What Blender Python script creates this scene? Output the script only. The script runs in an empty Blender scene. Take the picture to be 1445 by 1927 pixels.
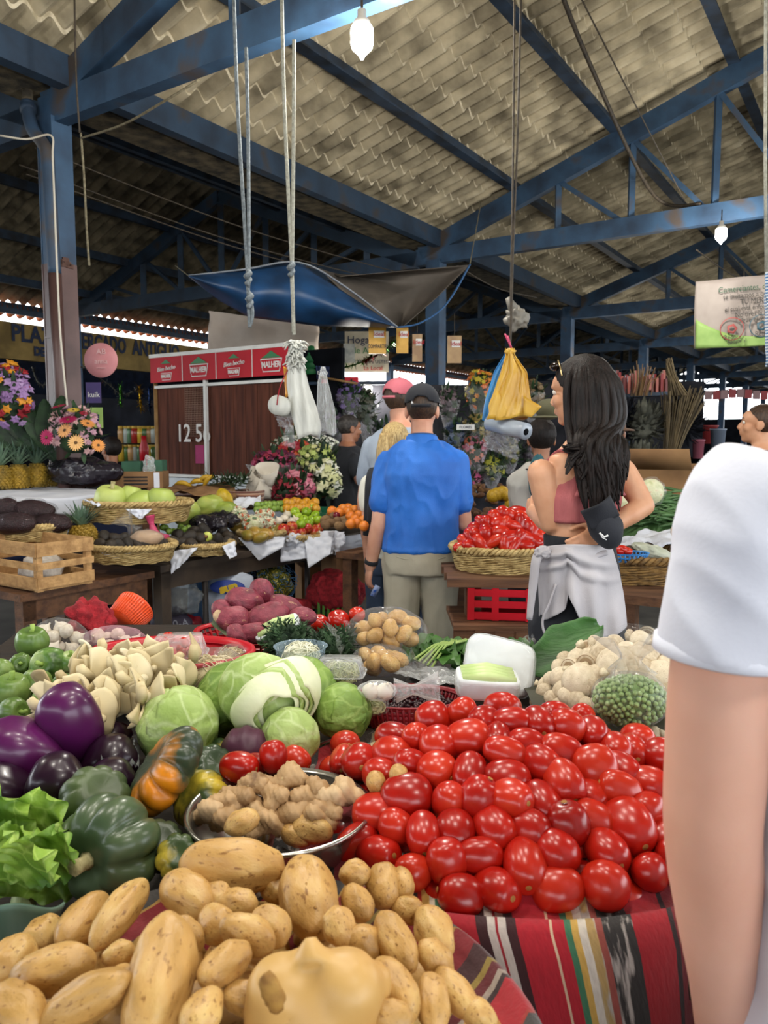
import bpy, bmesh, math, random
import numpy as np
from mathutils import Vector, Matrix, noise as mnoise
random.seed(7)
C=bpy.context.scene.collection
FPX, CX, CY, HZ, EYE=1448.0, 722.5, 963.5, 830.0, 1.5
PITCH=math.atan((CY-HZ)/FPX)
V=Vector
def ray(px, py):
 x, y=(px-CX)/FPX, (CY-py)/FPX
 cp, sp=math.cos(PITCH), math.sin(PITCH)
 return V((x, cp+y*sp, -sp+y*cp))
def at(px, py, Y):
 """point seen at a pixel at distance Y in front of the camera"""
 d=ray(px, py)
 return V((0, 0, EYE))+d*(Y/d.y)
def atz(px, py, z):
 d=ray(px, py)
 return V((0, 0, EYE))+d*((z-EYE)/d.z)
def on(px, py, fn, y0=.3, y1=6.0, n=600):
 """first point along the sight line that meets the height field fn(x, y)"""
 d=ray(px, py)
 for i in range(n):
  Y=y0+(y1-y0)*i/n
  p=V((0, 0, EYE))+d*(Y/d.y)
  if p.z<=fn(p.x, p.y):
   return p
 return p
def ppm(Y):
 return FPX/Y
TH=math.atan(950/FPX)
US, UW=V((math.sin(TH), math.cos(TH), 0)), V((math.cos(TH), -math.sin(TH), 0))
def B(s, w, z=0.0):
 return US*s+UW*(w-4.9)+V((0, 0, z))
_mats={}
def lin(c):
 return tuple(((v/12.92)if v<=.04045 else((v+.055)/1.055)**2.4)for v in c)
def hexc(h):
 return lin([int(h[i:i+2], 16)/255 for i in(0, 2, 4)])
def mat(name, c1, c2=None, rough=.55, scale=8.0, bump=0.0, bscale=None, metal=0.0, spec=.5, stretch=(1, 1, 1), trans=0.0, alpha=1.0, sss=0.0, c3=None, detail=4.0, coat=0.0, emit=None, estr=0.0, ior=1.45, pos=(.35, .65), sheen=0.0, coords='Object'):
 if name in _mats:
  return _mats[name]
 m=bpy.data.materials.new(name)
 m.use_nodes=True
 nt=m.node_tree
 b=nt.nodes['Principled BSDF']
 c1=hexc(c1)if isinstance(c1, str)else c1
 b.inputs['Base Color'].default_value=(*c1, 1)
 b.inputs['Roughness'].default_value=rough
 b.inputs['Metallic'].default_value=metal
 b.inputs['Specular IOR Level'].default_value=spec
 b.inputs['IOR'].default_value=ior
 b.inputs['Transmission Weight'].default_value=trans
 b.inputs['Alpha'].default_value=alpha
 b.inputs['Coat Weight'].default_value=coat
 b.inputs['Coat Roughness'].default_value=.08
 if sss:
  b.inputs['Subsurface Weight'].default_value=sss
  b.inputs['Subsurface Radius'].default_value=(.02, .008, .004)
 if sheen:
  b.inputs['Sheen Weight'].default_value=sheen
 if emit:
  b.inputs['Emission Color'].default_value=(*(hexc(emit)if isinstance(emit, str)else emit), 1)
  b.inputs['Emission Strength'].default_value=estr
 if c2 is not None or bump:
  tc=nt.nodes.new('ShaderNodeTexCoord')
  mp=nt.nodes.new('ShaderNodeMapping')
  mp.inputs['Scale'].default_value=stretch
  nt.links.new(tc.outputs[coords], mp.inputs['Vector'])
 if c2 is not None:
  c2=hexc(c2)if isinstance(c2, str)else c2
  n=nt.nodes.new('ShaderNodeTexNoise')
  n.inputs['Scale'].default_value=scale
  n.inputs['Detail'].default_value=detail
  nt.links.new(mp.outputs[0], n.inputs['Vector'])
  r=nt.nodes.new('ShaderNodeValToRGB')
  r.color_ramp.elements[0].position, r.color_ramp.elements[1].position=pos
  r.color_ramp.elements[0].color=(*c1, 1)
  r.color_ramp.elements[1].color=(*c2, 1)
  if c3 is not None:
   c3=hexc(c3)if isinstance(c3, str)else c3
   e=r.color_ramp.elements.new(min(.98, pos[1]+.14))
   e.color=(*c3, 1)
  nt.links.new(n.outputs[0], r.inputs[0])
  nt.links.new(r.outputs[0], b.inputs['Base Color'])
 if bump:
  n2=nt.nodes.new('ShaderNodeTexNoise')
  n2 .inputs['Scale'].default_value=bscale or scale*4
  n2 .inputs['Detail'].default_value=3
  nt.links.new(mp.outputs[0], n2 .inputs['Vector'])
  bp=nt.nodes.new('ShaderNodeBump')
  bp.inputs['Strength'].default_value=bump
  bp.inputs['Distance'].default_value=.01
  nt.links.new(n2 .outputs[0], bp.inputs['Height'])
  nt.links.new(bp.outputs[0], b.inputs['Normal'])
 _mats[name]=m
 return m
def film(name, tint='ffffff', op=.25, rough=.12):
 """thin clear plastic: mostly see-through with glossy creases"""
 if name in _mats:
  return _mats[name]
 m=bpy.data.materials.new(name);m.use_nodes=True
 nt=m.node_tree;nt.nodes.clear()
 o=nt.nodes.new('ShaderNodeOutputMaterial');mix=nt.nodes.new('ShaderNodeMixShader')
 t=nt.nodes.new('ShaderNodeBsdfTransparent');p=nt.nodes.new('ShaderNodeBsdfPrincipled')
 p.inputs['Base Color'].default_value=(*hexc(tint), 1);p.inputs['Roughness'].default_value=rough
 p.inputs['Specular IOR Level'].default_value=.8
 lw=nt.nodes.new('ShaderNodeLayerWeight');lw.inputs['Blend'].default_value=.35
 ma=nt.nodes.new('ShaderNodeMath');ma.operation='MULTIPLY_ADD'
 ma.inputs[1].default_value=.34;ma.inputs[2].default_value=op
 nt.links.new(lw.outputs['Facing'], ma.inputs[0]);nt.links.new(ma.outputs[0], mix.inputs[0])
 tc=nt.nodes.new('ShaderNodeTexCoord');n2=nt.nodes.new('ShaderNodeTexNoise');n2 .inputs['Scale'].default_value=28
 nt.links.new(tc.outputs['Object'], n2 .inputs['Vector'])
 bp=nt.nodes.new('ShaderNodeBump');bp.inputs['Strength'].default_value=.7;bp.inputs['Distance'].default_value=.02
 nt.links.new(n2 .outputs[0], bp.inputs['Height']);nt.links.new(bp.outputs[0], p.inputs['Normal'])
 nt.links.new(t.outputs[0], mix.inputs[1]);nt.links.new(p.outputs[0], mix.inputs[2]);nt.links.new(mix.outputs[0], o.inputs[0])
 _mats[name]=m
 return m
def stripes(name, stops, period, axis=0, rough=.85, bump=.4, uv=True, wob=0.0, ikat=()):
 """woven stripes: stops = [(width, hex), ...] repeated"""
 if name in _mats:
  return _mats[name]
 m=bpy.data.materials.new(name);m.use_nodes=True
 nt=m.node_tree;b=nt.nodes['Principled BSDF'];b.inputs['Roughness'].default_value=rough
 b.inputs['Sheen Weight'].default_value=.2
 tc=nt.nodes.new('ShaderNodeTexCoord');sp=nt.nodes.new('ShaderNodeSeparateXYZ')
 nt.links.new(tc.outputs['UV' if uv else 'Object'], sp.inputs[0])
 mu=nt.nodes.new('ShaderNodeMath');mu.operation='MULTIPLY';mu.inputs[1].default_value=1/period
 nt.links.new(sp.outputs[axis], mu.inputs[0])
 src=mu.outputs[0]
 if wob:
  nz=nt.nodes.new('ShaderNodeTexNoise');nz.inputs['Scale'].default_value=30
  nt.links.new(tc.outputs['UV' if uv else 'Object'], nz.inputs['Vector'])
  ad=nt.nodes.new('ShaderNodeMath');ad.operation='MULTIPLY_ADD';ad.inputs[1].default_value=wob
  nt.links.new(nz.outputs[0], ad.inputs[0]);nt.links.new(src, ad.inputs[2]);src=ad.outputs[0]
 fr=nt.nodes.new('ShaderNodeMath');fr.operation='FRACT'
 nt.links.new(src, fr.inputs[0])
 r=nt.nodes.new('ShaderNodeValToRGB');r.color_ramp.interpolation='CONSTANT'
 tot=sum(w for w, _ in stops);x=0
 for i, (w, h)in enumerate(stops[:31]):
  if i<2:
   e=r.color_ramp.elements[i];e.position=x/tot if i else 0
  else:
   e=r.color_ramp.elements.new(x/tot)
  e.color=(*hexc(h), 1);x+=w
 nt.links.new(fr.outputs[0], r.inputs[0])
 nz2=nt.nodes.new('ShaderNodeTexNoise');nz2 .inputs['Scale'].default_value=160
 nt.links.new(tc.outputs['UV' if uv else 'Object'], nz2 .inputs['Vector'])
 mx=nt.nodes.new('ShaderNodeMixRGB');mx.blend_type='MULTIPLY';mx.inputs[0].default_value=.35
 col=r.outputs[0]
 if ikat:
  r2=nt.nodes.new('ShaderNodeValToRGB');r2 .color_ramp.interpolation='CONSTANT';x=0
  for i, (w, h)in enumerate(stops[:31]):
   e=r2 .color_ramp.elements[i]if i<2 else r2 .color_ramp.elements.new(x/tot)
   e.position=x/tot if i else 0
   g=1.0 if h in ikat else 0.0;e.color=(g, g, g, 1);x+=w
  nt.links.new(fr.outputs[0], r2 .inputs[0])
  mp=nt.nodes.new('ShaderNodeMapping');mp.inputs['Scale'].default_value=(60, 24, 1);nt.links.new(tc.outputs['UV' if uv else 'Object'], mp.inputs['Vector'])
  n4=nt.nodes.new('ShaderNodeTexNoise');n4 .inputs['Scale'].default_value=1;n4 .inputs['Detail'].default_value=6;nt.links.new(mp.outputs[0], n4 .inputs['Vector'])
  m4=nt.nodes.new('ShaderNodeMapRange');m4 .inputs[1].default_value=.52;m4 .inputs[2].default_value=.58;nt.links.new(n4 .outputs[0], m4 .inputs[0])
  mm=nt.nodes.new('ShaderNodeMath');mm.operation='MULTIPLY';nt.links.new(m4 .outputs[0], mm.inputs[0]);nt.links.new(r2 .outputs[0], mm.inputs[1])
  mi=nt.nodes.new('ShaderNodeMixRGB');mi.inputs[2].default_value=(*hexc('b8b0a8'), 1);nt.links.new(mm.outputs[0], mi.inputs[0]);nt.links.new(col, mi.inputs[1]);col=mi.outputs[0]
 nt.links.new(col, mx.inputs[1]);nt.links.new(nz2 .outputs[0], mx.inputs[2])
 nt.links.new(mx.outputs[0], b.inputs['Base Color'])
 bp=nt.nodes.new('ShaderNodeBump');bp.inputs['Strength'].default_value=bump;bp.inputs['Distance'].default_value=.003
 nt.links.new(nz2 .outputs[0], bp.inputs['Height']);nt.links.new(bp.outputs[0], b.inputs['Normal'])
 _mats[name]=m
 return m
def tag(o, label=None, cat=None, group=None, kind=None):
 if label:o['label']=label
 if cat:o['category']=cat
 if group:o['group']=group
 if kind:o['kind']=kind
 return o
def thing(name, label, cat, loc=(0, 0, 0), rz=0.0, group=None):
 o=bpy.data.objects.new(name, None);C.objects.link(o)
 o.location=loc;o.rotation_euler=(0, 0, rz);o.empty_display_size=.05
 return tag(o, label, cat, group)
def mesh(name, bm, m, smooth=True):
 me=bpy.data.meshes.new(name)
 bmesh.ops.recalc_face_normals(bm, faces=bm.faces)
 bm.to_mesh(me);bm.free()
 for mm in(m if isinstance(m, (list, tuple))else[m]):
  me.materials.append(mm)
 if smooth:
  me.polygons.foreach_set('use_smooth', [True]*len(me.polygons))
 return me
def link(name, me, parent=None, world=True):
 o=bpy.data.objects.new(name, me);C.objects.link(o)
 if parent:
  o.parent=parent
  if world:
   o.matrix_parent_inverse=world_matrix(parent).inverted()
 return o
def world_matrix(o):
 m=Matrix.LocRotScale(o.location, o.rotation_euler, o.scale)
 if o.parent:
  m=world_matrix(o.parent)@o.matrix_parent_inverse@m
 return m
def obj(name, bm, m, parent=None, smooth=True, world=True):
 """one mesh object; geometry in world space unless world=False"""
 return link(name, mesh(name, bm, m, smooth), parent, world)
def solo(name, bm, m, label, cat, group=None, smooth=True):
 """top-level single-mesh thing with its origin at its base"""
 lo=[1e9]*3;hi=[-1e9]*3
 for v in bm.verts:
  for i in range(3):
   lo[i]=min(lo[i], v.co[i]);hi[i]=max(hi[i], v.co[i])
 c=V(((lo[0]+hi[0])/2, (lo[1]+hi[1])/2, lo[2]))
 bmesh.ops.translate(bm, verts=bm.verts, vec=-c)
 o=obj(name, bm, m, None, smooth);o.location=c
 return tag(o, label, cat, group)
def struct(name, bm, m, smooth=False):
 o=obj(name, bm, m, None, smooth);o['kind']='structure'
 return o
def copy_tree(o, parent=None):
 c=o.copy();C.objects.link(c)
 if parent:
  c.parent=parent;c.matrix_parent_inverse=o.matrix_parent_inverse.copy()
 for ch in list(o.children):
  copy_tree(ch, c)
 return c
def nb():
 return bmesh.new()
def box(bm, c, size, rz=0.0, M=None, mi=0):
 r=bmesh.ops.create_cube(bm, size=1.0)
 m=Matrix.Translation(c)@(M if M is not None else Matrix.Rotation(rz, 4, 'Z'))@Matrix.Diagonal((*size, 1))
 bmesh.ops.transform(bm, matrix=m, verts=r['verts'])
 if mi:
  for f in{f for v in r['verts']for f in v.link_faces}:f.material_index=mi
 return r['verts']
def bar(bm, a, b, w, h, up=V((0, 0, 1))):
 """square beam from a to b, w wide and h high"""
 a, b=V(a), V(b);d=(b-a).normalized()
 x=d.cross(up)
 if x.length<1e-4:x=d.cross(V((1, 0, 0)))
 x.normalize();y=x.cross(d).normalized()
 vs=[]
 for p in(a, b):
  for sx, sy in((-1, -1), (1, -1), (1, 1), (-1, 1)):
   vs.append(bm.verts.new(p+x*sx*w/2+y*sy*h/2))
 for i in range(4):
  j=(i+1)%4
  bm.faces.new((vs[i], vs[j], vs[4+j], vs[4+i]))
 bm.faces.new(vs[3::-1]);bm.faces.new(vs[4:])
 return vs
def rings(bm, rs, caps=True, close=False, mi=0):
 """skin a list of rings (each a list of points)"""
 vv=[[bm.verts.new(p)for p in r]for r in rs]
 n=len(vv[0])
 seq=list(range(len(vv)-1))+([len(vv)-1]if close else[])
 for i in seq:
  a, b=vv[i], vv[(i+1)%len(vv)]
  for k in range(n):
   f=bm.faces.new((a[k], a[(k+1)%n], b[(k+1)%n], b[k]));f.material_index=mi
 if caps and not close:
  f=bm.faces.new(vv[0][::-1]);f.material_index=mi
  f=bm.faces.new(vv[-1]);f.material_index=mi
 return vv
def tube(bm, pts, rad, n=8, caps=True, flat=1.0, mi=0):
 pts=[V(p)for p in pts]
 if not isinstance(rad, (list, tuple)):rad=[rad]*len(pts)
 rs=[];prev=None
 for i, p in enumerate(pts):
  d=(pts[min(i+1, len(pts)-1)]-pts[max(i-1, 0)])
  d=d.normalized()if d.length>1e-9 else V((0, 0, 1))
  if prev is None:
   x=d.cross(V((0, 0, 1)))
   if x.length<.05:x=d.cross(V((0, 1, 0)))
  else:
   x=prev-d*prev.dot(d)
  x.normalize();prev=x;y=d.cross(x)
  rs.append([p+(x*math.cos(t)+y*math.sin(t)*flat)*max(rad[i], 1e-4)for t in[2*math.pi*k/n for k in range(n)]])
 return rings(bm, rs, caps, mi=mi)
def smooth_path(pts, k=6):
 """Catmull-Rom through the points"""
 P=[V(p)for p in pts];out=[]
 for i in range(len(P)-1):
  p0, p1, p2, p3=P[max(i-1, 0)], P[i], P[i+1], P[min(i+2, len(P)-1)]
  for j in range(k):
   t=j/k
   out.append(.5*((2*p1)+(p2-p0)*t+(2*p0-5*p1+4*p2-p3)*t*t+(3*p1-p0-3*p2+p3)*t**3))
 out.append(P[-1])
 return out
def lerp_list(vals, n):
 return list(np.interp(np.linspace(0, len(vals)-1, n), range(len(vals)), vals))
def lathe(bm, c, prof, n=24, M=None, fn=None, caps=True, mi=0):
 """profile [(r, z), ...] turned about z; fn(angle, r, z) -> radius factor"""
 rs=[]
 for r, z in prof:
  ring=[]
  for k in range(n):
   t=2*math.pi*k/n
   q=r*(fn(t, r, z)if fn else 1)
   p=V((q*math.cos(t), q*math.sin(t), z))
   ring.append((M@p if M is not None else p)+V(c))
  rs.append(ring)
 return rings(bm, rs, caps, mi=mi)
def ball(bm, c, r, M=None, sub=3, nz=0.0, nf=6.0, seed=0.0, mi=0):
 """ellipsoid of radii r (tuple), optional lumpy noise"""
 r=r if isinstance(r, (tuple, list, Vector))else(r, r, r)
 g=bmesh.ops.create_icosphere(bm, subdivisions=sub, radius=1.0)
 for v in g['verts']:
  p=v.co.copy()
  k=1+(nz*mnoise.noise(p*nf+V((seed, seed*1.7, 3.1)))if nz else 0)
  p=V((p.x*r[0], p.y*r[1], p.z*r[2]))*k
  v.co=(M@p if M is not None else p)+V(c)
 if mi:
  for f in{f for v in g['verts']for f in v.link_faces}:f.material_index=mi
 return g['verts']
def grid(bm, nu, nv, fn, uvfn=None, mi=0):
 """surface fn(u, v) for u, v in 0..1"""
 vs=[[bm.verts.new(fn(i/nu, j/nv))for j in range(nv+1)]for i in range(nu+1)]
 uvl=bm.loops.layers.uv.verify()if uvfn else None
 for i in range(nu):
  for j in range(nv):
   f=bm.faces.new((vs[i][j], vs[i+1][j], vs[i+1][j+1], vs[i][j+1]));f.material_index=mi
   if uvl:
    for l, (a, b)in zip(f.loops, ((i, j), (i+1, j), (i+1, j+1), (i, j+1))):
     l[uvl].uv=uvfn(a/nu, b/nv)
 return vs
def thicken(bm, t):
 bmesh.ops.recalc_face_normals(bm, faces=bm.faces)
 bmesh.ops.solidify(bm, geom=bm.faces[:], thickness=t)
def frame(z, x=None):
 """rotation whose z axis is z"""
 z=V(z).normalized()
 x=V(x)if x is not None else(V((1, 0, 0))if abs(z.x)<.9 else V((0, 1, 0)))
 x=(x-z*x.dot(z)).normalized();y=z.cross(x)
 return Matrix((x, y, z)).transposed().to_4x4()
def fuse(bm, voxel=.008, smooth=6, disp=None):
 """melt overlapping closed shapes into one continuous skin"""
 me=bpy.data.meshes.new('tmp');bmesh.ops.recalc_face_normals(bm, faces=bm.faces);bm.to_mesh(me);bm.free()
 o=bpy.data.objects.new('tmp', me);C.objects.link(o)
 r=o.modifiers.new('r', 'REMESH');r.mode='VOXEL';r.voxel_size=voxel
 if smooth:
  s=o.modifiers.new('s', 'SMOOTH');s.factor=.5;s.iterations=smooth
 dg=bpy.context.evaluated_depsgraph_get()
 ev=o.evaluated_get(dg)
 out=bmesh.new();out.from_mesh(ev.to_mesh())
 bpy.data.objects.remove(o);bpy.data.meshes.remove(me)
 if disp:
  out.normal_update()
  for v in out.verts:v.co+=v.normal*disp(v.co)
 return out
def text(body, loc, size, M, m, parent, name='lettering', ext=.002, align='CENTER', sx=1.0, bold=0.0, shear=0.0):
 cu=bpy.data.curves.new(name, 'FONT');cu.body=body;cu.size=size;cu.extrude=ext
 cu.align_x=align;cu.align_y='CENTER';cu.offset=bold;cu.shear=shear;cu.resolution_u=3
 cu.materials.append(m)
 o=bpy.data.objects.new('tmp', cu);C.objects.link(o)
 me=bpy.data.meshes.new_from_object(o.evaluated_get(bpy.context.evaluated_depsgraph_get()))
 me.transform(Matrix.Translation(loc)@M@Matrix.Diagonal((sx, 1, 1, 1)))
 bpy.data.objects.remove(o)
 return link(name, me, parent)
def facing(xdir, up=V((0, 0, 1))):
 """text plane whose reading direction is xdir"""
 x=V(xdir).normalized();y=(up-x*up.dot(x)).normalized();z=x.cross(y)
 return Matrix((x, y, z)).transposed().to_4x4()
def rnd(a, b):
 return random.uniform(a, b)
def wobble(p, f, a, s=0.0):
 return mnoise.noise(V(p)*f+V((s, s, s)))*a
EXPOSURE, SKY, BULB, STALLBULB=0.5, 4.6, 95, 13
sc=bpy.context.scene
cam=bpy.data.cameras.new('camera');co=bpy.data.objects.new('camera', cam);C.objects.link(co)
co.location=(0, 0, EYE);co.rotation_euler=(math.pi/2-PITCH, 0, 0)
cam.sensor_fit='VERTICAL';cam.sensor_height=36.0;cam.lens=FPX/1927*36.0
cam.clip_start=.05;cam.clip_end=300
cam.dof.use_dof=True;cam.dof.focus_distance=1.75;cam.dof.aperture_fstop=9.0
sc.camera=co
sc.view_settings.view_transform='Standard';sc.view_settings.look='None'
sc.view_settings.exposure=EXPOSURE;sc.view_settings.gamma=1.0
w=bpy.data.worlds.new('sky');sc.world=w;w.use_nodes=True
bg=w.node_tree.nodes['Background']
bg.inputs[0].default_value=(.90, .95, 1.0, 1);bg.inputs[1].default_value=SKY
sc.cycles.max_bounces=8;sc.cycles.diffuse_bounces=4;sc.cycles.glossy_bounces=4
sc.cycles.transparent_max_bounces=16;sc.cycles.transmission_bounces=4
sc.cycles.sample_clamp_indirect=4.0;sc.cycles.use_denoising=True
sc.cycles.caustics_reflective=False;sc.cycles.caustics_refractive=False
M_ROOF=mat('weathered_cement_sheet', '6a6251', 'cabea2', rough=.9, scale=3.0, bump=.35, bscale=22, c3='ddd3ba', detail=8, pos=(.3, .62), stretch=(1, 1, 1))
M_ROOF2=mat('sooty_cement_sheet', '4d483c', '968b74', rough=.9, scale=4.0, bump=.3, bscale=22, detail=8)
M_BLUE=mat('blue_painted_steel', '22344a', '33506e', rough=.55, scale=3.5, c3='4a423e', bump=.12, bscale=30, pos=(.3, .56))
M_BLUED=mat('dull_blue_steel', '1e2b3c', '2b4159', rough=.6, scale=3, c3='3f3833', bump=.1, pos=(.3, .56))
M_PURL=mat('dark_purlin_paint', '1b222c', '2b3e55', rough=.6, scale=5, c3='3b332a')
M_BROWN=mat('brown_column_paint', '46312e', '5a4340', rough=.42, scale=4, bump=.08)
M_FLOOR=mat('market_concrete', '3a3835', '55524d', rough=.8, scale=2.5, bump=.2)
M_GUT=mat('gutter_mortar', '2c2923', '6a604b', rough=.95, scale=9, bump=.6, detail=8)
M_GROUND=mat('sunlit_pavement', '9a958a', 'b8b2a5', rough=.9, scale=1)
M_RUST=mat('brown_rope_fibre', '57503f', '77705c', rough=.95, scale=60)
M_EDGE=mat('pale_edge_catchlight', 'b5aa90', 'e0d6bf', rough=.9, scale=20)  # bare cement lap edge, made paler: caught light put into the colour
bm=nb();vs=[bm.verts.new(B(s, ww, 0))for s, ww in((-12, -9.5), (42, -9.5), (42, 14), (-12, 14))];bm.faces.new(vs)
struct('floor', bm, M_FLOOR)
bm=nb();vs=[bm.verts.new(V((x, y, -.06)))for x, y in((-90, -90), (90, -90), (90, 120), (-90, 120))];bm.faces.new(vs)
struct('ground', bm, M_GROUND)
def corrugated(name, w0, z0, w1, z1, s0, s1, course, m, pitch=.177, amp=.036, flip=False):
 """courses of wavy sheets stepping up the slope; the waves run down it"""
 bm=nb()
 nC=max(1, round(abs(w1-w0)/course));per=10 if course<.4 else 6
 nS=int((s1-s0)/pitch*per)
 rows=[]
 step=.024
 for i in range(nC):
  for t, dz in((0, step if not flip else 0), (1, 0 if not flip else step)):
   f=(i+t)/nC
   rows.append((w0+(w1-w0)*f, z0+(z1-z0)*f+dz, i))
 vv=[]
 for(ww, z, i)in rows:
  r=[]
  ph=.0
  for k in range(nS+1):
   s=s0+k*pitch/per
   r.append(bm.verts.new(B(s, ww+.012*mnoise.noise(V((s*1.3, i*3.1, 0))), z+amp*math.cos(2*math.pi*k/per+ph)+.008*mnoise.noise(V((s*.8, i*1.7, 5))))))
  vv.append(r)
 for j, (a, b)in enumerate(zip(vv, vv[1:])):
  for k in range(nS):
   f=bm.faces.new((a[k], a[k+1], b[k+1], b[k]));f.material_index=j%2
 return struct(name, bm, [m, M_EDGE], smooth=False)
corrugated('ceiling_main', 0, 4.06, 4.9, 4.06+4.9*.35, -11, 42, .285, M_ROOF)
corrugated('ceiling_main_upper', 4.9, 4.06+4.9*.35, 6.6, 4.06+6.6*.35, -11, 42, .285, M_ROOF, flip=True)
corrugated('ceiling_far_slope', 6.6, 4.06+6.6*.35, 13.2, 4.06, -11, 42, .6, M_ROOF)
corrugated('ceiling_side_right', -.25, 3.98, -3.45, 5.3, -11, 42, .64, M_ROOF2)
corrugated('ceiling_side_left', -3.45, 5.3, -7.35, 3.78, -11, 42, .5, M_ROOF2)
bm=nb();bar(bm, B(-11, -.12, 3.93), B(42, -.12, 3.93), .34, .13);struct('trim_gutter', bm, M_GUT)
bm=nb();bar(bm, B(-11, .2, 3.93), B(42, .2, 3.93), .1, .2);struct('trim_valley_beam', bm, M_BLUED)
for i, ww in enumerate((1.17, 2.30, 3.43, 4.56, 5.7)):
 bm=nb();z=3.97+.35*ww
 bar(bm, B(-11, ww, z), B(42, ww, z), .06, .11);bar(bm, B(-11, ww+.04, z-.05), B(42, ww+.04, z-.05), .08, .015)
 struct('trim_purlin', bm, M_PURL)
for i, ww in enumerate((7.7, 9.0, 10.4, 11.8)):
 bm=nb();z=3.97+.35*(13.2-ww);bar(bm, B(-11, ww, z), B(42, ww, z), .06, .11);struct('trim_purlin', bm, M_PURL)
for ww in(-1.2, -2.3, -4.5, -5.5, -6.5, -7.2):
 bm=nb();z=5.18-.395*abs(ww+3.45)-.02;bar(bm, B(-11, ww, z), B(42, ww, z), .06, .12);struct('trim_purlin', bm, M_PURL)
def member(name, parent, a, b, wd, h, m=M_BLUE):
 bm=nb();bar(bm, a, b, wd, h)
 return obj(name, bm, m, parent, smooth=False)
def truss_main(s):
 t=thing('roof_truss', None, None, B(s, 0, 3.7));t['kind']='structure'
 member('bottom_chord', t, B(s, -.1, 3.74), B(s, 13.2, 3.74), .1, .19)
 member('top_chord', t, B(s, -.05, 3.80), B(s, 6.6, 3.80+.35*6.6), .1, .2)
 member('top_chord', t, B(s, 6.6, 3.80+.35*6.6), B(s, 13.2, 3.80), .1, .2)
 ws=[1.7, 2.5, 3.32, 4.15, 5.0, 5.8, 6.6]
 for k, ww in enumerate(ws):
  member('web_post', t, B(s, ww, 3.78), B(s, ww, 3.75+.35*ww), .05, .06)
  if k<len(ws)-1:
   member('web_diagonal', t, B(s, ww, 3.75+.35*ww), B(s, ws[k+1]-.08, 3.8), .045, .05)
  if ww<6.5:
   member('web_post', t, B(s, 13.2-ww, 3.78), B(s, 13.2-ww, 3.75+.35*ww), .05, .06)
   member('web_diagonal', t, B(s, 13.2-ww, 3.75+.35*ww), B(s, 13.2-ws[k+1]+.08, 3.8), .045, .05)
 return t
def truss_side(s):
 t=thing('roof_truss', None, None, B(s, -3.45, 3.7));t['kind']='structure'
 z0=3.72
 member('bottom_chord', t, B(s, -6.9, z0), B(s, -.1, z0), .1, .19, M_BLUED)
 member('top_chord', t, B(s, -6.9, z0), B(s, -3.45, 5.05), .1, .18, M_BLUED)
 member('top_chord', t, B(s, -3.45, 5.05), B(s, -.1, z0), .1, .18, M_BLUED)
 for k, f in enumerate((.25, .5, .75)):
  zt=z0+(5.05-z0)*f
  for sg in(-1, 1):
   ww=-3.45+sg*3.45*(1-f)
   member('web_post', t, B(s, ww, z0), B(s, ww, zt), .06, .08, M_BLUED)
   wn=-3.45+sg*3.45*(1-f-.25)if f<.75 else-3.45+sg*.05
   member('web_diagonal', t, B(s, ww, zt), B(s, wn, z0+.06), .045, .05, M_BLUED)
 member('web_post', t, B(s, -3.45, z0), B(s, -3.45, 5.0), .06, .08, M_BLUED)
 return t
S0, DS=3.35, 5.03
tm=truss_main(S0);ts=truss_side(S0+DS)
for k in range(-2, 8):
 if k:
  c=copy_tree(tm);c.location=tm.location+US*(DS*k)
 if k not in(1, ):
  c=copy_tree(ts);c.location=ts.location+US*(DS*(k-1))
def column(s, ww, zsplit=None, m=M_BLUE, wd=.15):
 t=thing('steel_column', None, None, B(s, ww, 0));t['kind']='structure'
 M=Matrix.Rotation(-TH, 4, 'Z')
 bm=nb();z0=zsplit or 0
 box(bm, B(s, ww, (z0+3.68)/2), (wd, wd, 3.68-z0), M=M)
 for sx in(-1, 1):box(bm, B(s, ww+sx*wd*.52, (z0+3.68)/2), (.012, wd*1.04, 3.68-z0), M=M)
 obj('shaft', bm, m, t, smooth=False)
 if zsplit:
  bm=nb();box(bm, B(s, ww, zsplit/2), (wd*1.02, wd*1.02, zsplit), M=M)
  for sx in(-1, 1):box(bm, B(s, ww+sx*wd*.53, zsplit/2), (.014, wd*1.06, zsplit), M=M)
  for zz in(1.75, 2.22):box(bm, B(s, ww, zz), (wd*1.1, wd*1.1, .012), M=M)
  o=obj('painted_base', bm, M_BROWN, t, smooth=False)
  bm=nb()
  for k in range(7):box(bm, B(s+rnd(-.07, .07), ww+.09, zsplit+rnd(-.02, .03)), (.008, .05, .03), M=M)
  obj('torn_edge', bm, mat('rust_flake', '4a2c20'), t, smooth=False)
 return t
column(S0, 0, 2.72)
for k in range(1, 8):
 column(S0+DS*k, 0 if k>1 else.16, wd=.17)
for k in range(0, 8):
 column(S0+DS*k, 13.2, wd=.17);column(S0+DS*k, -7.0, wd=.15)
for k in range(3, 8):column(S0+DS*k, 6.6, wd=.17, m=M_BLUED)
dp=thing('drainpipe', 'blue and brown drainpipe bending down from the roof gutter along the column', 'pipe', B(S0-.2, -.1, 0))
P=[at(52, 170, 5.45), at(52, 192, 5.45), at(55, 222, 5.43), at(64, 248, 5.4), at(82, 272, 5.38), at(90, 300, 5.37), at(97, 420, 5.36), at(103, 515, 5.36)]
bm=nb();tube(bm, P[:2], .034, 14);obj('inlet', bm, M_GUT, dp)
bm=nb();tube(bm, smooth_path(P[1:], 5), .043, 16);tube(bm, [at(52, 196, 5.45), at(53, 212, 5.45)], .052, 16);obj('elbow', bm, M_BLUED, dp)
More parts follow.
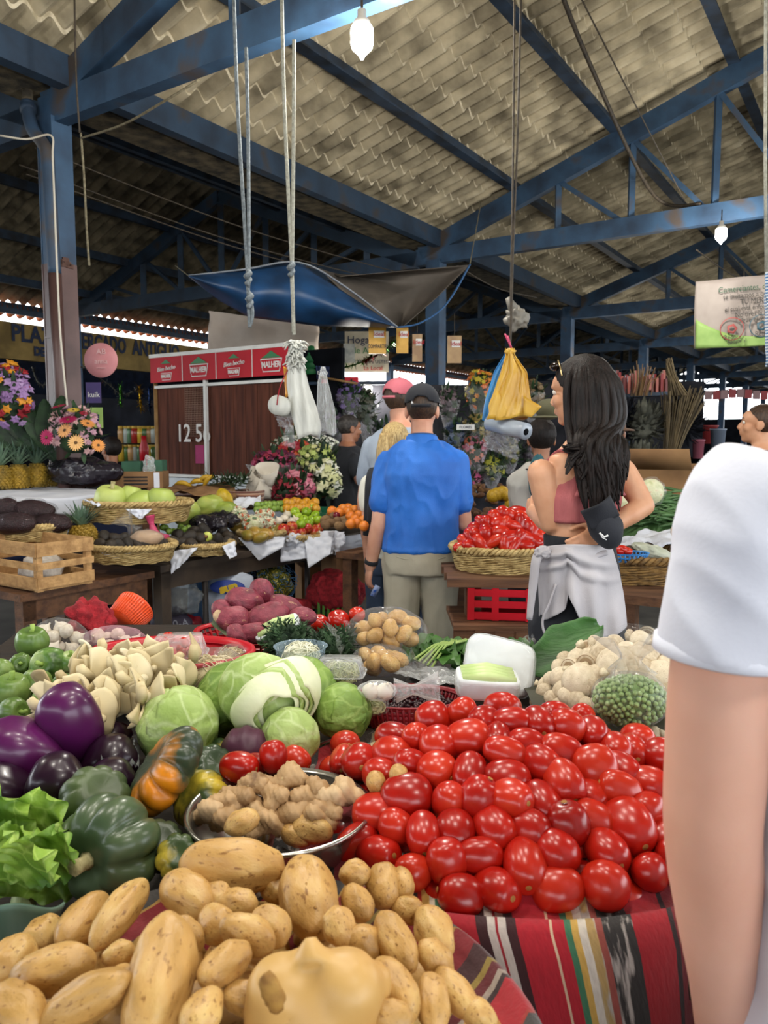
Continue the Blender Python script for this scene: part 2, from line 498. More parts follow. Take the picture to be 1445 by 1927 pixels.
bm=nb();tube(bm, [P[-1], at(112, 700, 5.36), V((at(118, 780, 5.36).x, 5.36, .0))], .043, 16);obj('downpipe', bm, M_BROWN, dp)
bm=nb();tube(bm, smooth_path([at(0, 255, 5.2), at(50, 262, 5.25), at(96, 255, 5.25), at(99, 300, 5.25), at(104, 420, 5.25), at(108, 520, 5.25), at(113, 620, 5.25), at(120, 700, 5.25), at(127, 770, 5.25)], 5), .007, 8)
solo('power_cable', bm, mat('white_cable', 'b9b3a6', rough=.5), 'thin white cable running down the blue and brown column', 'cable')
def cord(pts, r, m, label, cat='cable', k=8, name='cable', group=None):
 bm=nb();tube(bm, smooth_path(pts, k), r, 7)
 return solo(name, bm, m, label, cat, group)
M_CAB=mat('black_cable', '2a2520', '4a4033', rough=.7, scale=30)
cord([B(2.2, 3.0, 4.95), B(4.2, 2.95, 4.75), B(6.2, 2.75, 4.5), B(8.3, 2.75, 4.0), B(8.35, 3.2, 3.85)], .018, M_CAB, 'thick twisted black cable slung under the corrugated roof to the second truss')
cord([B(2.2, 3.05, 4.95), B(5.2, 2.95, 4.6), B(8.3, 3.05, 3.9)], .006, M_CAB, 'thin straight wire beside the twisted black cable under the roof')
for k, (dz, dw)in enumerate(((-.12, -.3), (-.2, -.5), (-.28, -.42))):
 cord([B(3.4, dw, 3.7+dz), B(5.6, dw, 3.62+dz), B(8.4, dw, 3.7+dz)], .006, M_CAB, 'loose dark wires strung side by side beneath the valley gutter', group='wires under the valley gutter')
cord([at(152, 260, 5.0), at(230, 235, 4.7), at(310, 190, 4.5), at(375, 150, 4.4)], .007, M_RUST, 'frayed brown cord stretched from the near column up to the truss', 'cord')
cord([at(150, 250, 4.9), at(143, 140, 4.9), at(140, 0, 4.9)], .006, M_CAB, 'thin dark wire hanging vertically in front of the near column top', 'wire')
cord([at(152, 250, 5.0), at(158, 330, 5.0), at(163, 430, 5.0), at(168, 500, 5.0)], .007, M_RUST, 'old brown cord dangling beside the near column', 'cord')
for a, b in(((1310, 470), (1445, 540)), ((860, 500), (1010, 560))):
 cord([at(*a, 8.2), at((a[0]+b[0])/2, (a[1]+b[1])/2+12, 9), at(*b, 10)], .007, M_CAB, 'thin drooping wires between the far trusses', group='wires between the far trusses')
M_GLOW=mat('lit_bulb', 'ffffff', emit='fff6e6', estr=60)
M_SOCK=mat('white_bulb_body', 'd8d4cc', rough=.4)
def bulb(p, r, watts, label, group=None, estr=None, top=None):
 t=thing('light_bulb', label, 'light bulb', p, 0, group)
 bm=nb();lathe(bm, p, [(.0, -2.3*r), (.12*r, -2.25*r), (.3*r, -1.9*r), (.9*r, -1.3*r), (r, -.9*r), (r, .3*r), (.9*r, .5*r)], 18)
 obj('glowing_globe', bm, M_GLOW, t)
 bm=nb();lathe(bm, p, [(.92*r, .5*r), (.7*r, 1.0*r), (.4*r, 1.3*r), (.4*r, 1.9*r), (.25*r, 2.0*r)], 16)
 obj('socket', bm, M_SOCK, t)
 if top is not None:
  bm=nb();tube(bm, [p+V((0, 0, 1.9*r)), top], .006, 6);obj('flex', bm, M_CAB, t)
 l=bpy.data.lights.new('bulb_light', 'POINT');l.energy=watts;l.shadow_soft_size=r*2.2;l.color=(1, .95, .86)
 lo=bpy.data.objects.new('bulb_light', l);C.objects.link(lo);lo.location=p-V((0, 0, 2.0*r));lo.parent=t;lo.matrix_parent_inverse=world_matrix(t).inverted()
 return t
p=at(681, 62, 3.95);bulb(p, .055, BULB, 'bright bulb hanging from the near blue truss', top=p+V((0, 0, .16)))
p=at(1357, 436, 7.4);bulb(p, .05, BULB*.6, 'lit bulb under the second blue truss near the green banner', top=p+V((0, 0, .2)))
for(px, py, Y)in((1262, 725, 16.5), (1154, 705, 14.0), (693, 731, 8.2)):
 bulb(at(px, py, Y), .04, BULB*.3, {1262:'small lit bulb among the distant stalls beside the dark post', 1154:'small lit bulb by the distant red packets', 693:'small lit bulb over the wrapped bouquets'}[px])
for(x, y, z)in((-.75, 1.15, 2.75), (.1, .75, 2.8), (.55, 1.6, 2.85), (-.2, 1.5, 2.9)):
 bulb(V((x, y, z)), .05, STALLBULB, 'bulb strung above the vegetable stall', 'bulbs over the stall', top=V((x, y, 5.2 if x>-5 else 4)))
for(x, y, z), lab in(((3.2, 2.3, 3.5), 'unseen bulb added for ambient light above the aisle beside the plank table'), ((-3.0, 2.4, 3.3), 'unseen bulb added for ambient light above the side of the wooden table'), ((1.2, -.6, 3.5), 'unseen bulb added for ambient light over the aisle behind the stall'), ((-3.6, 7.4, 3.9), 'bulb hanging high over the flower sellers')):
 if y<7:bulb(V((x, y, z)), .05, 55, lab, top=V((x, y, z+.3)))  # out-of-view bulbs added to spread ambient light through the hall
def matr(name, cols, rough=.4, scale=4.0, bump=0.0, bscale=30, spots=None, spot_scale=40, spot_pos=.7, sss=.0, coat=0.0, mixn=.5, spec=.5):
 """colour varies over the thing and from one thing to the next"""
 if name in _mats:return _mats[name]
 m=bpy.data.materials.new(name);m.use_nodes=True
 nt=m.node_tree;b=nt.nodes['Principled BSDF']
 b.inputs['Roughness'].default_value=rough;b.inputs['Coat Weight'].default_value=coat;b.inputs['Coat Roughness'].default_value=.12
 b.inputs['Specular IOR Level'].default_value=spec
 if sss:
  b.inputs['Subsurface Weight'].default_value=sss;b.inputs['Subsurface Radius'].default_value=(.01, .006, .003);b.inputs['Subsurface Scale'].default_value=.5
 tc=nt.nodes.new('ShaderNodeTexCoord');oi=nt.nodes.new('ShaderNodeObjectInfo')
 va=nt.nodes.new('ShaderNodeVectorMath');va.operation='SCALE';va.inputs[3].default_value=17
 cb=nt.nodes.new('ShaderNodeCombineXYZ')
 for i in range(3):nt.links.new(oi.outputs['Random'], cb.inputs[i])
 nt.links.new(cb.outputs[0], va.inputs[0])
 ad=nt.nodes.new('ShaderNodeVectorMath');nt.links.new(tc.outputs['Object'], ad.inputs[0]);nt.links.new(va.outputs[0], ad.inputs[1])
 n=nt.nodes.new('ShaderNodeTexNoise');n.inputs['Scale'].default_value=scale;n.inputs['Detail'].default_value=5
 nt.links.new(ad.outputs[0], n.inputs['Vector'])
 mr=nt.nodes.new('ShaderNodeMapRange');mr.inputs[1].default_value=.3;mr.inputs[2].default_value=.7
 nt.links.new(n.outputs[0], mr.inputs[0])
 mx=nt.nodes.new('ShaderNodeMix');mx.inputs[0].default_value=mixn
 nt.links.new(mr.outputs[0], mx.inputs[2]);nt.links.new(oi.outputs['Random'], mx.inputs[3])
 r=nt.nodes.new('ShaderNodeValToRGB')
 for i, h in enumerate(cols):
  e=r.color_ramp.elements[i]if i<2 else r.color_ramp.elements.new(.5)
  e.position=i/(len(cols)-1);e.color=(*hexc(h), 1)
 nt.links.new(mx.outputs[0], r.inputs[0]);src=r.outputs[0]
 if spots:
  n3=nt.nodes.new('ShaderNodeTexNoise');n3 .inputs['Scale'].default_value=spot_scale;n3 .inputs['Detail'].default_value=6
  nt.links.new(ad.outputs[0], n3 .inputs['Vector'])
  mr3=nt.nodes.new('ShaderNodeMapRange');mr3 .inputs[1].default_value=spot_pos-.06;mr3 .inputs[2].default_value=spot_pos+.04
  nt.links.new(n3 .outputs[0], mr3 .inputs[0])
  mc=nt.nodes.new('ShaderNodeMixRGB');mc.inputs[2].default_value=(*hexc(spots), 1)
  nt.links.new(mr3 .outputs[0], mc.inputs[0]);nt.links.new(src, mc.inputs[1]);src=mc.outputs[0]
 nt.links.new(src, b.inputs['Base Color'])
 if bump:
  n2=nt.nodes.new('ShaderNodeTexNoise');n2 .inputs['Scale'].default_value=bscale
  nt.links.new(ad.outputs[0], n2 .inputs['Vector'])
  bp=nt.nodes.new('ShaderNodeBump');bp.inputs['Strength'].default_value=bump;bp.inputs['Distance'].default_value=.01
  nt.links.new(n2 .outputs[0], bp.inputs['Height']);nt.links.new(bp.outputs[0], b.inputs['Normal'])
 _mats[name]=m
 return m
M_TOM=matr('tomato_skin', ['860c07', 'b01b0f', 'c2331a'], rough=.26, scale=1.2, coat=.0, mixn=.55, sss=.0)
M_SCAR=mat('tomato_scar', 'b98a45', '8a5a2a', rough=.7, scale=200)
M_POT=matr('potato_skin', ['a27c40', 'c29858', 'd2b270'], rough=.42, scale=2.2, bump=.12, bscale=14, spots='8a6030', spot_scale=10, spot_pos=.65, mixn=.35)
M_POTEYE=mat('potato_eye', '8a6230', 'a8803e', rough=.8, scale=90)
def tomato_mesh(k, n=20, m=16):
 bm=nb();prof=[]
 fat=(.36, .39, .345, .42)[k];lean=(.0, .08, -.06, .03)[k]
 for i in range(m+1):
  t=i/m;z=-.5+t
  a=math.pi*t
  r=fat*(math.sin(a)**.72)*(1+lean*math.cos(a))
  zz=-.5*math.cos(a)*(1 if k!=3 else.9)
  if i==m:zz-=.03
  prof.append((max(r, .004), zz))
 lathe(bm, (0, 0, 0), prof, n, fn=lambda t, r, z:1+.03*math.sin(3*t+k)*(abs(z)<.4)+.02*math.cos(2*t))
 return mesh('tomato_body', bm, M_TOM)
TOM=[tomato_mesh(k)for k in range(4)]
TOMF=[tomato_mesh(k, 12, 9)for k in range(4)]
bm=nb();lathe(bm, (0, 0, .478), [(.002, 0), (.05, .003), (.06, -.008), (.045, -.02)], 10);SCAR=mesh('scar', bm, M_SCAR)
def put(name, me, pos, axis, size, label, cat, group=None, roll=None, scale=None):
 """a unit mesh (long axis z) placed with its axis along a direction"""
 o=bpy.data.objects.new(name, me);C.objects.link(o)
 M=frame(axis)@Matrix.Rotation(rnd(0, 6.28)if roll is None else roll, 4, 'Z')
 o.rotation_euler=M.to_euler();o.location=pos
 o.scale=scale if scale else(size, size, size)
 return tag(o, label, cat, group)
def kid(name, me, parent):
 o=bpy.data.objects.new(name, me);C.objects.link(o);o.parent=parent
 return o
def img_axis(px, py, ang, fn, d=12):
 """direction lying on the height field whose picture runs at ang degrees (y down)"""
 a=math.radians(ang)
 p=on(px, py, fn);q=on(px+d*math.cos(a), py+d*math.sin(a), fn)
 t=q-p
 return t.normalized()if t.length>1e-6 else V((1, 0, 0))
def potato_mesh(k, sub=4):
 bm=nb();random.seed(100+k)
 bend=rnd(-.12, .12);tap=rnd(-.25, .25)
 g=bmesh.ops.create_icosphere(bm, subdivisions=sub, radius=.5)
 for v in g['verts']:
  p=v.co
  sq=1+tap*p.z+.16*mnoise.noise(p*3.2+V((k*5.1, 0, 0)))+.03*mnoise.noise(p*9+V((0, k*2.3, 0)))
  x, y=p.x*sq, p.y*sq
  v.co=V((x+bend*(p.z*p.z*4-.5)*.5, y, p.z*(1+.05*mnoise.noise(p*4+V((k, k, k))))))
 me=mesh('potato_body', bm, M_POT);random.seed(7+k)
 return me
POT=[potato_mesh(k)for k in range(8)]
POTL=[potato_mesh(k, 3)for k in range(4)]
def pumpkin(name, c, R, H, axis, m, label, cat='squash', lobes=9, depth=.14, stem=True, tilt=0, seed=0, group=None, stem_m=None):
 t=thing(name, label, cat, c, 0, group)
 M=Matrix.Translation(c)@frame(axis)@Matrix.Rotation(tilt, 4, 'Z')
 bm=nb();nu, nv=lobes*8, 22
 rs=[]
 for j in range(nv+1):
  a=math.pi*j/nv;ring=[]
  for i in range(nu):
   th=2*math.pi*i/nu
   lob=1-depth*(1-abs(math.sin(lobes*th/2))**.55)*(math.sin(a)**.4+.05)
   r=R*(math.sin(a)**.75+.001)*lob*(1+.05*mnoise.noise(V((math.cos(th), math.sin(th), a+seed))))
   z=-H/2*math.cos(a)
   dip=math.exp(-(math.sin(a)/.33)**2)
   z-=math.copysign(1, z)*H*.13*dip
   ring.append(M@V((r*math.cos(th), r*math.sin(th), z)))
  rs.append(ring)
 rings(bm, rs);obj('rind', bm, m, t)
 if stem:
  bm=nb()
  tube(bm, [M@V((0, 0, H*.34)), M@V((.003, 0, H*.45)), M@V((R*.06, R*.03, H*.62))], [R*.2, R*.12, R*.15], 7)
  obj('stem', bm, stem_m or mat('dry_stem', '8d8458', 'c3b98a', rough=.8, scale=40, bump=.4), t)
 return t
def leafy(bm, c, d, up, L, W, ruf=.25, fr=5, nu=14, nv=10, curl=.3, seed=0, fold=.25):
 """one leaf from its base along d, ruffled at the rim"""
 d=V(d).normalized();up=V(up);s=d.cross(up).normalized();up=s.cross(d)
 def f(u, v):
  x=(v-.5)*2;wd=W*(math.sin(math.pi*min(1, u*.93+.05))**.6)
  ed=abs(x)**2*(.3+u)
  z=curl*L*u*u-fold*W*(1-x*x)*.5+ruf*W*ed*math.sin(fr*math.pi*u*2+x*2+seed)+.3*ruf*W*ed*math.sin(fr*5.1*u+seed*2)
  return V(c)+d*(L*u)+s*(x*wd/2*(1+.08*math.sin(fr*3*u+seed)))+up*z
 grid(bm, nu, nv, f)
def basket(name, c, rx, ry, h, label, m=None, rz=0.0, flare=1.12, group=None, strands=11, cat='basket'):
 """flat round basket of twisted willow, with rim, wall and base"""
 m=m or mat('willow_basket', '8a7040', 'c9b078', rough=.75, scale=26, bump=.5, bscale=70, c3='6a5430', stretch=(1, 1, 3))
 t=thing(name, label, cat, c, rz, group)
 R0=Matrix.Translation(c)@Matrix.Rotation(rz, 4, 'Z')
 bm=nb();N=72
 for k in range(strands):
  f=k/(strands-1);z=h*f;fl=1+(flare-1)*f
  for q in(0, 1):
   pts=[]
   for i in range(N):
    a=2*math.pi*i/N
    wv=.006*math.sin(a*20+k*math.pi+q*math.pi)
    pts.append(R0@V(((rx/flare*fl+wv)*math.cos(a), (ry/flare*fl+wv)*math.sin(a), z+.004*math.sin(a*10+k))))
   rr=h/strands*.62
   rs=[]
   for i in range(N):
    dd=(pts[(i+1)%N]-pts[i-1]).normalized();x=dd.cross(V((0, 0, 1))).normalized();y=x.cross(dd)
    rs.append([pts[i]+(x*math.cos(b)+y*math.sin(b))*rr for b in(0, 1.26, 2.51, 3.77, 5.03)])
   rings(bm, rs, close=True)
 obj('woven_wall', bm, m, t)
 bm=nb()
 for q in range(3):
  rs=[];pts=[]
  M_=144
  for i in range(M_):
   a=2*math.pi*i/M_;ph=a*22+q*2.09
   pts.append(R0@V(((rx+.012*math.cos(ph))*math.cos(a), (ry+.012*math.cos(ph))*math.sin(a), h+.012*math.sin(ph))))
  for i in range(M_):
   dd=(pts[(i+1)%M_]-pts[i-1]).normalized();x=dd.cross(V((0, 0, 1))).normalized();y=x.cross(dd)
   rs.append([pts[i]+(x*math.cos(b)+y*math.sin(b))*.009 for b in(0, 1.26, 2.51, 3.77, 5.03)])
  rings(bm, rs, close=True)
 obj('braided_rim', bm, m, t)
 bm=nb();lathe(bm, (0, 0, 0), [(.001, .006), (1/flare, .006), (1/flare, -.002), (.001, -.002)], 40, M=R0@Matrix.Diagonal((rx, ry, 1, 1)))
 obj('base', bm, m, t)
 return t
def plastic_basket(name, c, rx, ry, h, m, label, rz=0, holes=True, flare=1.2, slots=36, rows=4, cat='basket', group=None, tiltM=None):
 t=thing(name, label, cat, c, 0, group)
 R0=Matrix.Translation(c)@(tiltM if tiltM is not None else Matrix.Rotation(rz, 4, 'Z'))@Matrix.Diagonal((rx, ry, 1, 1))
 bm=nb()
 fl=lambda f:(1+(flare-1)*f)/flare
 if holes:
  for k in range(rows+1):
   f=.08+.8*k/rows
   lathe(bm, (0, 0, 0), [(fl(f)-.012, h*f-.004), (fl(f)+.006, h*f-.004), (fl(f)+.006, h*f+.004), (fl(f)-.012, h*f+.004)], 48, M=R0, caps=False)
  for i in range(slots):
   a=2*math.pi*i/slots
   p=[R0@V((fl(f)*math.cos(a), fl(f)*math.sin(a), h*f))for f in(0, .5, .95)]
   tube(bm, p, .0032, 5)
 else:
  lathe(bm, (0, 0, 0), [(fl(0)-.01, .0), (fl(0), .0), (fl(1), h), (fl(1)-.02, h), (fl(0)-.025, .01)], 48, M=R0, caps=False)
 obj('wall', bm, m, t)
 bm=nb();lathe(bm, (0, 0, 0), [(.93, h*.9), (1.0, h*.9), (1.045, h*.97), (1.03, h*1.02), (.96, h*1.0), (.93, h*.9)], 56, M=R0, caps=False);obj('rim', bm, m, t)
 bm=nb();lathe(bm, (0, 0, 0), [(.001, 0), (fl(0), 0), (fl(0), .006), (.001, .006)], 40, M=R0);obj('base', bm, m, t)
 return t
def crumpled(bm, c, rx, ry, rz, M=None, sub=4, amp=.12, f=2.2, seed=0.0, cut=None):
 """thin crinkled skin round some contents"""
 vs=ball(bm, c, (rx, ry, rz), M, sub, 0)
 for v in vs:
  q=(v.co-V(c));n=q/max(rx, ry, rz)
  k=1+amp*mnoise.noise(n*f+V((seed, 0, 0)))+amp*.45*abs(mnoise.noise(n*f*3+V((0, seed, 0))))
  v.co=V(c)+q*k
 return vs
def neck(bm, p, d, L, r0, r1, n=14, seed=0, crimp=.35):
 """gathered neck of a tied bag, flaring to a loose crinkled end"""
 M=frame(d);rs=[]
 for k in range(9):
  t=k/8
  r=r0*(1-t*2)+.25*r0 if t<.38 else r1*(t-.3)/.7+.2*r0
  rs.append([V(p)+(M@V((r*(1+crimp*math.sin(5*a+seed+t*3))*math.cos(a), r*(1+crimp*math.cos(4*a+seed))*math.sin(a), L*t)))for a in[2*math.pi*i/n for i in range(n)]])
 rings(bm, rs, caps=False)
def cloth_patch(bm, corners, nu=24, nv=18, wave=.01, f=5, sag=0.0, seed=0, uvs=1.0):
 """a hanging or lying cloth between four corners with crumples"""
 a, b, c, d=[V(p)for p in corners]
 n=(b-a).cross(d-a).normalized()
 def fn(u, v):
  p=a*(1-u)*(1-v)+b*u*(1-v)+c*u*v+d*(1-u)*v
  return p+n*(wave*(mnoise.noise(V((u*f+seed, v*f, seed)))+.5*abs(mnoise.noise(V((u*f*2.3, v*f*2.3+seed, 1))))))-V((0, 0, sag*math.sin(math.pi*u)*math.sin(math.pi*v)))
 grid(bm, nu, nv, fn, uvfn=lambda u, v:(u*uvs, v*uvs))
def ztab(y):return.82+.11*(max(y, .6)-.6)
def G(x, y):return ztab(y)+.10
def GG(dz):return lambda x, y:ztab(y)+dz
RX, UP=V((1, 0, 0)), V((0, .1, .995))
TOCAM=V((0, -1, .25)).normalized()
def idir(ang, depth=0.0):
 a=math.radians(ang);return(RX*math.cos(a)-UP*math.sin(a)+V((0, depth, 0))).normalized()
M_WOOD=mat('old_table_wood', '1c1611', '2e241b', rough=.8, scale=3, bump=.25, bscale=14, stretch=(1, 8, 8))
tb=thing('stall_table', 'broad wooden stall table carrying the vegetable heaps', 'table', (-.2, 1.5, 0))
bm=nb()
vs=[bm.verts.new(p)for p in((-1.0, .88, ztab(.88)-.03), (.95, .88, ztab(.88)-.03), (.95, 1.86, ztab(1.86)-.03), (.3, 1.9, ztab(1.9)-.03), (-.2, 2.12, ztab(2.12)-.03), (-1.0, 2.12, ztab(2.12)-.03))]
f=bm.faces.new(vs);r=bmesh.ops.extrude_face_region(bm, geom=[f]);bmesh.ops.translate(bm, verts=[v for v in r['geom']if isinstance(v, bmesh.types.BMVert)], vec=(0, 0, .03))
obj('tabletop', bm, M_WOOD, tb, False)
for x in(-.92, .87):
 for y in(.95, 1.78):
  bm=nb();box(bm, (x, y, ztab(y)/2-.016), (.07, .07, ztab(y)-.034));obj('leg', bm, M_WOOD, tb, False)
st=thing('low_stand', 'low plank stand under the potato basket in front of the stall table', 'stand', (-.3, .62, 0))
bm=nb();box(bm, (-.3, .61, .795), (1.2, .5, .03));obj('tabletop', bm, M_WOOD, st, False)
for x in(-.85, .25):
 for y in(.42, .8):bm=nb();box(bm, (x, y, .39), (.06, .06, .78));obj('leg', bm, M_WOOD, st, False)
STR=[(6, 'a8101f'), (1, '2a1414'), (2.5, '7c1520'), (3, '5c564c'), (1, 'c8b890'), (1.2, 'd8a848'), (.6, 'c23a20'), (6, '4c463e'), (.6, 'c22a1e'), (1.2, 'd9b05a'), (1, 'e0d6c0'), (1, '4a8a6a'), (1, 'b02430'), (4, 'b01226'), (1.6, '3a1016'), (1.3, 'cfc4bc'), (.4, 'a01828'), (1.3, 'cfc4bc'), (1.6, '3a1016'), (5, 'b81428'), (.4, 'e0c0a0'), (2, 'b81428'), (1, '3f7a58'), (1.2, 'd0a850'), (1.2, 'ddd5c6'), (1.6, 'b89a60'), (1, '9a4a40'), (5, '2f2c2a')]
M_CLOTH=stripes('woven_stripe_cloth', STR, .42, 0, wob=.006, ikat=('5c564c', '4c463e', '2f2c2a', 'b89a60'))
M_CLOTH2=stripes('woven_stripe_cloth_dark', [(5, '7e0e1a'), (.6, 'a07a3a'), (4, '3c3836'), (.6, '9a2a20'), (7, 'a01220'), (1, '2a1414'), (1.2, '9a8c80'), (2, '5a0e16'), (1.2, '8a7430'), (4, '3a1418')], .16, 0, wob=.008)
def draped(name, c, rx, ry, zmid, zrim, drop, m, label, q, seed=0, table=True):
 bm=nb();N, K=96, 40
 def pos(u, v):
  a=2*math.pi*u;r=v*1.75
  ca, sa=math.cos(a), math.sin(a)
  fold=math.sin(a*8+seed)*.6+math.sin(a*15+seed*2)*.4+.5*mnoise.noise(V((a*3, r*2, seed)))
  if r<=1:z=zmid+(zrim-zmid)*r**2.2;rr=r
  elif r<=1.12:z=zrim+.018*math.sin((r-1)/.12*math.pi)-.01*(r-1)/.12;rr=r
  else:
   f=(r-1.12)/.63;rr=1.12+(.14*f+.13*f*fold)*((1 if sa<-.1 else.15)if table else.25);z=zrim-.01-drop*f
  z+=.006*fold*max(0, min(1, r-.8))  # back wall is unseen, added to cut frontal daylight from behind the camera
  x, y=c[0]+rx*rr*ca, c[1]+ry*rr*sa
  if table and y>.9 and r>1.12:z=max(z, ztab(y)+.008)
  return V((x, y, z))
 def uv(u, v):
  a=2*math.pi*u;r=v*1.75
  x, y=rx*min(r, 1.3)*math.cos(a), ry*r*math.sin(a)
  x-=.55*max(0, r-1.1)*rx*table
  return(q[0]*x+q[1]*y+2.0, q[1]*x-q[0]*y+2.0)
 grid(bm, N, K, pos, uv)
 bmesh.ops.remove_doubles(bm, verts=bm.verts, dist=1e-5)
 return solo(name, bm, m, label, 'cloth')
draped('striped_cloth', (.2, 1.2), .375, .31, 1.0, .915, .55, M_CLOTH, 'handwoven red striped cloth under the plum tomato heap, hanging off the stall front', (1, 0), 1.0)
draped('striped_cloth', (-.15, .66), .285, .29, .9, .92, .4, M_CLOTH2, 'handwoven red and grey striped cloth lining the potato basket', (-.75, .66), 2.0, table=False)
def DT(x, y):
 r2=((x-.2)/.36)**2+((y-1.2)/.30)**2
 return.925+.135*(1-r2)if r2<1.3 else.5
TL="""388 140 95 55 0;398 165 100 60 15;375 212 95 85 60;470 228 125 100 -15;285 250 90 85 -50;165 262 140 105 5;80 285 60 75 90;108 335 120 60 0;25 365 60 50 0;25 410 80 70 0;100 395 70 100 100;170 403 115 120 60
305 372 165 130 5;310 300 90 50 10;405 315 120 120 60;520 328 100 135 75;588 205 110 115 90;600 130 135 75 20;560 105 120 40 0;675 120 100 60 20;695 238 90 90 0;755 178 140 65 5;815 243 140 105 0;820 150 105 70 25
890 172 55 50 0;910 250 110 95 60;1000 172 120 55 0;1015 262 110 115 70;1085 215 105 70 10;975 215 90 50 0;1115 290 85 105 70;1170 275 55 45 0;1215 340 105 130 65;1310 310 90 80 50;1300 360 90 120 60;1385 398 90 80 0
1260 455 100 85 40;1340 515 140 130 10;1395 460 80 60 0;1140 428 180 140 -5;995 362 160 115 15;920 415 140 115 20;1105 360 60 50 0;840 338 145 75 5;765 382 145 90 15;625 315 165 125 -5;720 320 60 90 90;480 440 150 130 25
620 450 115 155 100;775 458 170 130 -5;1030 512 135 185 60;665 555 140 165 120;915 560 140 180 60;795 575 100 100 0;1210 545 140 100 20;1135 540 70 110 90;540 572 115 130 90;360 550 190 145 0;390 420 90 80 45;260 455 100 60 20
715 665 150 180 50;870 680 150 145 0;625 680 80 90 0;1040 677 135 155 80;1130 640 120 90 30;1270 670 180 215 50;1360 635 100 90 0;1395 700 60 120 90;335 680 125 130 60;240 620 150 120 0;460 695 125 170 85;540 700 70 110 80
160 735 170 130 -40;255 780 130 110 0;640 778 165 130 -5;970 775 130 130 60;1190 780 190 150 45;1085 770 100 80 0;420 850 170 160 20;550 810 110 160 80;850 830 150 205 80;750 810 80 110 60;1355 845 150 155 40;1165 905 190 135 5
1095 830 110 60 0;980 910 190 160 -10;715 925 200 155 30;590 945 130 90 15;500 930 90 80 0;1275 915 80 70 0;1420 330 70 60 30;1430 560 80 90 60;1425 420 70 60 0;1425 760 80 110 70;740 110 70 50 20;500 140 90 60 10;440 190 60 60 0;1300 820 80 70 20"""
tl=[tuple(map(float, q.split()))for q in TL.replace('\n', ';').split(';')]
def tom_label(px, py):
 if py>1622:return 'glossy plum tomato in the front row of the heap, resting on the striped cloth', 'front row of the plum tomato heap'
 if px>1150:return 'plum tomato on the side of the big heap beside the bare arm', 'plum tomatoes beside the bare arm'
 if py<1345:return 'plum tomato along the back crest of the big heap, below the foam trays and mushrooms', 'back crest of the plum tomato heap'
 if px<705:return 'plum tomato on the side of the big heap towards the cabbages and ginger bowl', 'plum tomatoes towards the cabbages'
 return 'glossy plum tomato on the middle slope of the big heap', 'middle slope of the plum tomato heap'
pl=[]
for k, (x, y, w_, h_, a)in enumerate(tl):
 px, py=600+x/2.19, 1250+y/2.19
 big=max(w_, h_)
 p=on(px, py, DT)
 full=95+105*min(1, max(0, (y-100)/850))
 L=min(.09, max(.066, big/2.19*p.y/FPX*1.22))
 n=V((p.x-.2, p.y-1.2, .25)).normalized()
 if big<full*.62:p=p-n*.022;L=.068
 pl.append([p, px, py, a, L, min(w_, h_)/big])
for it in range(30):
 for i in range(len(pl)):
  for j in range(i+1, len(pl)):
   d=pl[j][0]-pl[i][0];mn=(pl[i][4]+pl[j][4])*.33;L=d.length
   if L<mn:
    d=d.normalized()if L>1e-5 else V((0, .3, -1));s=(mn-L)*.22
    pl[i][0]=pl[i][0]-d*s;pl[j][0]=pl[j][0]+d*s
for k, (p, px, py, a, L, asp)in enumerate(pl):
 lab, grp=tom_label(px, py)
 ax=img_axis(px, py, a, DT)
 if asp>.88:ax=(ax*.6+TOCAM*.8*(1 if k%2 else-1)).normalized()
 if k%3==0:ax=-ax
 fat=1.08 if asp>.7 else.98
 o=put('plum_tomato', TOM[k%4], p, ax, L, lab, 'tomato', grp, scale=(L*fat, L*fat, L))
 kid('stem_scar', SCAR, o)
random.seed(3)
for i in range(11):
 for j in range(9):
  x=.2+(i-5)*.064+(j%2)*.03;y=1.2+(j-4)*.062
  if((x-.2)/.35)**2+((y-1.2)/.29)**2>.92:continue
  p=V((x, y, DT(x, y)-.05));d=at(0, 0, 1)
  q=V((0, 0, EYE));v=p-q;ppx=CX+FPX*v.x/(v.y*math.cos(PITCH)-v.z*math.sin(PITCH))
  put('plum_tomato', TOM[(i+j)%4], p, V((rnd(-1, 1), rnd(-1, 1), rnd(-.4, .4))), .068, 'plum tomato buried in the second layer of the big heap', 'tomato', 'buried layer of the plum tomato heap')
def DP(x, y):
 r2=((x+.15)/.32)**2+((y-.66)/.31)**2
 return.925+.095*(1-r2)if r2<1.7 else.5
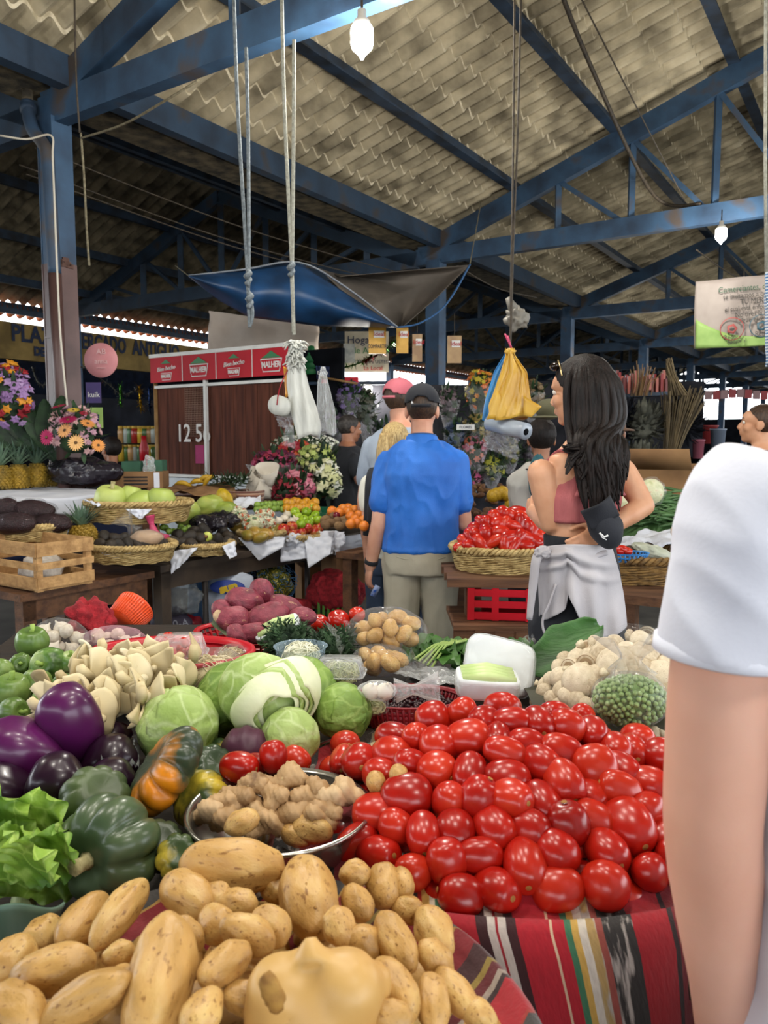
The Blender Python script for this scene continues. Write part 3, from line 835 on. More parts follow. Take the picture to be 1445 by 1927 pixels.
PL=[(437, 1627, 195, 104, 4, 0, 'large smooth potato on top of the heap just below the ginger bowl'), (357, 1686, 142, 94, 38, 1, 'plump potato leaning beside the largest top potato'), (226, 1717, 182, 74, -52, 2, 'long slim potato standing on the slope beside the dark green squash'), (157, 1730, 155, 76, -48, 3, 'long potato behind the slim one, against the striped rim'), (97, 1826, 165, 98, -14, 4, 'fat oval potato near the striped cloth edge'), (301, 1840, 262, 132, -78, 5, 'big long potato with a brown scabby knob in the middle of the heap'), (222, 1796, 66, 54, -20, 6, 'small pale potato tucked under the slim one'), (160, 1884, 195, 90, -28, 7, 'long potato lying low in front of the oval one'), (424, 1815, 122, 74, -38, 0, 'pale potato with a dimple beside the knobbly giant'), (380, 1906, 108, 78, -58, 1, 'small potato at the lower front edge between two giants'), (22, 1806, 100, 80, -50, 2, 'yellow potato at the rim behind the fat oval one'), (30, 1905, 150, 110, 30, 3, 'blurred potato at the very front of the basket'), (408, 1738, 95, 74, 50, 4, 'shaded potato beneath the plump one'), (466, 1758, 112, 76, 28, 6, 'round cream potato in the middle hollow'), (510, 1742, 96, 72, 50, 5, 'golden potato behind the cream one'), (583, 1686, 196, 116, 76, 7, 'large wrinkled and cracked potato standing upright'), (514, 1668, 84, 60, 60, 1, 'dark potato in the gap behind the wrinkled one'), (668, 1645, 60, 54, 0, 2, 'small round potato beside the plum tomatoes'), (722, 1668, 100, 76, 88, 3, 'yellowish potato with a rough top beside the plum tomatoes'), (757, 1662, 66, 48, 80, 4, 'small brown potato wedged behind the yellowish one'), (767, 1712, 62, 54, 10, 6, 'small round potato next to the striped cloth'), (672, 1700, 84, 62, 62, 0, 'freckled potato beside the wrinkled one'), (818, 1752, 118, 72, 64, 1, 'curved potato at the outer edge over the striped cloth'), (684, 1778, 84, 74, 40, 2, 'half hidden potato behind the knobbly giant'), (745, 1772, 128, 78, 60, 3, 'pinkish long potato on the slope behind the knobbly giant'), (742, 1862, 138, 88, 62, 4, 'bulbous potato at the shoulder of the knobbly giant'), (820, 1806, 88, 62, 50, 5, 'lumpy potato with a small nub near the basket edge'), (858, 1868, 120, 62, 50, 7, 'finger shaped potato at the basket edge'), (815, 1888, 118, 68, 85, 0, 'upright long potato at the lower basket edge'), (902, 1910, 70, 60, 30, 1, 'small potato at the lowest corner of the basket'), (735, 1918, 90, 70, 20, 6, 'potato partly covered by the knobbly giant'), (446, 1700, 90, 66, 10, 2, 'brown potato in shade under the largest top potato'), (408, 1692, 70, 60, 60, 3, 'small potato in shade beside the plump one'), (640, 1745, 80, 66, 70, 5, 'potato pressed against the wrinkled one'), (460, 1880, 90, 70, 20, 4, 'potato deep in the hollow before the knobbly giant'), (350, 1760, 80, 66, 40, 0, 'potato low between the plump one and the scabby one'), (690, 1850, 90, 70, 50, 6, 'potato squeezed behind the bulbous one'), (235, 1850, 80, 70, 10, 1, 'potato low beside the big scabby one'), (80, 1760, 90, 70, -40, 5, 'potato along the striped rim behind the oval one'), ]
for k, (px, py, Lp, Wp, a, mi, lab)in enumerate(PL):
 p=on(px, py, DP)
 if p.y>.93 or p.z<.8:p=at(px, py, .885)
 sh=any(w in lab for w in('shade', 'gap', 'half hidden', 'under the', 'hollow before', 'low be', 'squeezed', 'behind the cream'))
 L, Wd=Lp*p.y/FPX*1.08, Wp*p.y/FPX*1.02
 a3=img_axis(px, py, a, DP);ax=(a3+.5*idir(a)).normalized()
 n=V((p.x+.15, p.y-.66, .5)).normalized()
 if sh:p=p+(p-V((0, 0, EYE))).normalized()*.025
 o=put('potato', POT[mi], p, ax, L, lab, 'potato', scale=(Wd, Wd*.92, L))
 bm=nb();random.seed(k)
 for e in range(5):
  t=rnd(0, 6.28);z=rnd(-.36, .36);r=.49*math.sqrt(max(0, 1-4*z*z))
  lathe(bm, (0, 0, 0), [(.001, .004), (.018, .002), (.026, -.006)], 7, M=Matrix.Translation((r*math.cos(t), r*math.sin(t), z))@frame((math.cos(t), math.sin(t), z)))
 if Lp>100:kid('potato_eyes', mesh('eyes', bm, M_POTEYE), o)['kind']='stuff'
 else:bm.free()
p=at(598, 1868, .635)
bm=nb();Yp=.635/FPX
def bp(px, py, r, dy=0):ball(bm, at(px, py, .635+dy), r*Yp, sub=3, nz=.08, seed=px)
bp(585, 1880, 100, .01);bp(530, 1865, 72);bp(650, 1862, 78);bp(640, 1895, 92, .01);bp(700, 1850, 45, .02);bp(530, 1905, 78);bp(600, 1920, 100)
tube(bm, [at(590, 1810, .635), at(584, 1785, .64), at(583, 1762, .645)], [42*Yp, 27*Yp, 20*Yp], 12)
bm2=fuse(bm, .005, 8)
o=solo('potato', bm2, M_POT, 'huge knobbly potato with a stub on top and a brown bruise, front of the heap', 'potato')
bm=nb();ball(bm, at(512, 1868, .585), (.009, .004, .018), Matrix.Rotation(-.3, 4, 'Y'), 3, .3, 3, 2);obj('bruise', bm, M_POTEYE, o)
random.seed(11)
for i in range(7):
 for j in range(6):
  x, y=-.15+(i-3)*.085, .66+(j-2.5)*.09
  if((x+.15)/.32)**2+((y-.66)/.31)**2>.85:continue
  put('potato', POTL[(i+j)%4], V((x, y, DP(x, y)-.065)), V((rnd(-1, 1), rnd(-1, 1), rnd(-.2, .2))), .1, 'potato in the buried layer of the near basket', 'potato', 'buried layer of potatoes', scale=(.066, .064, .1))
bc=at(526, 1522, 1.06);bc.z-=.085
bt=thing('steel_bowl', 'shallow shiny metal bowl holding ginger roots', 'bowl', bc)
M_STEEL=mat('dull_steel', '8a8780', 'a8a59e', rough=.22, metal=.9, scale=6)
bm=nb();Rb=.126
lathe(bm, bc, [(.001, 0), (.07, .0), (.1, .025), (.118, .06), (Rb, .085), (Rb+.004, .088), (Rb+.003, .083), (.114, .058), (.096, .028), (.068, .004), (.001, .004)], 56)
obj('body', bm, M_STEEL, bt)
bm=nb();lathe(bm, bc, [(Rb-.001, .084), (Rb+.004, .09), (Rb+.008, .087), (Rb+.004, .082)], 56, caps=False);obj('rolled_rim', bm, M_STEEL, bt)
M_GIN=matr('ginger_skin', ['8d6b45', 'b8966a', 'cdb088'], rough=.6, scale=5, bump=.3, bscale=40, spots='6a4a2c', spot_scale=16, spot_pos=.66)
M_GCUT=mat('ginger_cut_end', 'd8c090', 'a88a5c', rough=.7, scale=120)
GL=[(430, 1510, 'fat two-lobed ginger root at the bowl edge'), (480, 1475, 'tallest knobbly ginger root of the bowl'), (545, 1460, 'ginger root with a cut end at the back of the bowl'), (545, 1530, 'large branching ginger root across the bowl middle'), (600, 1490, 'brown ginger root by the far rim of the bowl'), (632, 1500, 'stubby ginger root by the steel rim'), (590, 1535, 'ginger root lying towards the plum tomatoes'), (500, 1545, 'ginger root with three fingers near the bowl front')]
GL+=[(400, 1525, 'ginger root against the near steel side of the bowl'), (455, 1500, 'ginger root below the tallest one'), (575, 1500, 'ginger root under the cut-ended one'), (520, 1500, 'ginger root in the thick of the heap'), (610, 1525, 'smooth ginger finger at the tomato side of the bowl'), (650, 1490, 'small ginger root at the far edge of the bowl'), (430, 1540, 'low ginger root by the brown potato')]
random.seed(5)
for k, (px, py, lab)in enumerate(GL):
 p=at(px, py, 1.06+(1522-py)/1448*.9);bm=nb();S=1.06/FPX
 a0=rnd(0, 6.28)
 for q in range(4):
  a=a0+q*rnd(1.2, 1.9);d=V((math.cos(a), .6*math.sin(a), .55*math.sin(a*1.7)))
  L=rnd(20, 36)*S
  pts=[p, p+d*L*.5, p+d*L]
  tube(bm, pts, [21*S, 18*S, 15*S], 10);ball(bm, p+d*L, 17*S, sub=2, nz=.15, seed=k+q)
  if q<2:ball(bm, p+d*L*.5+V((rnd(-1, 1), -.6, rnd(0, 1)))*14*S, 11*S, sub=2)
 ball(bm, p, 25*S, sub=2, nz=.2, seed=k)
 bm=fuse(bm, .0035, 3, disp=lambda c:.0012*math.sin(c.x*700+c.z*500))
 o=solo('ginger_root', bm, M_GIN, lab, 'ginger')
 bm=nb();ball(bm, p+V((rnd(-14, 14)*S, -18*S, rnd(0, 10)*S)), (7*S, 5*S, 7*S), sub=2);obj('cut_end', bm, M_GCUT, o)
p=at(455, 1548, .99);put('potato', POT[2], p, idir(-25), .05, 'small brown potato lying among the ginger roots', 'potato', scale=(.034, .034, .05))
for px, py, L, lab in((588, 1580, .06, 'pale brown potato at the back of the ginger bowl'), (560, 1590, .05, 'small potato under the ginger at the bowl bottom')):
 put('potato', POT[4], at(px, py-20, 1.04), idir(10), L, lab, 'potato', scale=(L*.7, L*.7, L))
for px, py, lab in((708, 1480, 'small potato lying among the plum tomatoes, nearer the ginger bowl'), (750, 1468, 'small potato lying among the plum tomatoes, the one above the large red tomato')):
 p=on(px, py, DT);p=p+V((0, -.022, .016));put('potato', POT[1], p, idir(70), .032, lab, 'potato', scale=(.028, .028, .034))
M_SQD=matr('dark_squash_rind', ['1a271c', '33452f', '5a6b48'], rough=.3, scale=9, spots='7a7a2a', spot_scale=7, spot_pos=.72, bump=.12, bscale=18)
M_SQO=matr('turban_squash_rind', ['1d2a1e', '36432e', '55603f'], rough=.35, scale=10, spots='cf7d10', spot_scale=7, spot_pos=.5, bump=.1)
M_SQY=matr('striped_squash_rind', ['1c2a18', '2f4422', '4d6030'], rough=.35, scale=10, spots='c9b23a', spot_scale=12, spot_pos=.57)
M_SQG=matr('olive_squash_rind', ['2a3a20', '4b5c35', '6f7a4a'], rough=.4, scale=9, bump=.1)
pumpkin('squash', at(205, 1598, .98), .074, .105, V((-.42, -1, .12)), M_SQD, 'dark green ribbed squash with a pale cut stem facing the front', lobes=8, depth=.2, seed=1)
pumpkin('squash', at(180, 1505, 1.08), .052, .075, V((.5, -.4, .8)), M_SQG, 'mottled olive squash behind the dark green ribbed one', lobes=9, depth=.12, seed=2, stem=False)
pumpkin('squash', at(313, 1450, 1.12), .074, .068, V((-.72, -.2, .62)), M_SQO, 'ribbed squash with bright orange patches leaning on the cabbage', lobes=10, depth=.26, seed=3, stem=False)
pumpkin('squash', at(378, 1505, 1.13), .046, .07, V((-.5, -.6, .6)), M_SQY, 'striped green and yellow squash beside the ginger bowl', lobes=9, depth=.14, seed=4, stem=False)
pumpkin('squash', at(300, 1592, 1.02), .036, .06, V((.3, -.5, .8)), M_SQO, 'small green and orange squash in shade by the bowl', lobes=8, depth=.12, seed=5, stem=False)
pumpkin('squash', at(398, 1448, 1.22), .042, .06, V((.5, -.5, .7)), M_SQD, 'dark squash half hidden behind the orange patched one', lobes=9, depth=.12, seed=6, stem=False)
pumpkin('squash', at(335, 1612, .97), .03, .05, V((.2, -.7, .7)), M_SQY, 'little striped squash above the potatoes', lobes=8, depth=.12, seed=7, stem=False)
pumpkin('squash', at(405, 1425, 1.3), .035, .05, V((-.2, -.5, .8)), M_SQY, 'yellow streaked squash under the round cabbage', lobes=8, depth=.12, seed=8, stem=False)
M_AUB=mat('aubergine_skin', '3a0c34', '6a1f63', rough=.3, scale=3, coat=.12, c3='55204e')
M_AUBD=mat('dark_aubergine_skin', '1b0818', '33102e', rough=.3, scale=3, coat=.1)
M_CALYX=mat('green_calyx', '4a5a2a', '76834a', rough=.7, scale=30)
def aubergine(px, py, Y, L, W, axis, m, label):
 c=at(px, py, Y);t=thing('aubergine', label, 'aubergine', c);M=Matrix.Translation(c)@frame(axis)
 bm=nb();lathe(bm, (0, 0, 0), [(max(.001, W/2*r), L*z)for r, z in((0, .5), (.35, .485), (.66, .43), (.88, .32), (1, .16), (1, 0), (.9, -.16), (.72, -.3), (.5, -.42), (.3, -.49), (.02, -.5))], 36, M=M, fn=lambda a, r, z:1+.05*math.cos(3*a+1)+.025*math.cos(5*a))
 obj('fruit', bm, m, t)
 bm=nb()
 for k in range(6):
  a=k*1.047;leafy(bm, M@V((0, 0, -.5*L)), (M.to_3x3()@V((math.cos(a), math.sin(a), .5))), M.to_3x3()@V((0, 0, -1)), W*.32, W*.22, ruf=.0, nu=4, nv=3, curl=-.4)
 tube(bm, [M@V((0, 0, -.48*L)), M@V((.004, 0, -.6*L))], [.011, .008], 8);obj('calyx', bm, M_CALYX, t)
 return t
aubergine(137, 1370, 1.27, .165, .102, V((-.12, -.3, 1)), M_AUB, 'large upright violet aubergine, tallest of the pile')
aubergine(48, 1425, 1.22, .155, .118, V((-.75, -.45, .55)), M_AUB, 'fat violet aubergine with shiny streaks leaning beside the tallest one')
aubergine(108, 1480, 1.14, .12, .088, V((.2, -.6, .7)), M_AUBD, 'dark aubergine below the violet ones, just above the lettuce')
aubergine(12, 1500, 1.14, .13, .09, V((-.5, -.5, .5)), M_AUBD, 'dark aubergine at the edge of the pile behind the lettuce')
aubergine(200, 1440, 1.26, .14, .09, V((.5, -.5, .5)), M_AUBD, 'dark aubergine in shade between the violet pile and the orange patched squash')
aubergine(190, 1410, 1.36, .13, .085, V((.7, -.2, .4)), M_AUBD, 'almost black aubergine behind the shaded one')
aubergine(206, 1478, 1.17, .12, .08, V((.4, -.6, .4)), M_AUBD, 'blackish aubergine above the olive squash')
def veined(name, c, leaf, vein, rough=.5, sc_=11, w_=.09, bump=.6):
 m=mat(name, *c, rough=rough, scale=9, bump=bump, bscale=34, detail=6);nt=m.node_tree;b=nt.nodes['Principled BSDF']
 src=b.inputs['Base Color'].links[0].from_socket;tc=nt.nodes.new('ShaderNodeTexCoord');nz=nt.nodes.new('ShaderNodeTexNoise');nz.inputs['Scale'].default_value=9
 nt.links.new(tc.outputs['Object'], nz.inputs['Vector']);mv=nt.nodes.new('ShaderNodeMixRGB');mv.inputs[0].default_value=.12
 nt.links.new(tc.outputs['Object'], mv.inputs[1]);nt.links.new(nz.outputs['Color'], mv.inputs[2])
 vo=nt.nodes.new('ShaderNodeTexVoronoi');vo.feature='DISTANCE_TO_EDGE';vo.inputs['Scale'].default_value=sc_;nt.links.new(mv.outputs[0], vo.inputs['Vector'])
 mr=nt.nodes.new('ShaderNodeMapRange');mr.inputs[1].default_value=0;mr.inputs[2].default_value=w_;mr.inputs[3].default_value=.5;mr.inputs[4].default_value=0
 nt.links.new(vo.outputs['Distance'], mr.inputs[0]);mx=nt.nodes.new('ShaderNodeMixRGB');mx.inputs[2].default_value=(*hexc(vein), 1)
 nt.links.new(mr.outputs[0], mx.inputs[0]);nt.links.new(src, mx.inputs[1]);nt.links.new(mx.outputs[0], b.inputs['Base Color'])
 return m
M_CBG=veined('cabbage_leaf', ('86a04c', 'b0c67c'), 0, 'c9d8a2', sc_=22, w_=.1)
M_CABW=mat('cabbage_white', 'ccd6a4', 'e9ecd2', rough=.5, scale=9, bump=.2)
M_CABG=veined('cabbage_green', ('55782c', '86a44c'), 0, 'a5be6e', sc_=24, w_=.1)
def cabbage(px, py, Y, r, label, m=None, squash=.85, leaves=4, seed=0, dirs=None):
 c=at(px, py, Y);t=thing('cabbage', label, 'cabbage', c);m=m or M_CBG
 bm=nb()
 for v in ball(bm, c, (r, r, r*squash), sub=5):
  n=(v.co-c).normalized()
  ang=math.atan2(n.z, n.x);d=1+.035*mnoise.noise(n*2.5+V((seed, 0, 0)))+.03*abs(mnoise.noise(n*7+V((0, seed, 0))))+.02*abs(mnoise.noise(n*16+V((seed, 0, 0))))+.014*math.sin(ang*11+3*mnoise.noise(n*3))
  v.co=c+(v.co-c)*d
 obj('head', bm, m, t)
 random.seed(seed+50)
 for k in range(leaves):
  ax=(dirs[k]if dirs else V((rnd(-1, 1), -1, rnd(-.3, 1)))).normalized();M=Matrix.Translation(c)@frame(ax, V((0, 0, 1)))
  bm=nb();cov=rnd(.95, 1.25)
  def sh(u, v, k=k):
   a=2*math.pi*u;q=v*cov*(1+.1*math.sin(3*a+k)+.04*math.sin(11*a))
   R=r*(1.02+.012*k+.035*v*v+.014*math.sin(9*a+k)*v+.012*abs(math.sin(a*4))*v)
   return M@V((R*math.sin(q)*math.cos(a), R*math.sin(q)*math.sin(a)*(.95), R*math.cos(q)*(.9)))
  grid(bm, 44, 12, sh);bmesh.ops.remove_doubles(bm, verts=bm.verts, dist=1e-5);thicken(bm, .0015)
  obj('outer_leaf', bm, m, t)
 return t
M_LET=veined('lettuce_leaf', ('4c7a22', '9cbc44'), 0, 'b4cc6a', sc_=26, w_=.06, bump=.8)
lt=thing('lettuce', 'frilly bright green lettuce head in front of the dark aubergine', 'lettuce', at(40, 1690, .98))
random.seed(21)
for k, (px, py, L, W, tx, tz)in enumerate(((60, 1680, .16, .13, .25, 1), (30, 1690, .17, .14, -.1, 1), (75, 1690, .13, .12, .55, .8), (10, 1680, .16, .13, -.5, .9), (50, 1690, .12, .12, .1, .9), (88, 1660, .10, .09, .35, .6), (20, 1660, .10, .11, .1, .5), (60, 1660, .1, .1, .2, .4))):
 bm=nb();leafy(bm, at(px-20, py, 1.0-.012*k), V((tx, -.12*k/3+.1, tz)), V((.1, -1, .3)), L*.92, W*.8, ruf=.12, fr=5, nu=56, nv=36, curl=.1, seed=k*1.9, fold=.05)
 obj('leaf', bm, M_LET, lt)
bm=nb();tube(bm, [at(40, 1740, .97), at(45, 1690, .99), at(60, 1640, 1.0)], [.02, .016, .008], 10);obj('pale_rib', bm, mat('pale_leaf_rib', 'b7c98a', 'd5dfb4', scale=20), lt)
lf=thing('cabbage_leaf', 'loose blue-green cabbage leaf cupped beneath the lettuce', 'leaf', at(30, 1730, .88))
bm=nb()
def cup(u, v):
 a=(u-.5)*2.6;r=.085*(.6+.4*v)
 return at(5, 1722, .9)+V((r*math.sin(a)*1.0, -r*math.cos(a)*.6, -.05+.085*v+.01*math.sin(a*4)*v))
grid(bm, 28, 10, cup);thicken(bm, .003);obj('blade', bm, mat('bluish_leaf', '4c6a5a', '7d978a', rough=.45, scale=14, stretch=(1, 1, .2)), lf)
cabbage(335, 1368, 1.32, .07, 'pale round cabbage behind the orange patched squash', M_CBG, leaves=3, seed=1)
cabbage(437, 1318, 1.46, .072, 'green cabbage pressed behind the halved one', M_CABG, leaves=3, seed=2)
cabbage(572, 1300, 1.56, .068, 'shaded dark green cabbage behind the halved one, beside the sprout tray', M_CABG, leaves=2, seed=3)
cabbage(645, 1342, 1.44, .056, 'flat crinkled cabbage next to the plum tomato heap', M_CABG, leaves=3, seed=4, squash=.7)
cabbage(545, 1390, 1.3, .052, 'small pale cabbage just above the ginger bowl', M_CBG, leaves=3, seed=5)
hc=at(490, 1304, 1.38);t=thing('cabbage', 'big cut cabbage showing its layered white leaves', 'cabbage', hc)
bm=nb()
for v in ball(bm, hc, (.078, .07, .072), Matrix.Rotation(.5, 4, 'Y'), 5):
 n=(v.co-hc).normalized();v.co=hc+(v.co-hc)*(1+.03*mnoise.noise(n*2.5)+.02*abs(mnoise.noise(n*6)))
obj('head', bm, M_CBG, t)
for k in range(5):
 M=Matrix.Translation(hc+V((.004+.005*k, -.02+.011*k, 0)))@frame(V((.5, -.75, -.25)), V((0, 0, 1)))
 bm=nb()
 def sh(u, v, k=k):
  a=2*math.pi*u;q=.55+v*(.62+.1*k*.3)+.04*math.sin(5*a+k)
  R=.0735+.0028*k
  return M@V((R*math.sin(q)*math.cos(a), R*math.sin(q)*math.sin(a)*1.02, R*math.cos(q)))
 grid(bm, 50, 8, sh);bmesh.ops.remove_doubles(bm, verts=bm.verts, dist=1e-5);thicken(bm, .0018);obj('cut_leaf', bm, M_CABW if k%2==0 else M_CBG, t)
bm=nb()
def rib(u, v):
 x=(u-.5)*2
 return at(478+x*(24+16*v)+10*v, 1350-78*v, 1.318-.012*math.cos(x*1.4)+.02*v)+V((0, .008*abs(x), 0))
grid(bm, 16, 16, rib);thicken(bm, .003);obj('thick_leaf_base', bm, M_CABW, t)
bm=nb();ball(bm, at(492, 1360, 1.325), (.018, .012, .01), sub=3, nz=.3);obj('cut_stalk', bm, mat('browned_stalk', 'a88a5a', 'd5c498', scale=60), t)
bm=nb()
for v in ball(bm, at(462, 1408, 1.27), (.042, .04, .036), sub=4):v.co+=V((0, 0, .002*math.sin(v.co.x*260)))
solo('red_cabbage', bm, mat('red_cabbage_skin', '3f1c30', '5d3148', rough=.45, scale=8, bump=.2), 'small purple cabbage under the cut green cabbage', 'cabbage')
for k, (px, py, L, lab, a)in enumerate(((450, 1443, .062, 'bright red tomato resting against the ginger roots', 0), (514, 1424, .052, 'orange-red tomato pointing up below the small pale cabbage', 80), (485, 1440, .05, 'red tomato hidden behind the ginger roots', 10), (557, 1430, .05, 'plum tomato between the ginger bowl and the striped rim', 20))):
 o=put('tomato', TOM[(0, 1, 2, 1)[k]], at(px, py, 1.16+.02*k), idir(a, -.3), L, lab, 'tomato', scale=(L*1.12, L*1.12, L));kid('stem_scar', SCAR, o)
M_OYS=matr('oyster_mushroom', ['a8946c', 'd6c69c', 'e6dcc0'], rough=.7, scale=6, bump=.25, bscale=24, mixn=.4)
random.seed(31)
OL=[]
for i in range(40):
 px, py=rnd(85, 370), rnd(1240, 1350)
 if px<150 and py<1295-(px-90)*.3:continue
 if py<1250 and not 215<px<330:continue
 if px>300 and py>1310:continue
 OL.append((px, py))
OL+=[(300, 1268), (245, 1262), (225, 1300), (190, 1290), (150, 1300), (270, 1330), (290, 1345), (200, 1340), (115, 1325), (345, 1295), (320, 1310), (170, 1262)]
for k, (px, py)in enumerate(OL):
 p=on(px, py, GG(.125));R=rnd(.038, .058)
 d=V((rnd(-1, 1), rnd(-.9, .2), rnd(-.1, .9))).normalized();M=Matrix.Translation(p)@frame(d, V((0, 0, 1)))
 bm=nb()
 def fan(u, v, k=k):
  a=(u-.5)*4.3;r=R*(.12+.88*v)*(1+.12*math.sin(a*3+k)*v)
  return M@V((r*math.sin(a), R*(.22*v*v+.16*math.sin(a*2.3+k)*v-.1*math.sin(a*5+k)*v*v), R*.9-r*math.cos(a)-R*.3))
 grid(bm, 18, 8, fan);thicken(bm, .004)
 tube(bm, [M@V((0, 0, R*.5)), M@V((0, -.1*R, R*1.0)), M@V((.1*R, -.1*R, R*1.2))], [R*.2, R*.2, R*.14], 7)
 up='near the cabbage' if px>240 else 'near the violet aubergine'
 solo('oyster_mushroom', bm, M_OYS, f'cream oyster mushroom cap in the pile {up}', 'mushroom', f'oyster mushrooms {up}')
M_ZUC=matr('round_courgette_skin', ['3a5520', '62803a', '93a860'], rough=.35, scale=22, mixn=.4)
M_ZUCD=matr('striped_courgette_skin', ['1e3d18', '5b7f38', 'b9c98a'], rough=.35, scale=26, mixn=.2)
M_ZST=mat('courgette_stem', '6f9038', '9db85c', rough=.6, scale=30)
for k, (px, py, r, ax, lab)in enumerate(((60, 1208, 31, (.1, -.2, 1), 'round green courgette on top of the pile, stem upright'), (39, 1250, 22, (.3, -.8, .3), 'round courgette just below the top one'), (93, 1253, 36, (-.2, -.85, .35), 'dark striped round courgette with its stem facing out'), (68, 1285, 29, (-.1, -.3, -.9), 'light round courgette with its stem hanging down'), (22, 1300, 36, (.1, -.2, .9), 'ribbed round courgette at the edge of the pile'), (25, 1341, 30, (.8, -.4, .2), 'yellowish round courgette at the bottom of the pile'), (2, 1263, 24, (-.3, -.5, .6), 'round courgette cut off by the edge of view'), (130, 1248, 24, (.2, -.3, .9), 'olive round courgette behind the striped one'), (120, 1290, 24, (.7, -.4, .3), 'shaded round courgette beside the oyster mushrooms'), (78, 1318, 20, (.5, -.5, .7), 'small shaded courgette under the light one'))):
 p=on(px, py, GG(.1));S=p.y/FPX
 pumpkin('round_courgette', p, r*S, r*1.9*S, V(ax), M_ZUCD if 'striped' in lab else M_ZUC, lab, 'courgette', lobes=10, depth=.045, seed=k, stem_m=M_ZST)
M_FILM=film('clear_film', 'a8a8a8', .06, .1)
M_FILM2=film('milky_film', 'e8ecee', .22, .18)
M_REDP=mat('red_plastic', 'a80f1c', 'c01828', rough=.35, scale=3)
M_MAROON=mat('maroon_plastic', '7a0f1c', '911826', rough=.4, scale=3)
M_ORANGE=mat('orange_plastic', 'd8481a', 'e2562a', rough=.4, scale=3)
M_FOAM=mat('white_foam', 'cfd6da', 'e2e7e8', rough=.6, scale=8, bump=.1)
M_CUC=mat('pale_courgette_flesh', 'b7cf86', 'd2e0a8', rough=.4, scale=18)
c=on(322, 1232, GG(.11));c.z-=.1
plastic_basket('red_tub', c, .175, .12, .11, M_REDP, 'wide red plastic tub behind the oyster mushrooms', holes=False, cat='tub')
kn=thing('knife', 'knife with a bright orange handle laid across the red tub', 'knife', at(215, 1232, 1.6))
bm=nb();tube(bm, [at(166, 1226, 1.6), at(215, 1232, 1.6), at(268, 1238, 1.58)], [.011, .013, .012], 10, flat=.6);obj('handle', bm, M_ORANGE, kn)
bm=nb();bar(bm, at(268, 1238, 1.58), at(330, 1246, 1.56), .002, .02);obj('blade', bm, M_STEEL, kn)
def clamshell(px, py, Y, w_, d_, h_, label, rz=0.0, tiltx=0.0):
 c=at(px, py, Y);t=thing('clamshell_box', label, 'box', c, rz)
 R0=Matrix.Translation(c)@Matrix.Rotation(rz, 4, 'Z')@Matrix.Rotation(tiltx, 4, 'X')
 def shell(z0, z1, s0, s1, nm):
  bm=nb();rs=[]
  for z, s in((z0, s0), (z0*.5+z1*.5, (s0+s1)/2), (z1, s1)):
   rs.append([R0@V((w_/2*s*(abs(math.cos(a))**.4)*math.copysign(1, math.cos(a)), d_/2*s*(abs(math.sin(a))**.4)*math.copysign(1, math.sin(a))+.002*math.sin(14*a), z))for a in[2*math.pi*i/40 for i in range(40)]])
  vv=rings(bm, rs, caps=False)
  bm.faces.new(vv[0 if nm=='base' else-1]);obj(nm, bm, M_FILM2 if nm=='lid' else M_FILM, t)
 shell(0, h_*.5, .84, 1.0, 'base');shell(h_*.5, h_, 1.0, .82, 'lid')
 bm=nb();rs=[]
 for q, z in((1.0, h_*.49), (1.06, h_*.49), (1.06, h_*.53), (1.0, h_*.53)):
  rs.append([R0@V((w_/2*q*(abs(math.cos(a))**.4)*math.copysign(1, math.cos(a)), d_/2*q*(abs(math.sin(a))**.4)*math.copysign(1, math.sin(a)), z))for a in[2*math.pi*i/40 for i in range(40)]])
 rings(bm, rs, caps=False);obj('hinge_rim', bm, M_FILM2, t)
 return R0
R0=clamshell(338, 1262, 1.6, .115, .085, .075, 'clear clamshell box of cherry tomatoes on the red tub', .1)
random.seed(9)
for k in range(22):
 q=R0@V((rnd(-.043, .043), rnd(-.03, .03), .014+.026*(k//9)))
 o=put('cherry_tomato', TOMF[0], q, V((rnd(-1, 1), rnd(-1, 1), rnd(-1, 1))), .024, 'cherry tomato inside the clear clamshell box', 'tomato', 'cherry tomatoes in the box', scale=(.026, .026, .024))
for k, (px, py)in enumerate(((318, 1256), (330, 1258), (345, 1256), (322, 1246))):
 put('cherry_tomato', TOMF[1], at(px, py+8, 1.52), V((0, 0, 1)), .026, 'loose cherry tomato in front of the clear box', 'tomato', 'loose cherry tomatoes by the box', scale=(.03, .03, .027))
def strands(bm, c, rx, ry, rz, n, r, L=.08, seed=0, flat=False):
 random.seed(seed)
 for k in range(n):
  d=V((rnd(-1, 1), rnd(-1, 1), rnd(-1, 1))).normalized();p=V(c)+V((d.x*rx, d.y*ry, d.z*rz))*rnd(.55, 1)
  t=d.cross(V((rnd(-1, 1), rnd(-1, 1), rnd(-1, 1)))).normalized();b=d*-.25
  tube(bm, [p-t*L*.5+b*L, p-t*L*.2, p+t*L*.2, p+t*L*.5+b*L], r, 4, caps=False)
def bag(px, py, Y, rx, ry, rz, label, fm=None, nd=None, nl=.07, nr=.012, seed=0, amp=.1, M=None, cat='bag', name='plastic_bag'):
 c=at(px, py, Y);t=thing(name, label, cat, c);fm=fm or M_FILM
 bm=nb();crumpled(bm, c, rx, ry, rz, M, 4, amp, 2.4, seed);obj('bag_film', bm, fm, t)
 if nd is not None:
  nd=V(nd).normalized();p=c+V((nd.x*rx, nd.y*ry, nd.z*rz))*.93
  bm=nb();neck(bm, p, nd, nl, nr*2.2, nr*3.2, seed=seed);obj('gathered_neck', bm, fm, t)
 return c
M_SPR=mat('bean_sprouts', 'c9b888', 'e0d4ac', rough=.5, scale=30)
M_SPRW=mat('white_sprouts', 'd5d6bc', 'e9e8d4', rough=.5, scale=30)
M_SPRG=mat('green_sprouts', '98a25c', 'cbc998', rough=.5, scale=30)
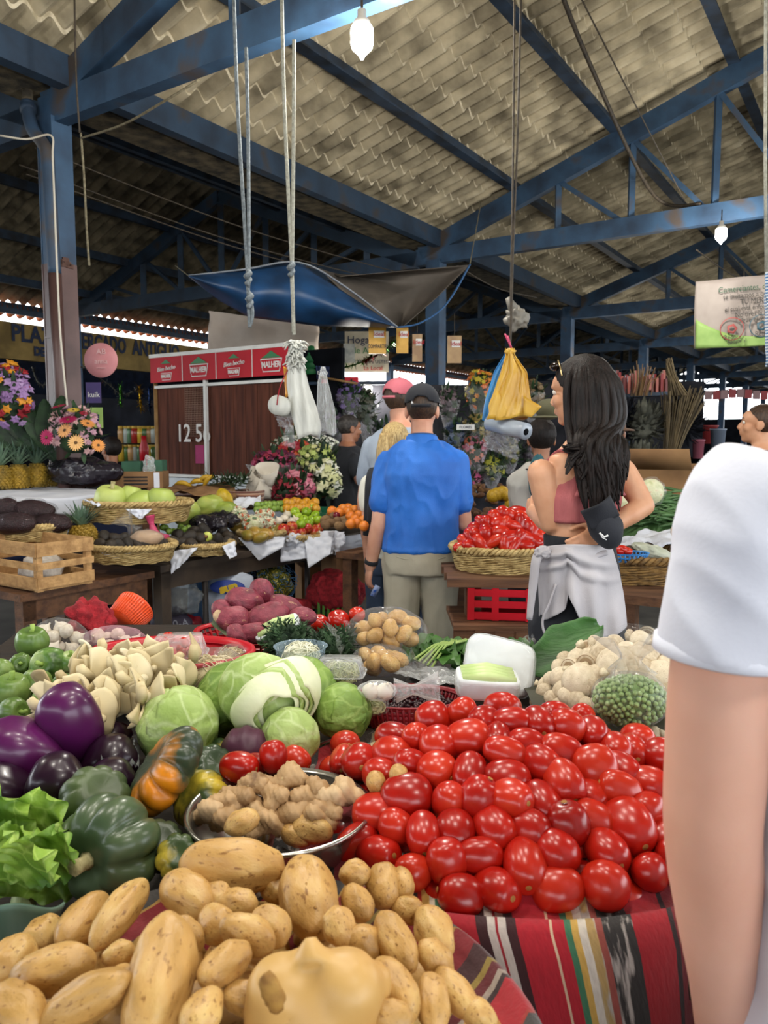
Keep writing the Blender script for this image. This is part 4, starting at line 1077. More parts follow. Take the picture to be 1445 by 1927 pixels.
def sprouts(c, rx, ry, rz, n, m, label, seed, L=.06, r=.0013):
 bm=nb();strands(bm, c, rx, ry, rz, n, r, L, seed);ball(bm, c, (rx*.8, ry*.8, rz*.8), sub=3, nz=.1)
 o=solo('bean_sprouts', bm, m, label, 'sprouts');o['kind']='stuff'
c=bag(398, 1272, 1.56, .082, .07, .056, 'clear bag of pale bean sprouts in front of the red tub', nd=(-1, -.2, .05), nl=.04, seed=3);sprouts(c, .07, .06, .046, 320, M_SPR, 'pale bean sprouts in the clear bag', 1)
c=bag(440, 1242, 1.68, .05, .05, .034, 'second smaller bag of bean sprouts behind the first', seed=5);sprouts(c, .042, .042, .026, 140, M_SPR, 'bean sprouts in the smaller bag', 2)
c=on(566, 1262, GG(.06))
t=thing('sprout_tub', 'clear round tub heaped with white sprouts below the herb bunches', 'tub', c)
bm=nb();lathe(bm, c, [(.04, -.02), (.05, .02), (.056, .055), (.06, .056)], 36, caps=False);obj('tub_wall', bm, film('clear_blue_film', 'b4cfe4', .25, .1), t)
sprouts(c+V((0, 0, .03)), .046, .046, .036, 240, M_SPRW, 'white sprouts heaped in the round tub', 3, .05)
R0=clamshell(640, 1292, 1.6, .105, .085, .06, 'clear clamshell box packed with green-white sprouts', -.1);sprouts(R0@V((0, 0, .03)), .045, .034, .022, 240, M_SPRG, 'green-white sprouts packed in the clamshell box', 4, .05)
c=bag(700, 1330, 1.46, .034, .03, .016, 'small flat bag of seeds between the flat cabbage and the plum tomatoes', seed=8);sprouts(c, .028, .024, .011, 60, M_SPRG, 'seeds in the small flat bag', 5, .02, .002)
M_DILL=mat('dark_herb', '1f3320', '3d5a38', rough=.7, scale=30, c3='58784f')
def herbs(px, py, Y, rx, ry, rz, label, seed):
 c=at(px, py, Y);bm=nb();random.seed(seed)
 for k in range(900):
  d=V((rnd(-1, 1), rnd(-1, 1), rnd(-.9, 1))).normalized();p=c+V((d.x*rx, d.y*ry, d.z*rz))*rnd(.7, 1.0)
  q=p+V((rnd(-1, 1), rnd(-1, .6), rnd(-.6, 1)))*.016+d*.006
  s=V((rnd(-1, 1), rnd(-1, 1), rnd(-1, 1)))*.002;m_=(p+q)/2+V((rnd(-1, 1), rnd(-1, 1), rnd(-1, 1)))*.003
  v=[bm.verts.new(x)for x in(p-s, p+s, m_+s*1.4, m_-s*1.4, q)]
  bm.faces.new(v[:4]);bm.faces.new((v[3], v[2], v[4]))
 ball(bm, c, (rx*.82, ry*.82, rz*.82), sub=3, nz=.25, nf=4)
 t=thing('herb_bunch', label, 'herbs', c-V((0, 0, rz)))
 obj('foliage', bm, M_DILL, t, False)
 bm=nb()
 for k in range(8):tube(bm, [c+V((rx*.3, 0, -rz*.5)), c+V((rx*.9+rnd(-.01, .01), rnd(-.02, .02), -rz*.85+rnd(-.01, .01)))], .0018, 5)
 obj('stems', bm, mat('herb_stem', '5c7442', '8a9c66', scale=30), t)['kind']='stuff'
herbs(540, 1206, 1.78, .058, .05, .05, 'feathery dark green herb bunch, the taller one beside the foam tray', 1)
herbs(628, 1214, 1.74, .054, .046, .04, 'rounded dark green herb bunch next to the bagged potatoes', 2)
c=at(470, 1216, 1.92);c.z-=.01
plastic_basket('red_plastic_basket', c, .135, .1, .055, M_REDP, 'red plastic basket heaped with sweet potatoes', rows=3)
M_SWP=matr('sweet_potato_skin', ['4a1822', '7a2c3c', '94424e'], rough=.55, scale=4, bump=.25, bscale=14, spots='b08a68', spot_scale=7, spot_pos=.69, mixn=.3)
M_SWC=mat('sweet_potato_cut', 'd5b48a', 'e6cda6', rough=.6, scale=30)
SWM=[]
for k in range(5):
 me=POT[k].copy();me.materials.clear();me.materials.append(M_SWP);SWM.append(me)
for k, (px, py, L, W, a, lab)in enumerate(((460, 1131, 70, 50, 12, 'rosy sweet potato across the top of the pile'), (493, 1112, 46, 44, 50, 'uppermost sweet potato of the pile'), (440, 1165, 66, 52, 10, 'dark sweet potato at the front edge of the red basket, one end broken'), (505, 1160, 80, 56, -15, 'large scabby sweet potato in the middle of the pile'), (540, 1142, 66, 44, 30, 'smooth long sweet potato beside the foam tray'), (418, 1150, 44, 40, 60, 'small sweet potato beside the broken one'), (570, 1160, 50, 36, 10, 'sweet potato at the far side behind the foam tray'), (480, 1190, 60, 40, 5, 'shaded sweet potato low in the red basket'), (450, 1195, 50, 36, 40, 'shaded sweet potato under the broken one'), (520, 1192, 60, 40, 0, 'shaded sweet potato behind the herb bunch'))):
 p=at(px, py, 1.9-.0016*(py-1130));s=p.y/FPX
 o=put('sweet_potato', SWM[k%5], p, idir(a, .2), L*s, lab, 'sweet potato', scale=(W*s, W*s, L*s*1.1))
 if 'broken' in lab:
  bm=nb();ball(bm, at(411, 1160, 1.83), (.013, .01, .016), sub=2, nz=.4);obj('broken_end', bm, M_SWC, o)
bm=nb();leafy(bm, at(398, 1168, 1.83), V((.9, -.3, -.45)), V((0, -.4, 1)), .11, .035, ruf=.05, curl=.1, fold=.5)
solo('corn_husk_leaf', bm, mat('grey_green_leaf', '5c6a4c', '98a288', rough=.5, scale=12), 'grey-green leaf draped over the edge of the red sweet potato basket', 'leaf')
def foam_tray(px, py, Y, w_, d_, h_, label, M, slices=5, seed=0, peek=True):
 c=at(px, py, Y);R0=Matrix.Translation(c)@M;t=thing('foam_tray', label, 'tray', c)
 bm=nb();rs=[]
 sq=lambda a, e:math.copysign(abs(a)**e, a)
 for z, s in((-h_/2, .8), (-h_*.3, .95), (h_*.35, 1.0), (h_/2, .97), (h_/2, .8)):
  rs.append([R0@V((w_/2*s*sq(math.cos(a), .35), d_/2*s*sq(math.sin(a), .35), z))for a in[2*math.pi*i/36 for i in range(36)]])
 rings(bm, rs);obj('tray', bm, M_FOAM, t)
 bm=nb();g=[]
 for v in ball(bm, (0, 0, 0), (1, 1, 1), sub=4):v.co=R0@V((w_*.515*sq(v.co.x, .45), d_*.515*sq(v.co.y, .45), h_*.56*sq(v.co.z, .5)+.002*math.sin(v.co.x*17)*(v.co.z>0)))
 obj('cling_film', bm, M_FILM2, t)
 if peek:
  for k in range(slices):
   bm=nb();x=(k-(slices-1)/2)/max(1, slices)*d_*.8
   tube(bm, [R0@V((-w_*.42, x, h_*.5)), R0@V((0, x, h_*.6)), R0@V((w_*.42, x, h_*.5))], [.007, .012, .007], 8)
   solo('courgette_piece', bm, M_CUC, 'pale green courgette piece wrapped in the '+label.split(',')[0], 'courgette', 'courgette pieces in the '+label.split(',')[0])
foam_tray(940, 1252, 1.6, .15, .12, .03, 'tilted foam tray, standing on edge behind the plum tomatoes', Matrix.Rotation(.25, 4, 'Y')@Matrix.Rotation(.95+math.pi, 4, 'X'), 4, peek=False)
foam_tray(916, 1288, 1.5, .125, .08, .042, 'thick foam tray, lying flat against the plum tomatoes', Matrix.Rotation(.06, 4, 'Y')@Matrix.Rotation(.1, 4, 'X'), 4)
foam_tray(523, 1184, 1.8, .11, .05, .022, 'narrow foam tray, leaning on the sweet potatoes', Matrix.Rotation(-.3, 4, 'Y')@Matrix.Rotation(.5, 4, 'X')@Matrix.Rotation(.1, 4, 'Z'), 2)
bm=nb();cloth_patch(bm, [at(770, 1232, 1.75), at(860, 1258, 1.68), at(858, 1290, 1.55), at(720, 1262, 1.66)], wave=.012, f=7, seed=3)
solo('plastic_sheet', bm, M_FILM2, 'flat empty white plastic bag lying beside the foam trays', 'plastic bag')
bm=nb();cloth_patch(bm, [at(960, 1205, 1.75), at(1005, 1195, 1.8), at(1015, 1225, 1.7), at(985, 1232, 1.66)], wave=.02, f=6, seed=5)
solo('plastic_sheet', bm, M_FILM, 'crumpled clear film behind the tilted foam tray', 'plastic film')
M_TOMR=M_TOM
bm=nb();lathe(bm, (0, 0, 0), [(.002, -.4), (.3, -.37), (.46, -.2), (.5, 0), (.46, .2), (.3, .36), (.1, .37), (.02, .33)], 24, fn=lambda a, r, z:1+.03*math.cos(5*a));RT=mesh('round_tomato', bm, M_TOM)
for k, (px, py, d, lab)in enumerate(((601, 1172, 36, 'large round tomato at the herb bunch side of the row'), (637, 1168, 46, 'biggest round tomato in the row behind the herb bunches'), (632, 1188, 40, 'round tomato wedged low behind the rounded herb bunch'), (672, 1156, 32, 'round tomato next to the bagged potatoes'), (612, 1190, 34, 'round tomato under the large one beside the taller herb bunch'))):
 p=at(px, py, 1.95);s=d*p.y/FPX;put('round_tomato', RT, p, V((.2, -.3, 1)), s, lab, 'tomato', scale=(s, s, s))
def potato_bag(px, py, Y, rx, ry, rz, n, label, sub, seed, nd):
 c=bag(px, py, Y, rx*1.05, ry*1.05, rz*1.08, label, nd=nd, nl=.05, nr=.012, seed=seed, amp=.06);random.seed(seed)
 pts=[]
 for q in range(2000):
  if len(pts)>=n:break
  d=V((rnd(-1, 1), rnd(-1, .5), rnd(-1, 1)))
  if d.length>1:continue
  d=d.normalized()*rnd(.8, .9)if len(pts)<n*.85 else d
  p=c+V((d.x*(rx-.016), d.y*(ry-.016), d.z*(rz-.014)))
  if all((p-o).length>.031 for o in pts):pts.append(p)
 for p in pts:
  L=rnd(.044, .054);put('small_potato', POTL[random.randrange(4)], p, V((rnd(-1, 1), rnd(-.5, .5), rnd(-.7, .7))), L, f'small golden potato inside the {sub}', 'potato', f'potatoes in the {sub}', scale=(L*.72, L*.7, L))
potato_bag(728, 1186, 1.76, .09, .062, .05, 46, 'bulging clear bag of small potatoes, the upper of two', 'upper clear bag', 5, (-1, -.4, -.25))
potato_bag(716, 1243, 1.68, .066, .05, .033, 26, 'clear bag of small potatoes lying under the bulging one', 'lower clear bag', 6, (1, -.3, -.2))
M_SPIN=mat('spinach_leaf', '274a1f', '45702e', rough=.5, scale=9, bump=.35, bscale=30, c3='5c8a3c')
sp=thing('spinach_bunch', 'flat bunch of dark green leaves beside the bagged potatoes', 'leafy greens', at(880, 1225, 1.72));random.seed(13)
for k in range(22):
 px, py=rnd(795, 960), rnd(1188, 1225);bm=nb();L=rnd(.06, .1)
 leafy(bm, at(px, py, 1.85-(py-1188)*.003), V((rnd(-1, 1), rnd(-1, .3), rnd(-.35, .25))), V((0, -.3, 1)), L, L*.75, ruf=.12, fr=3, seed=k, curl=-.1)
 obj('leaf', bm, M_SPIN, sp)
for k in range(5):
 bm=nb();tube(bm, [at(780+k*8, 1240+k*4, 1.68), at(815+6*k, 1215, 1.74), at(850+9*k, 1203, 1.8)], .003, 6);obj('stalk', bm, mat('green_stalk', '7c9a48', 'a6bd70', scale=20), sp)
c=on(768, 1300, GG(.07));c.z-=.06
plastic_basket('maroon_tray', c, .115, .075, .05, M_MAROON, 'dark red slotted tray of black beans behind the plum tomatoes', rows=4, slots=60, cat='tray')
M_BEAN=mat('black_bean', '1a0d12', '3a1c22', rough=.3, scale=40)
bm=nb();random.seed(2)
for k in range(420):
 a, r=rnd(0, 6.28), math.sqrt(rnd(0, 1));ball(bm, c+V((r*.1*math.cos(a), r*.064*math.sin(a), .03+rnd(0, .008))), (.006, .0038, .004), Matrix.Rotation(rnd(0, 3), 4, 'Z'), 1)
solo('black_beans', bm, M_BEAN, 'shiny black beans filling the dark red tray', 'beans')['kind']='stuff'
M_GAR=matr('garlic_skin', ['c7b9a2', 'e0d6c4', 'ece4d6'], rough=.5, scale=6, bump=.1)
bm=nb();lathe(bm, (0, 0, 0), [(.01, -.4), (.25, -.4), (.46, -.2), (.5, 0), (.4, .22), (.18, .36), (.07, .5), (.05, .62), (.01, .63)], 20, fn=lambda a, r, z:1+.07*math.cos(8*a));GARL=mesh('garlic_bulb', bm, M_GAR)
gb=bag(709, 1300, 1.44, .038, .025, .02, 'little net bag of garlic on the black beans', nd=(1, -.1, .08), nl=.085, nr=.008, seed=11, fm=M_FILM2)
for px in(698, 724):put('garlic_bulb', GARL, at(px, 1300, 1.44), V((.3, -.5, 1)), .034, 'garlic bulb inside the little net bag on the beans', 'garlic', 'garlic in the little net bag')
M_MUSH=matr('button_mushroom', ['a08c70', 'c6b79c', 'dccfb6'], rough=.6, scale=7, bump=.15, spots='8a6a48', spot_scale=14, spot_pos=.7)
M_MST=mat('mushroom_stem', 'cbbd9c', 'ded3b8', rough=.7, scale=30, bump=.2)
M_GILL=mat('mushroom_gill', '8a7258', 'a08a6a', rough=.8, scale=60)
bm=nb();lathe(bm, (0, 0, 0), [(.002, .36), (.2, .345), (.38, .24), (.48, .06), (.5, -.06), (.45, -.16), (.34, -.17), (.2, -.12), (.002, -.11)], 22);CAP=mesh('mushroom_cap', bm, M_MUSH)
bm=nb();lathe(bm, (0, 0, 0), [(.002, -.1), (.17, -.12), (.15, -.3), (.19, -.44), (.002, -.46)], 14);STM=mesh('mushroom_stem', bm, M_MST)
bm=nb();lathe(bm, (0, 0, 0), [(.16, -.165), (.45, -.163)], 22, caps=False);GIL=mesh('mushroom_gills', bm, M_GILL)
def DM(x, y):
 r2=((x-.50)/.2)**2+((y-1.5)/.22)**2
 return ztab(y)+.05+.13*(1-r2)if r2<1.5 else 0
random.seed(17);mp=[]
ML=[(1177, 1193, 44), (1205, 1208, 46), (1235, 1212, 44), (1100, 1222, 44), (1085, 1238, 42), (1140, 1215, 40), (1160, 1212, 42), (1225, 1235, 46), (1219, 1240, 44), (1250, 1225, 40), (1092, 1282, 76), (1055, 1275, 44), (1060, 1300, 46), (1085, 1320, 44), (1025, 1302, 36), (1040, 1315, 36), (1070, 1310, 44), (1105, 1250, 44), (1040, 1255, 36), (1055, 1258, 40), (1130, 1232, 44), (1110, 1290, 40), (1022, 1270, 38), (1120, 1268, 44), (1075, 1258, 44), (1150, 1240, 46), (1180, 1225, 44), (1196, 1232, 44), (1241, 1273, 72), (1254, 1252, 44), (1258, 1300, 50), (1130, 1200, 38), (1160, 1250, 80), (1020, 1290, 34), (1010, 1318, 32), (1102, 1330, 40), (1125, 1325, 36), (1050, 1330, 36), (1145, 1270, 44), (1210, 1262, 50), (1185, 1255, 48), (1035, 1278, 36), (1090, 1265, 40), (1118, 1242, 36), (1206, 1222, 36), (1172, 1238, 40), (1250, 1325, 50), (1270, 1290, 50), (1080, 1292, 36), (1135, 1300, 40), (1065, 1240, 36), (1155, 1225, 36), (1190, 1200, 36), (1218, 1195, 36), (1120, 1212, 36), (1105, 1235, 36)]
for k, (px, py, d)in enumerate(ML):
 p=on(px, py, DM);s=d*p.y/FPX
 n=V(((p.x-.5)*2, (p.y-1.5)*2-.5, .6+rnd(-.3, .3)))+V((rnd(-.9, .9), rnd(-.5, .3), rnd(-.5, .5)))
 if k%7==3 and d<60:n=-n
 lab={10:'large flat-capped mushroom low in front of the mushroom pile', 28:'large speckled brown mushroom beside the bare arm', 32:'broad pale mushroom at the middle of the pile behind the pea bag', 0:'mushroom crowning the very top of the white mushroom pile'}.get(k)
 grp=None
 if not lab:
  if px<1075:lab, grp='white button mushroom on the foam tray side of the pile', 'mushrooms on the foam tray side'
  elif px>1190:lab, grp='white button mushroom on the bare arm side of the pile', 'mushrooms on the bare arm side'
  else:lab, grp='white button mushroom in the middle of the pile behind the pea bag', 'mushrooms in the middle of the pile'
 o=put('button_mushroom', CAP, p, n, s, lab, 'mushroom', grp, scale=(s, s, s*.95));kid('stem', STM, o);kid('gills', GIL, o)
for k in range(60):
 a, r=rnd(0, 6.28), math.sqrt(rnd(0, .8));x, y=.5+.2*r*math.cos(a), 1.5+.2*r*math.sin(a)
 p=V((x, y, DM(x, y)-.032));o=put('button_mushroom', CAP, p, V((rnd(-1, 1), rnd(-1, .4), rnd(-.4, 1))), .04, 'button mushroom buried under the top layer of the pile', 'mushroom', 'buried mushrooms')
bm=nb();leafy(bm, at(1000, 1262, 1.62), V((.75, .25, .42)), V((-.3, -.8, .6)), .19, .11, ruf=.02, curl=.05, fold=.3, nu=22, nv=14)
thicken(bm, .0015);solo('banana_leaf', bm, mat('banana_leaf', '24401f', '3c6a30', rough=.45, scale=5, bump=.3, bscale=30, stretch=(1, 8, 1)), 'dark green banana leaf standing up beside the mushroom pile', 'leaf')
bm=nb();cloth_patch(bm, [V((.28, 1.28, .99)), V((.75, 1.24, .97)), V((.78, 1.75, .98)), V((.3, 1.75, .98))], wave=.01, f=3)
solo('banana_leaf', bm, mat('dry_banana_leaf', '2a2c22', '4a4a38', rough=.6, scale=6), 'dull banana leaf spread flat under the mushrooms and peas', 'leaf')
pc=at(1185, 1316, 1.33)
bag(1185, 1316, 1.33, .068, .05, .05, 'clear tied bag of green peas in front of the mushrooms', nd=(-.05, -.1, 1), nl=.075, nr=.014, seed=21, amp=.07)
M_PEA=matr('green_pea', ['5d7c3c', '7f9c58', '9fb67a'], rough=.4, scale=3)
bm=nb();ball(bm, (0, 0, 0), .5, sub=2);PEA=mesh('pea', bm, M_PEA);random.seed(23);pts=[]
bm=nb();ball(bm, pc, (.056, .04, .04), sub=3);solo('pea_filling', bm, M_PEA, 'mass of peas deep inside the clear bag', 'peas')['kind']='stuff'
for q in range(9000):
 if len(pts)>=240:break
 d=V((rnd(-1, 1), rnd(-1, .35), rnd(-1, 1)))
 if not.2<d.length<1:continue
 d.normalize();p=pc+V((d.x*.062, d.y*.0455, d.z*(.045 if d.z<0 else.04)))
 if all((p-o).length>.0078 for o in pts):pts.append(p)
for p in pts:put('pea', PEA, p, V((0, 0, 1)), .0098, 'green pea in the clear tied bag', 'pea', 'peas in the bag')
for(px, py, Y, rx, rz, n, lab, sub)in((110, 1208, 1.95, .07, .055, 16, 'clear bag of garlic bulbs behind the round courgettes', 'clear bag behind the courgettes'), (212, 1212, 2.02, .085, .045, 26, 'pinkish net bag of garlic bulbs beneath the red net', 'pinkish net bag')):
 c=bag(px, py, Y, rx*1.08, .06, rz*1.1, lab, seed=px, fm=M_FILM if px<150 else film('pink_net', 'd8a0b0', .22, .5), nd=(.5, -.3, -.5)if px>150 else None, nl=.06);random.seed(px);pts=[]
 for q in range(1500):
  d=V((rnd(-1, 1), rnd(-1, .3), rnd(-1, 1)))
  if d.length>1 or len(pts)>=n:continue
  p=c+V((d.x*(rx-.015), d.y*.045, d.z*(rz-.015)))
  if all((p-o).length>.03 for o in pts):pts.append(p)
 for p in pts:put('garlic_bulb', GARL, p, V((rnd(-1, 1), rnd(-1, 1), rnd(-.2, 1))), .038, f'garlic bulb in the {sub}', 'garlic', f'garlic in the {sub}')
M_NET=mat('red_net', '7a1820', 'a8242e', rough=.9, scale=40, bump=.6, bscale=120)
bm=nb();crumpled(bm, at(166, 1168, 2.1), .06, .05, .055, None, 4, .5, 2.6, 4);solo('red_net_bag', bm, M_NET, 'crumpled dark red net bag stuffed beside the orange basket', 'net bag')
plastic_basket('orange_basket', at(228, 1172, 2.16), .055, .055, .07, M_ORANGE, 'small orange slotted basket tipped on its side behind the garlic', tiltM=Matrix.Rotation(-1.0, 4, 'X')@Matrix.Rotation(.4, 4, 'Y'), rows=6, slots=40)
bm=nb();cloth_patch(bm, [at(170, 1395, 1.3), at(262, 1385, 1.36), at(262, 1440, 1.2), at(190, 1430, 1.2)], wave=.02, f=6, seed=9);solo('plastic_sheet', bm, film('grey_film', '8a8f90', .3, .15), 'crumpled grey plastic between the aubergines and the round cabbage', 'plastic bag')
def skin(name, a, b_):
 return mat(name, a, b_, rough=.5, scale=9, sss=.12, bump=.04, bscale=120)
SK_PALE=skin('pale_skin', 'c98f76', 'd9a68c');SK_TAN=skin('tan_skin', '8a5a42', 'a06e52');SK_WARM=skin('warm_skin', 'c08a68', 'd2a080')
SK_ARM=mat('flushed_skin', 'd09a82', 'e0b09a', rough=.5, scale=5, sss=.15, c3='c98672', bump=.04, bscale=90)
def fabric(name, a, b_=None, rough=.85, bump=.15, scale=5):
 return mat(name, a, b_ or a, rough=rough, scale=scale, bump=bump, bscale=220, sheen=.04)
M_EYEW=mat('eye_white', 'd8d4cc', rough=.2);M_IRIS=mat('dark_iris', '1a100a', rough=.15)
def limb(bm, pts, rad, k=6, n=14, flat=1.0):
 p=smooth_path(pts, k);tube(bm, p, lerp_list(rad, len(p)), n, flat=flat)
 ball(bm, pts[0], rad[0], sub=2);ball(bm, pts[-1], rad[-1], sub=2)
def hand(bm, wrist, d, palm, thumb, s=1.0, curl=.5, tcurl=.3):
 """palm, four fingers of unequal length and a thumb"""
 d=V(d).normalized();n=(V(palm)-d*V(palm).dot(d)).normalized();ac=V(thumb);ac=(ac-d*ac.dot(d)-n*ac.dot(n)).normalized()
 M=Matrix((ac, d, n)).transposed().to_4x4()
 ball(bm, V(wrist)+d*.048*s, (.038*s, .05*s, .015*s), M, 3)
 ball(bm, V(wrist)+d*.085*s, (.036*s, .016*s, .012*s), M, 2)
 for i, (off, L)in enumerate(((.028, .068), (.0095, .078), (-.009, .072), (-.027, .056))):
  p=V(wrist)+d*(.088-.004*abs(i-1))*s+ac*off*s;a=curl*(.5+.12*i);pts=[p-d*.02*s];dirn=d+ac*off*2.0
  for q, fr in enumerate((.42, .32, .26)):
   a2=a*(1+q*.9);pts.append(pts[-1]*0+(pts[-1]if q else p)+(dirn*math.cos(a2)+n*math.sin(a2)).normalized()*L*fr*s)
  tube(bm, smooth_path(pts, 3), lerp_list([.0092*s, .009*s, .0082*s, .0068*s], (len(pts)-1)*3+1), 10)
  ball(bm, pts[-1], .0068*s, sub=2)
 p=V(wrist)+d*.022*s+ac*.026*s
 pts=[p, p+(ac*.8+d*.7+n*.25).normalized()*.036*s];pts.append(pts[-1]+(ac*.25+d+n*(.3+tcurl)).normalized()*.032*s);pts.append(pts[-1]+(d+n*(.3+tcurl)-ac*.1).normalized()*.024*s)
 tube(bm, smooth_path(pts, 3), lerp_list([.0125*s, .0115*s, .01*s, .0075*s], 10), 10);ball(bm, pts[-1], .0075*s, sub=2)
def head_shape(bm, M, k=1.0):
 """skull, jaw, nose, lips, brow and ears; local +y is the face"""
 T=lambda x, y, z:M@V((x*k, y*k, z*k));R=M.to_3x3().to_4x4()
 def b(c, r, sub=3):ball(bm, T(*c), tuple(q*k for q in r), R, sub)
 b((0, -.014, .03), (.075, .094, .086));b((0, .022, -.045), (.058, .07, .072));b((0, .058, -.096), (.026, .026, .02));b((0, .04, .03), (.064, .062, .05))
 for s in(-1, 1):
  b((s*.042, .052, -.03), (.024, .03, .026));b((s*.03, .082, .018), (.024, .012, .008), 2)
  b((s*.076, -.012, -.012), (.011, .021, .033));b((s*.08, -.018, .004), (.007, .014, .016), 2);b((s*.012, .1, -.04), (.009, .009, .007), 2)
 tube(bm, [T(0, .088, .012), T(0, .102, -.014), T(0, .112, -.036)], [.008*k, .0105*k, .0125*k], 8);b((0, .11, -.038), (.011, .01, .009), 2)
 b((0, .091, -.062), (.023, .01, .006), 2);b((0, .089, -.072), (.02, .01, .0065), 2)
def eyes(M, t, k=1.0):
 for s in(-1, 1):
  p=M@V((s*.031*k, .079*k, .002*k));bm=nb();ball(bm, p, .0112*k, sub=3);e=obj('eye', bm, M_EYEW, t)
  f=(M.to_3x3()@V((0, 1, 0)));bm=nb();ball(bm, p+f*.0068*k, .0058*k, sub=2);obj('iris', bm, M_IRIS, e)
  bm=nb();tube(bm, [M@V((s*.014*k, .093*k, .022*k)), M@V((s*.032*k, .094*k, .028*k)), M@V((s*.05*k, .08*k, .021*k))], [.0035, .004, .002], 6);obj('eyebrow', bm, M_IRIS, t)
def hair_cap(t, M, k, m, low=-.02, front=.055, grow=1.07, name='hair', seed=0, rear=-.06):
 bm=nb();R=M.to_3x3().to_4x4()
 vs=ball(bm, (0, 0, 0), (.077*grow, .097*grow, .088*grow), None, 5)
 dead=[]
 for v in vs:
  p=v.co+V((0, -.014, .03));lim=rear if p.y<-.02 else(low+(front-low)*min(1, max(0, (p.y+.02)/.09)))
  if p.z<lim:dead.append(v)
  v.co=p*(1+.022*mnoise.noise(V((p.x*160, p.y*60, p.z*30+seed)))+.01*mnoise.noise(p*40))
 bmesh.ops.delete(bm, geom=dead, context='VERTS');thicken(bm, .006)
 for v in bm.verts:v.co=M@(v.co*k)
 return obj(name, bm, m, t)
def ball_cap(t, M, k, m, label=None, brim=True, gap_m=None, gap=True):
 bm=nb();dead=[]
 for v in ball(bm, (0, 0, 0), (.082, .103, .088), None, 5):
  p=v.co+V((0, -.012, .038));ang=math.atan2(p.x, p.y)
  if p.z<.022-.012*math.cos(ang):dead.append(v)
  elif gap and p.y<-.06 and(p.x/.034)**2+((p.z-.034)/.026)**2<1:dead.append(v)
  seam=abs(math.sin(ang*3))**.3
  v.co=p*(1+.012*seam)
 bmesh.ops.delete(bm, geom=dead, context='VERTS');thicken(bm, .003)
 for v in bm.verts:v.co=M@(v.co*k)
 cap=obj('cap', bm, m, t)
 if label:cap['label']=label
 bm=nb();pts=[M@(V((.082*math.sin(a), -.012-.104*math.cos(a), .018))*k)for a in np.linspace(-.6, .6, 13)]
 rs=[[p+M.to_3x3()@V((0, 0, z))for z in(-.008, .008)]+[p*1+M.to_3x3()@V((0, -.003, z))for z in(.008, -.008)]for p in pts]
 rings(bm, rs);obj('strap', bm, m, cap)
 bm=nb();ball(bm, M@(V((0, -.012, .129))*k), (.008, .008, .005), sub=2);obj('button', bm, m, cap)
 if brim:
  bm=nb()
  def br(u, v):
   a=(u-.5)*2.3;x=.08*math.sin(a)*(1+.05*v);y=-.012+.1*math.cos(a)+.07*v*(math.cos(a)**.5 if math.cos(a)>0 else 0)
   return M@(V((x, y, .022-.018*v-.16*abs(x)*abs(x)*10*.3))*k)
  grid(bm, 20, 8, br);thicken(bm, .003);obj('brim', bm, m, cap)
 return cap
def loft(bm, T, levels, n=28, caps=True, e=.85):
 sq=lambda a:math.copysign(abs(a)**e, a)
 rs=[]
 for(z, a, b, *o)in levels:
  ox=o[0]if o else 0;oy=o[1]if len(o)>1 else 0
  rs.append([T@V((ox+a*sq(math.cos(q)), oy+b*sq(math.sin(q)), z))for q in[2*math.pi*i/n for i in range(n)]])
 rings(bm, rs, caps)
def wrinkle(f=9, a=.006, st=(1, 1, .5), seed=0):
 def d(c):
  p=V((c.x*st[0], c.y*st[1], c.z*st[2]))*f+V((seed, 0, 0))
  return a*(mnoise.noise(p)+.6*(1-2*abs(mnoise.noise(p*1.9))))+a*.45
 return d
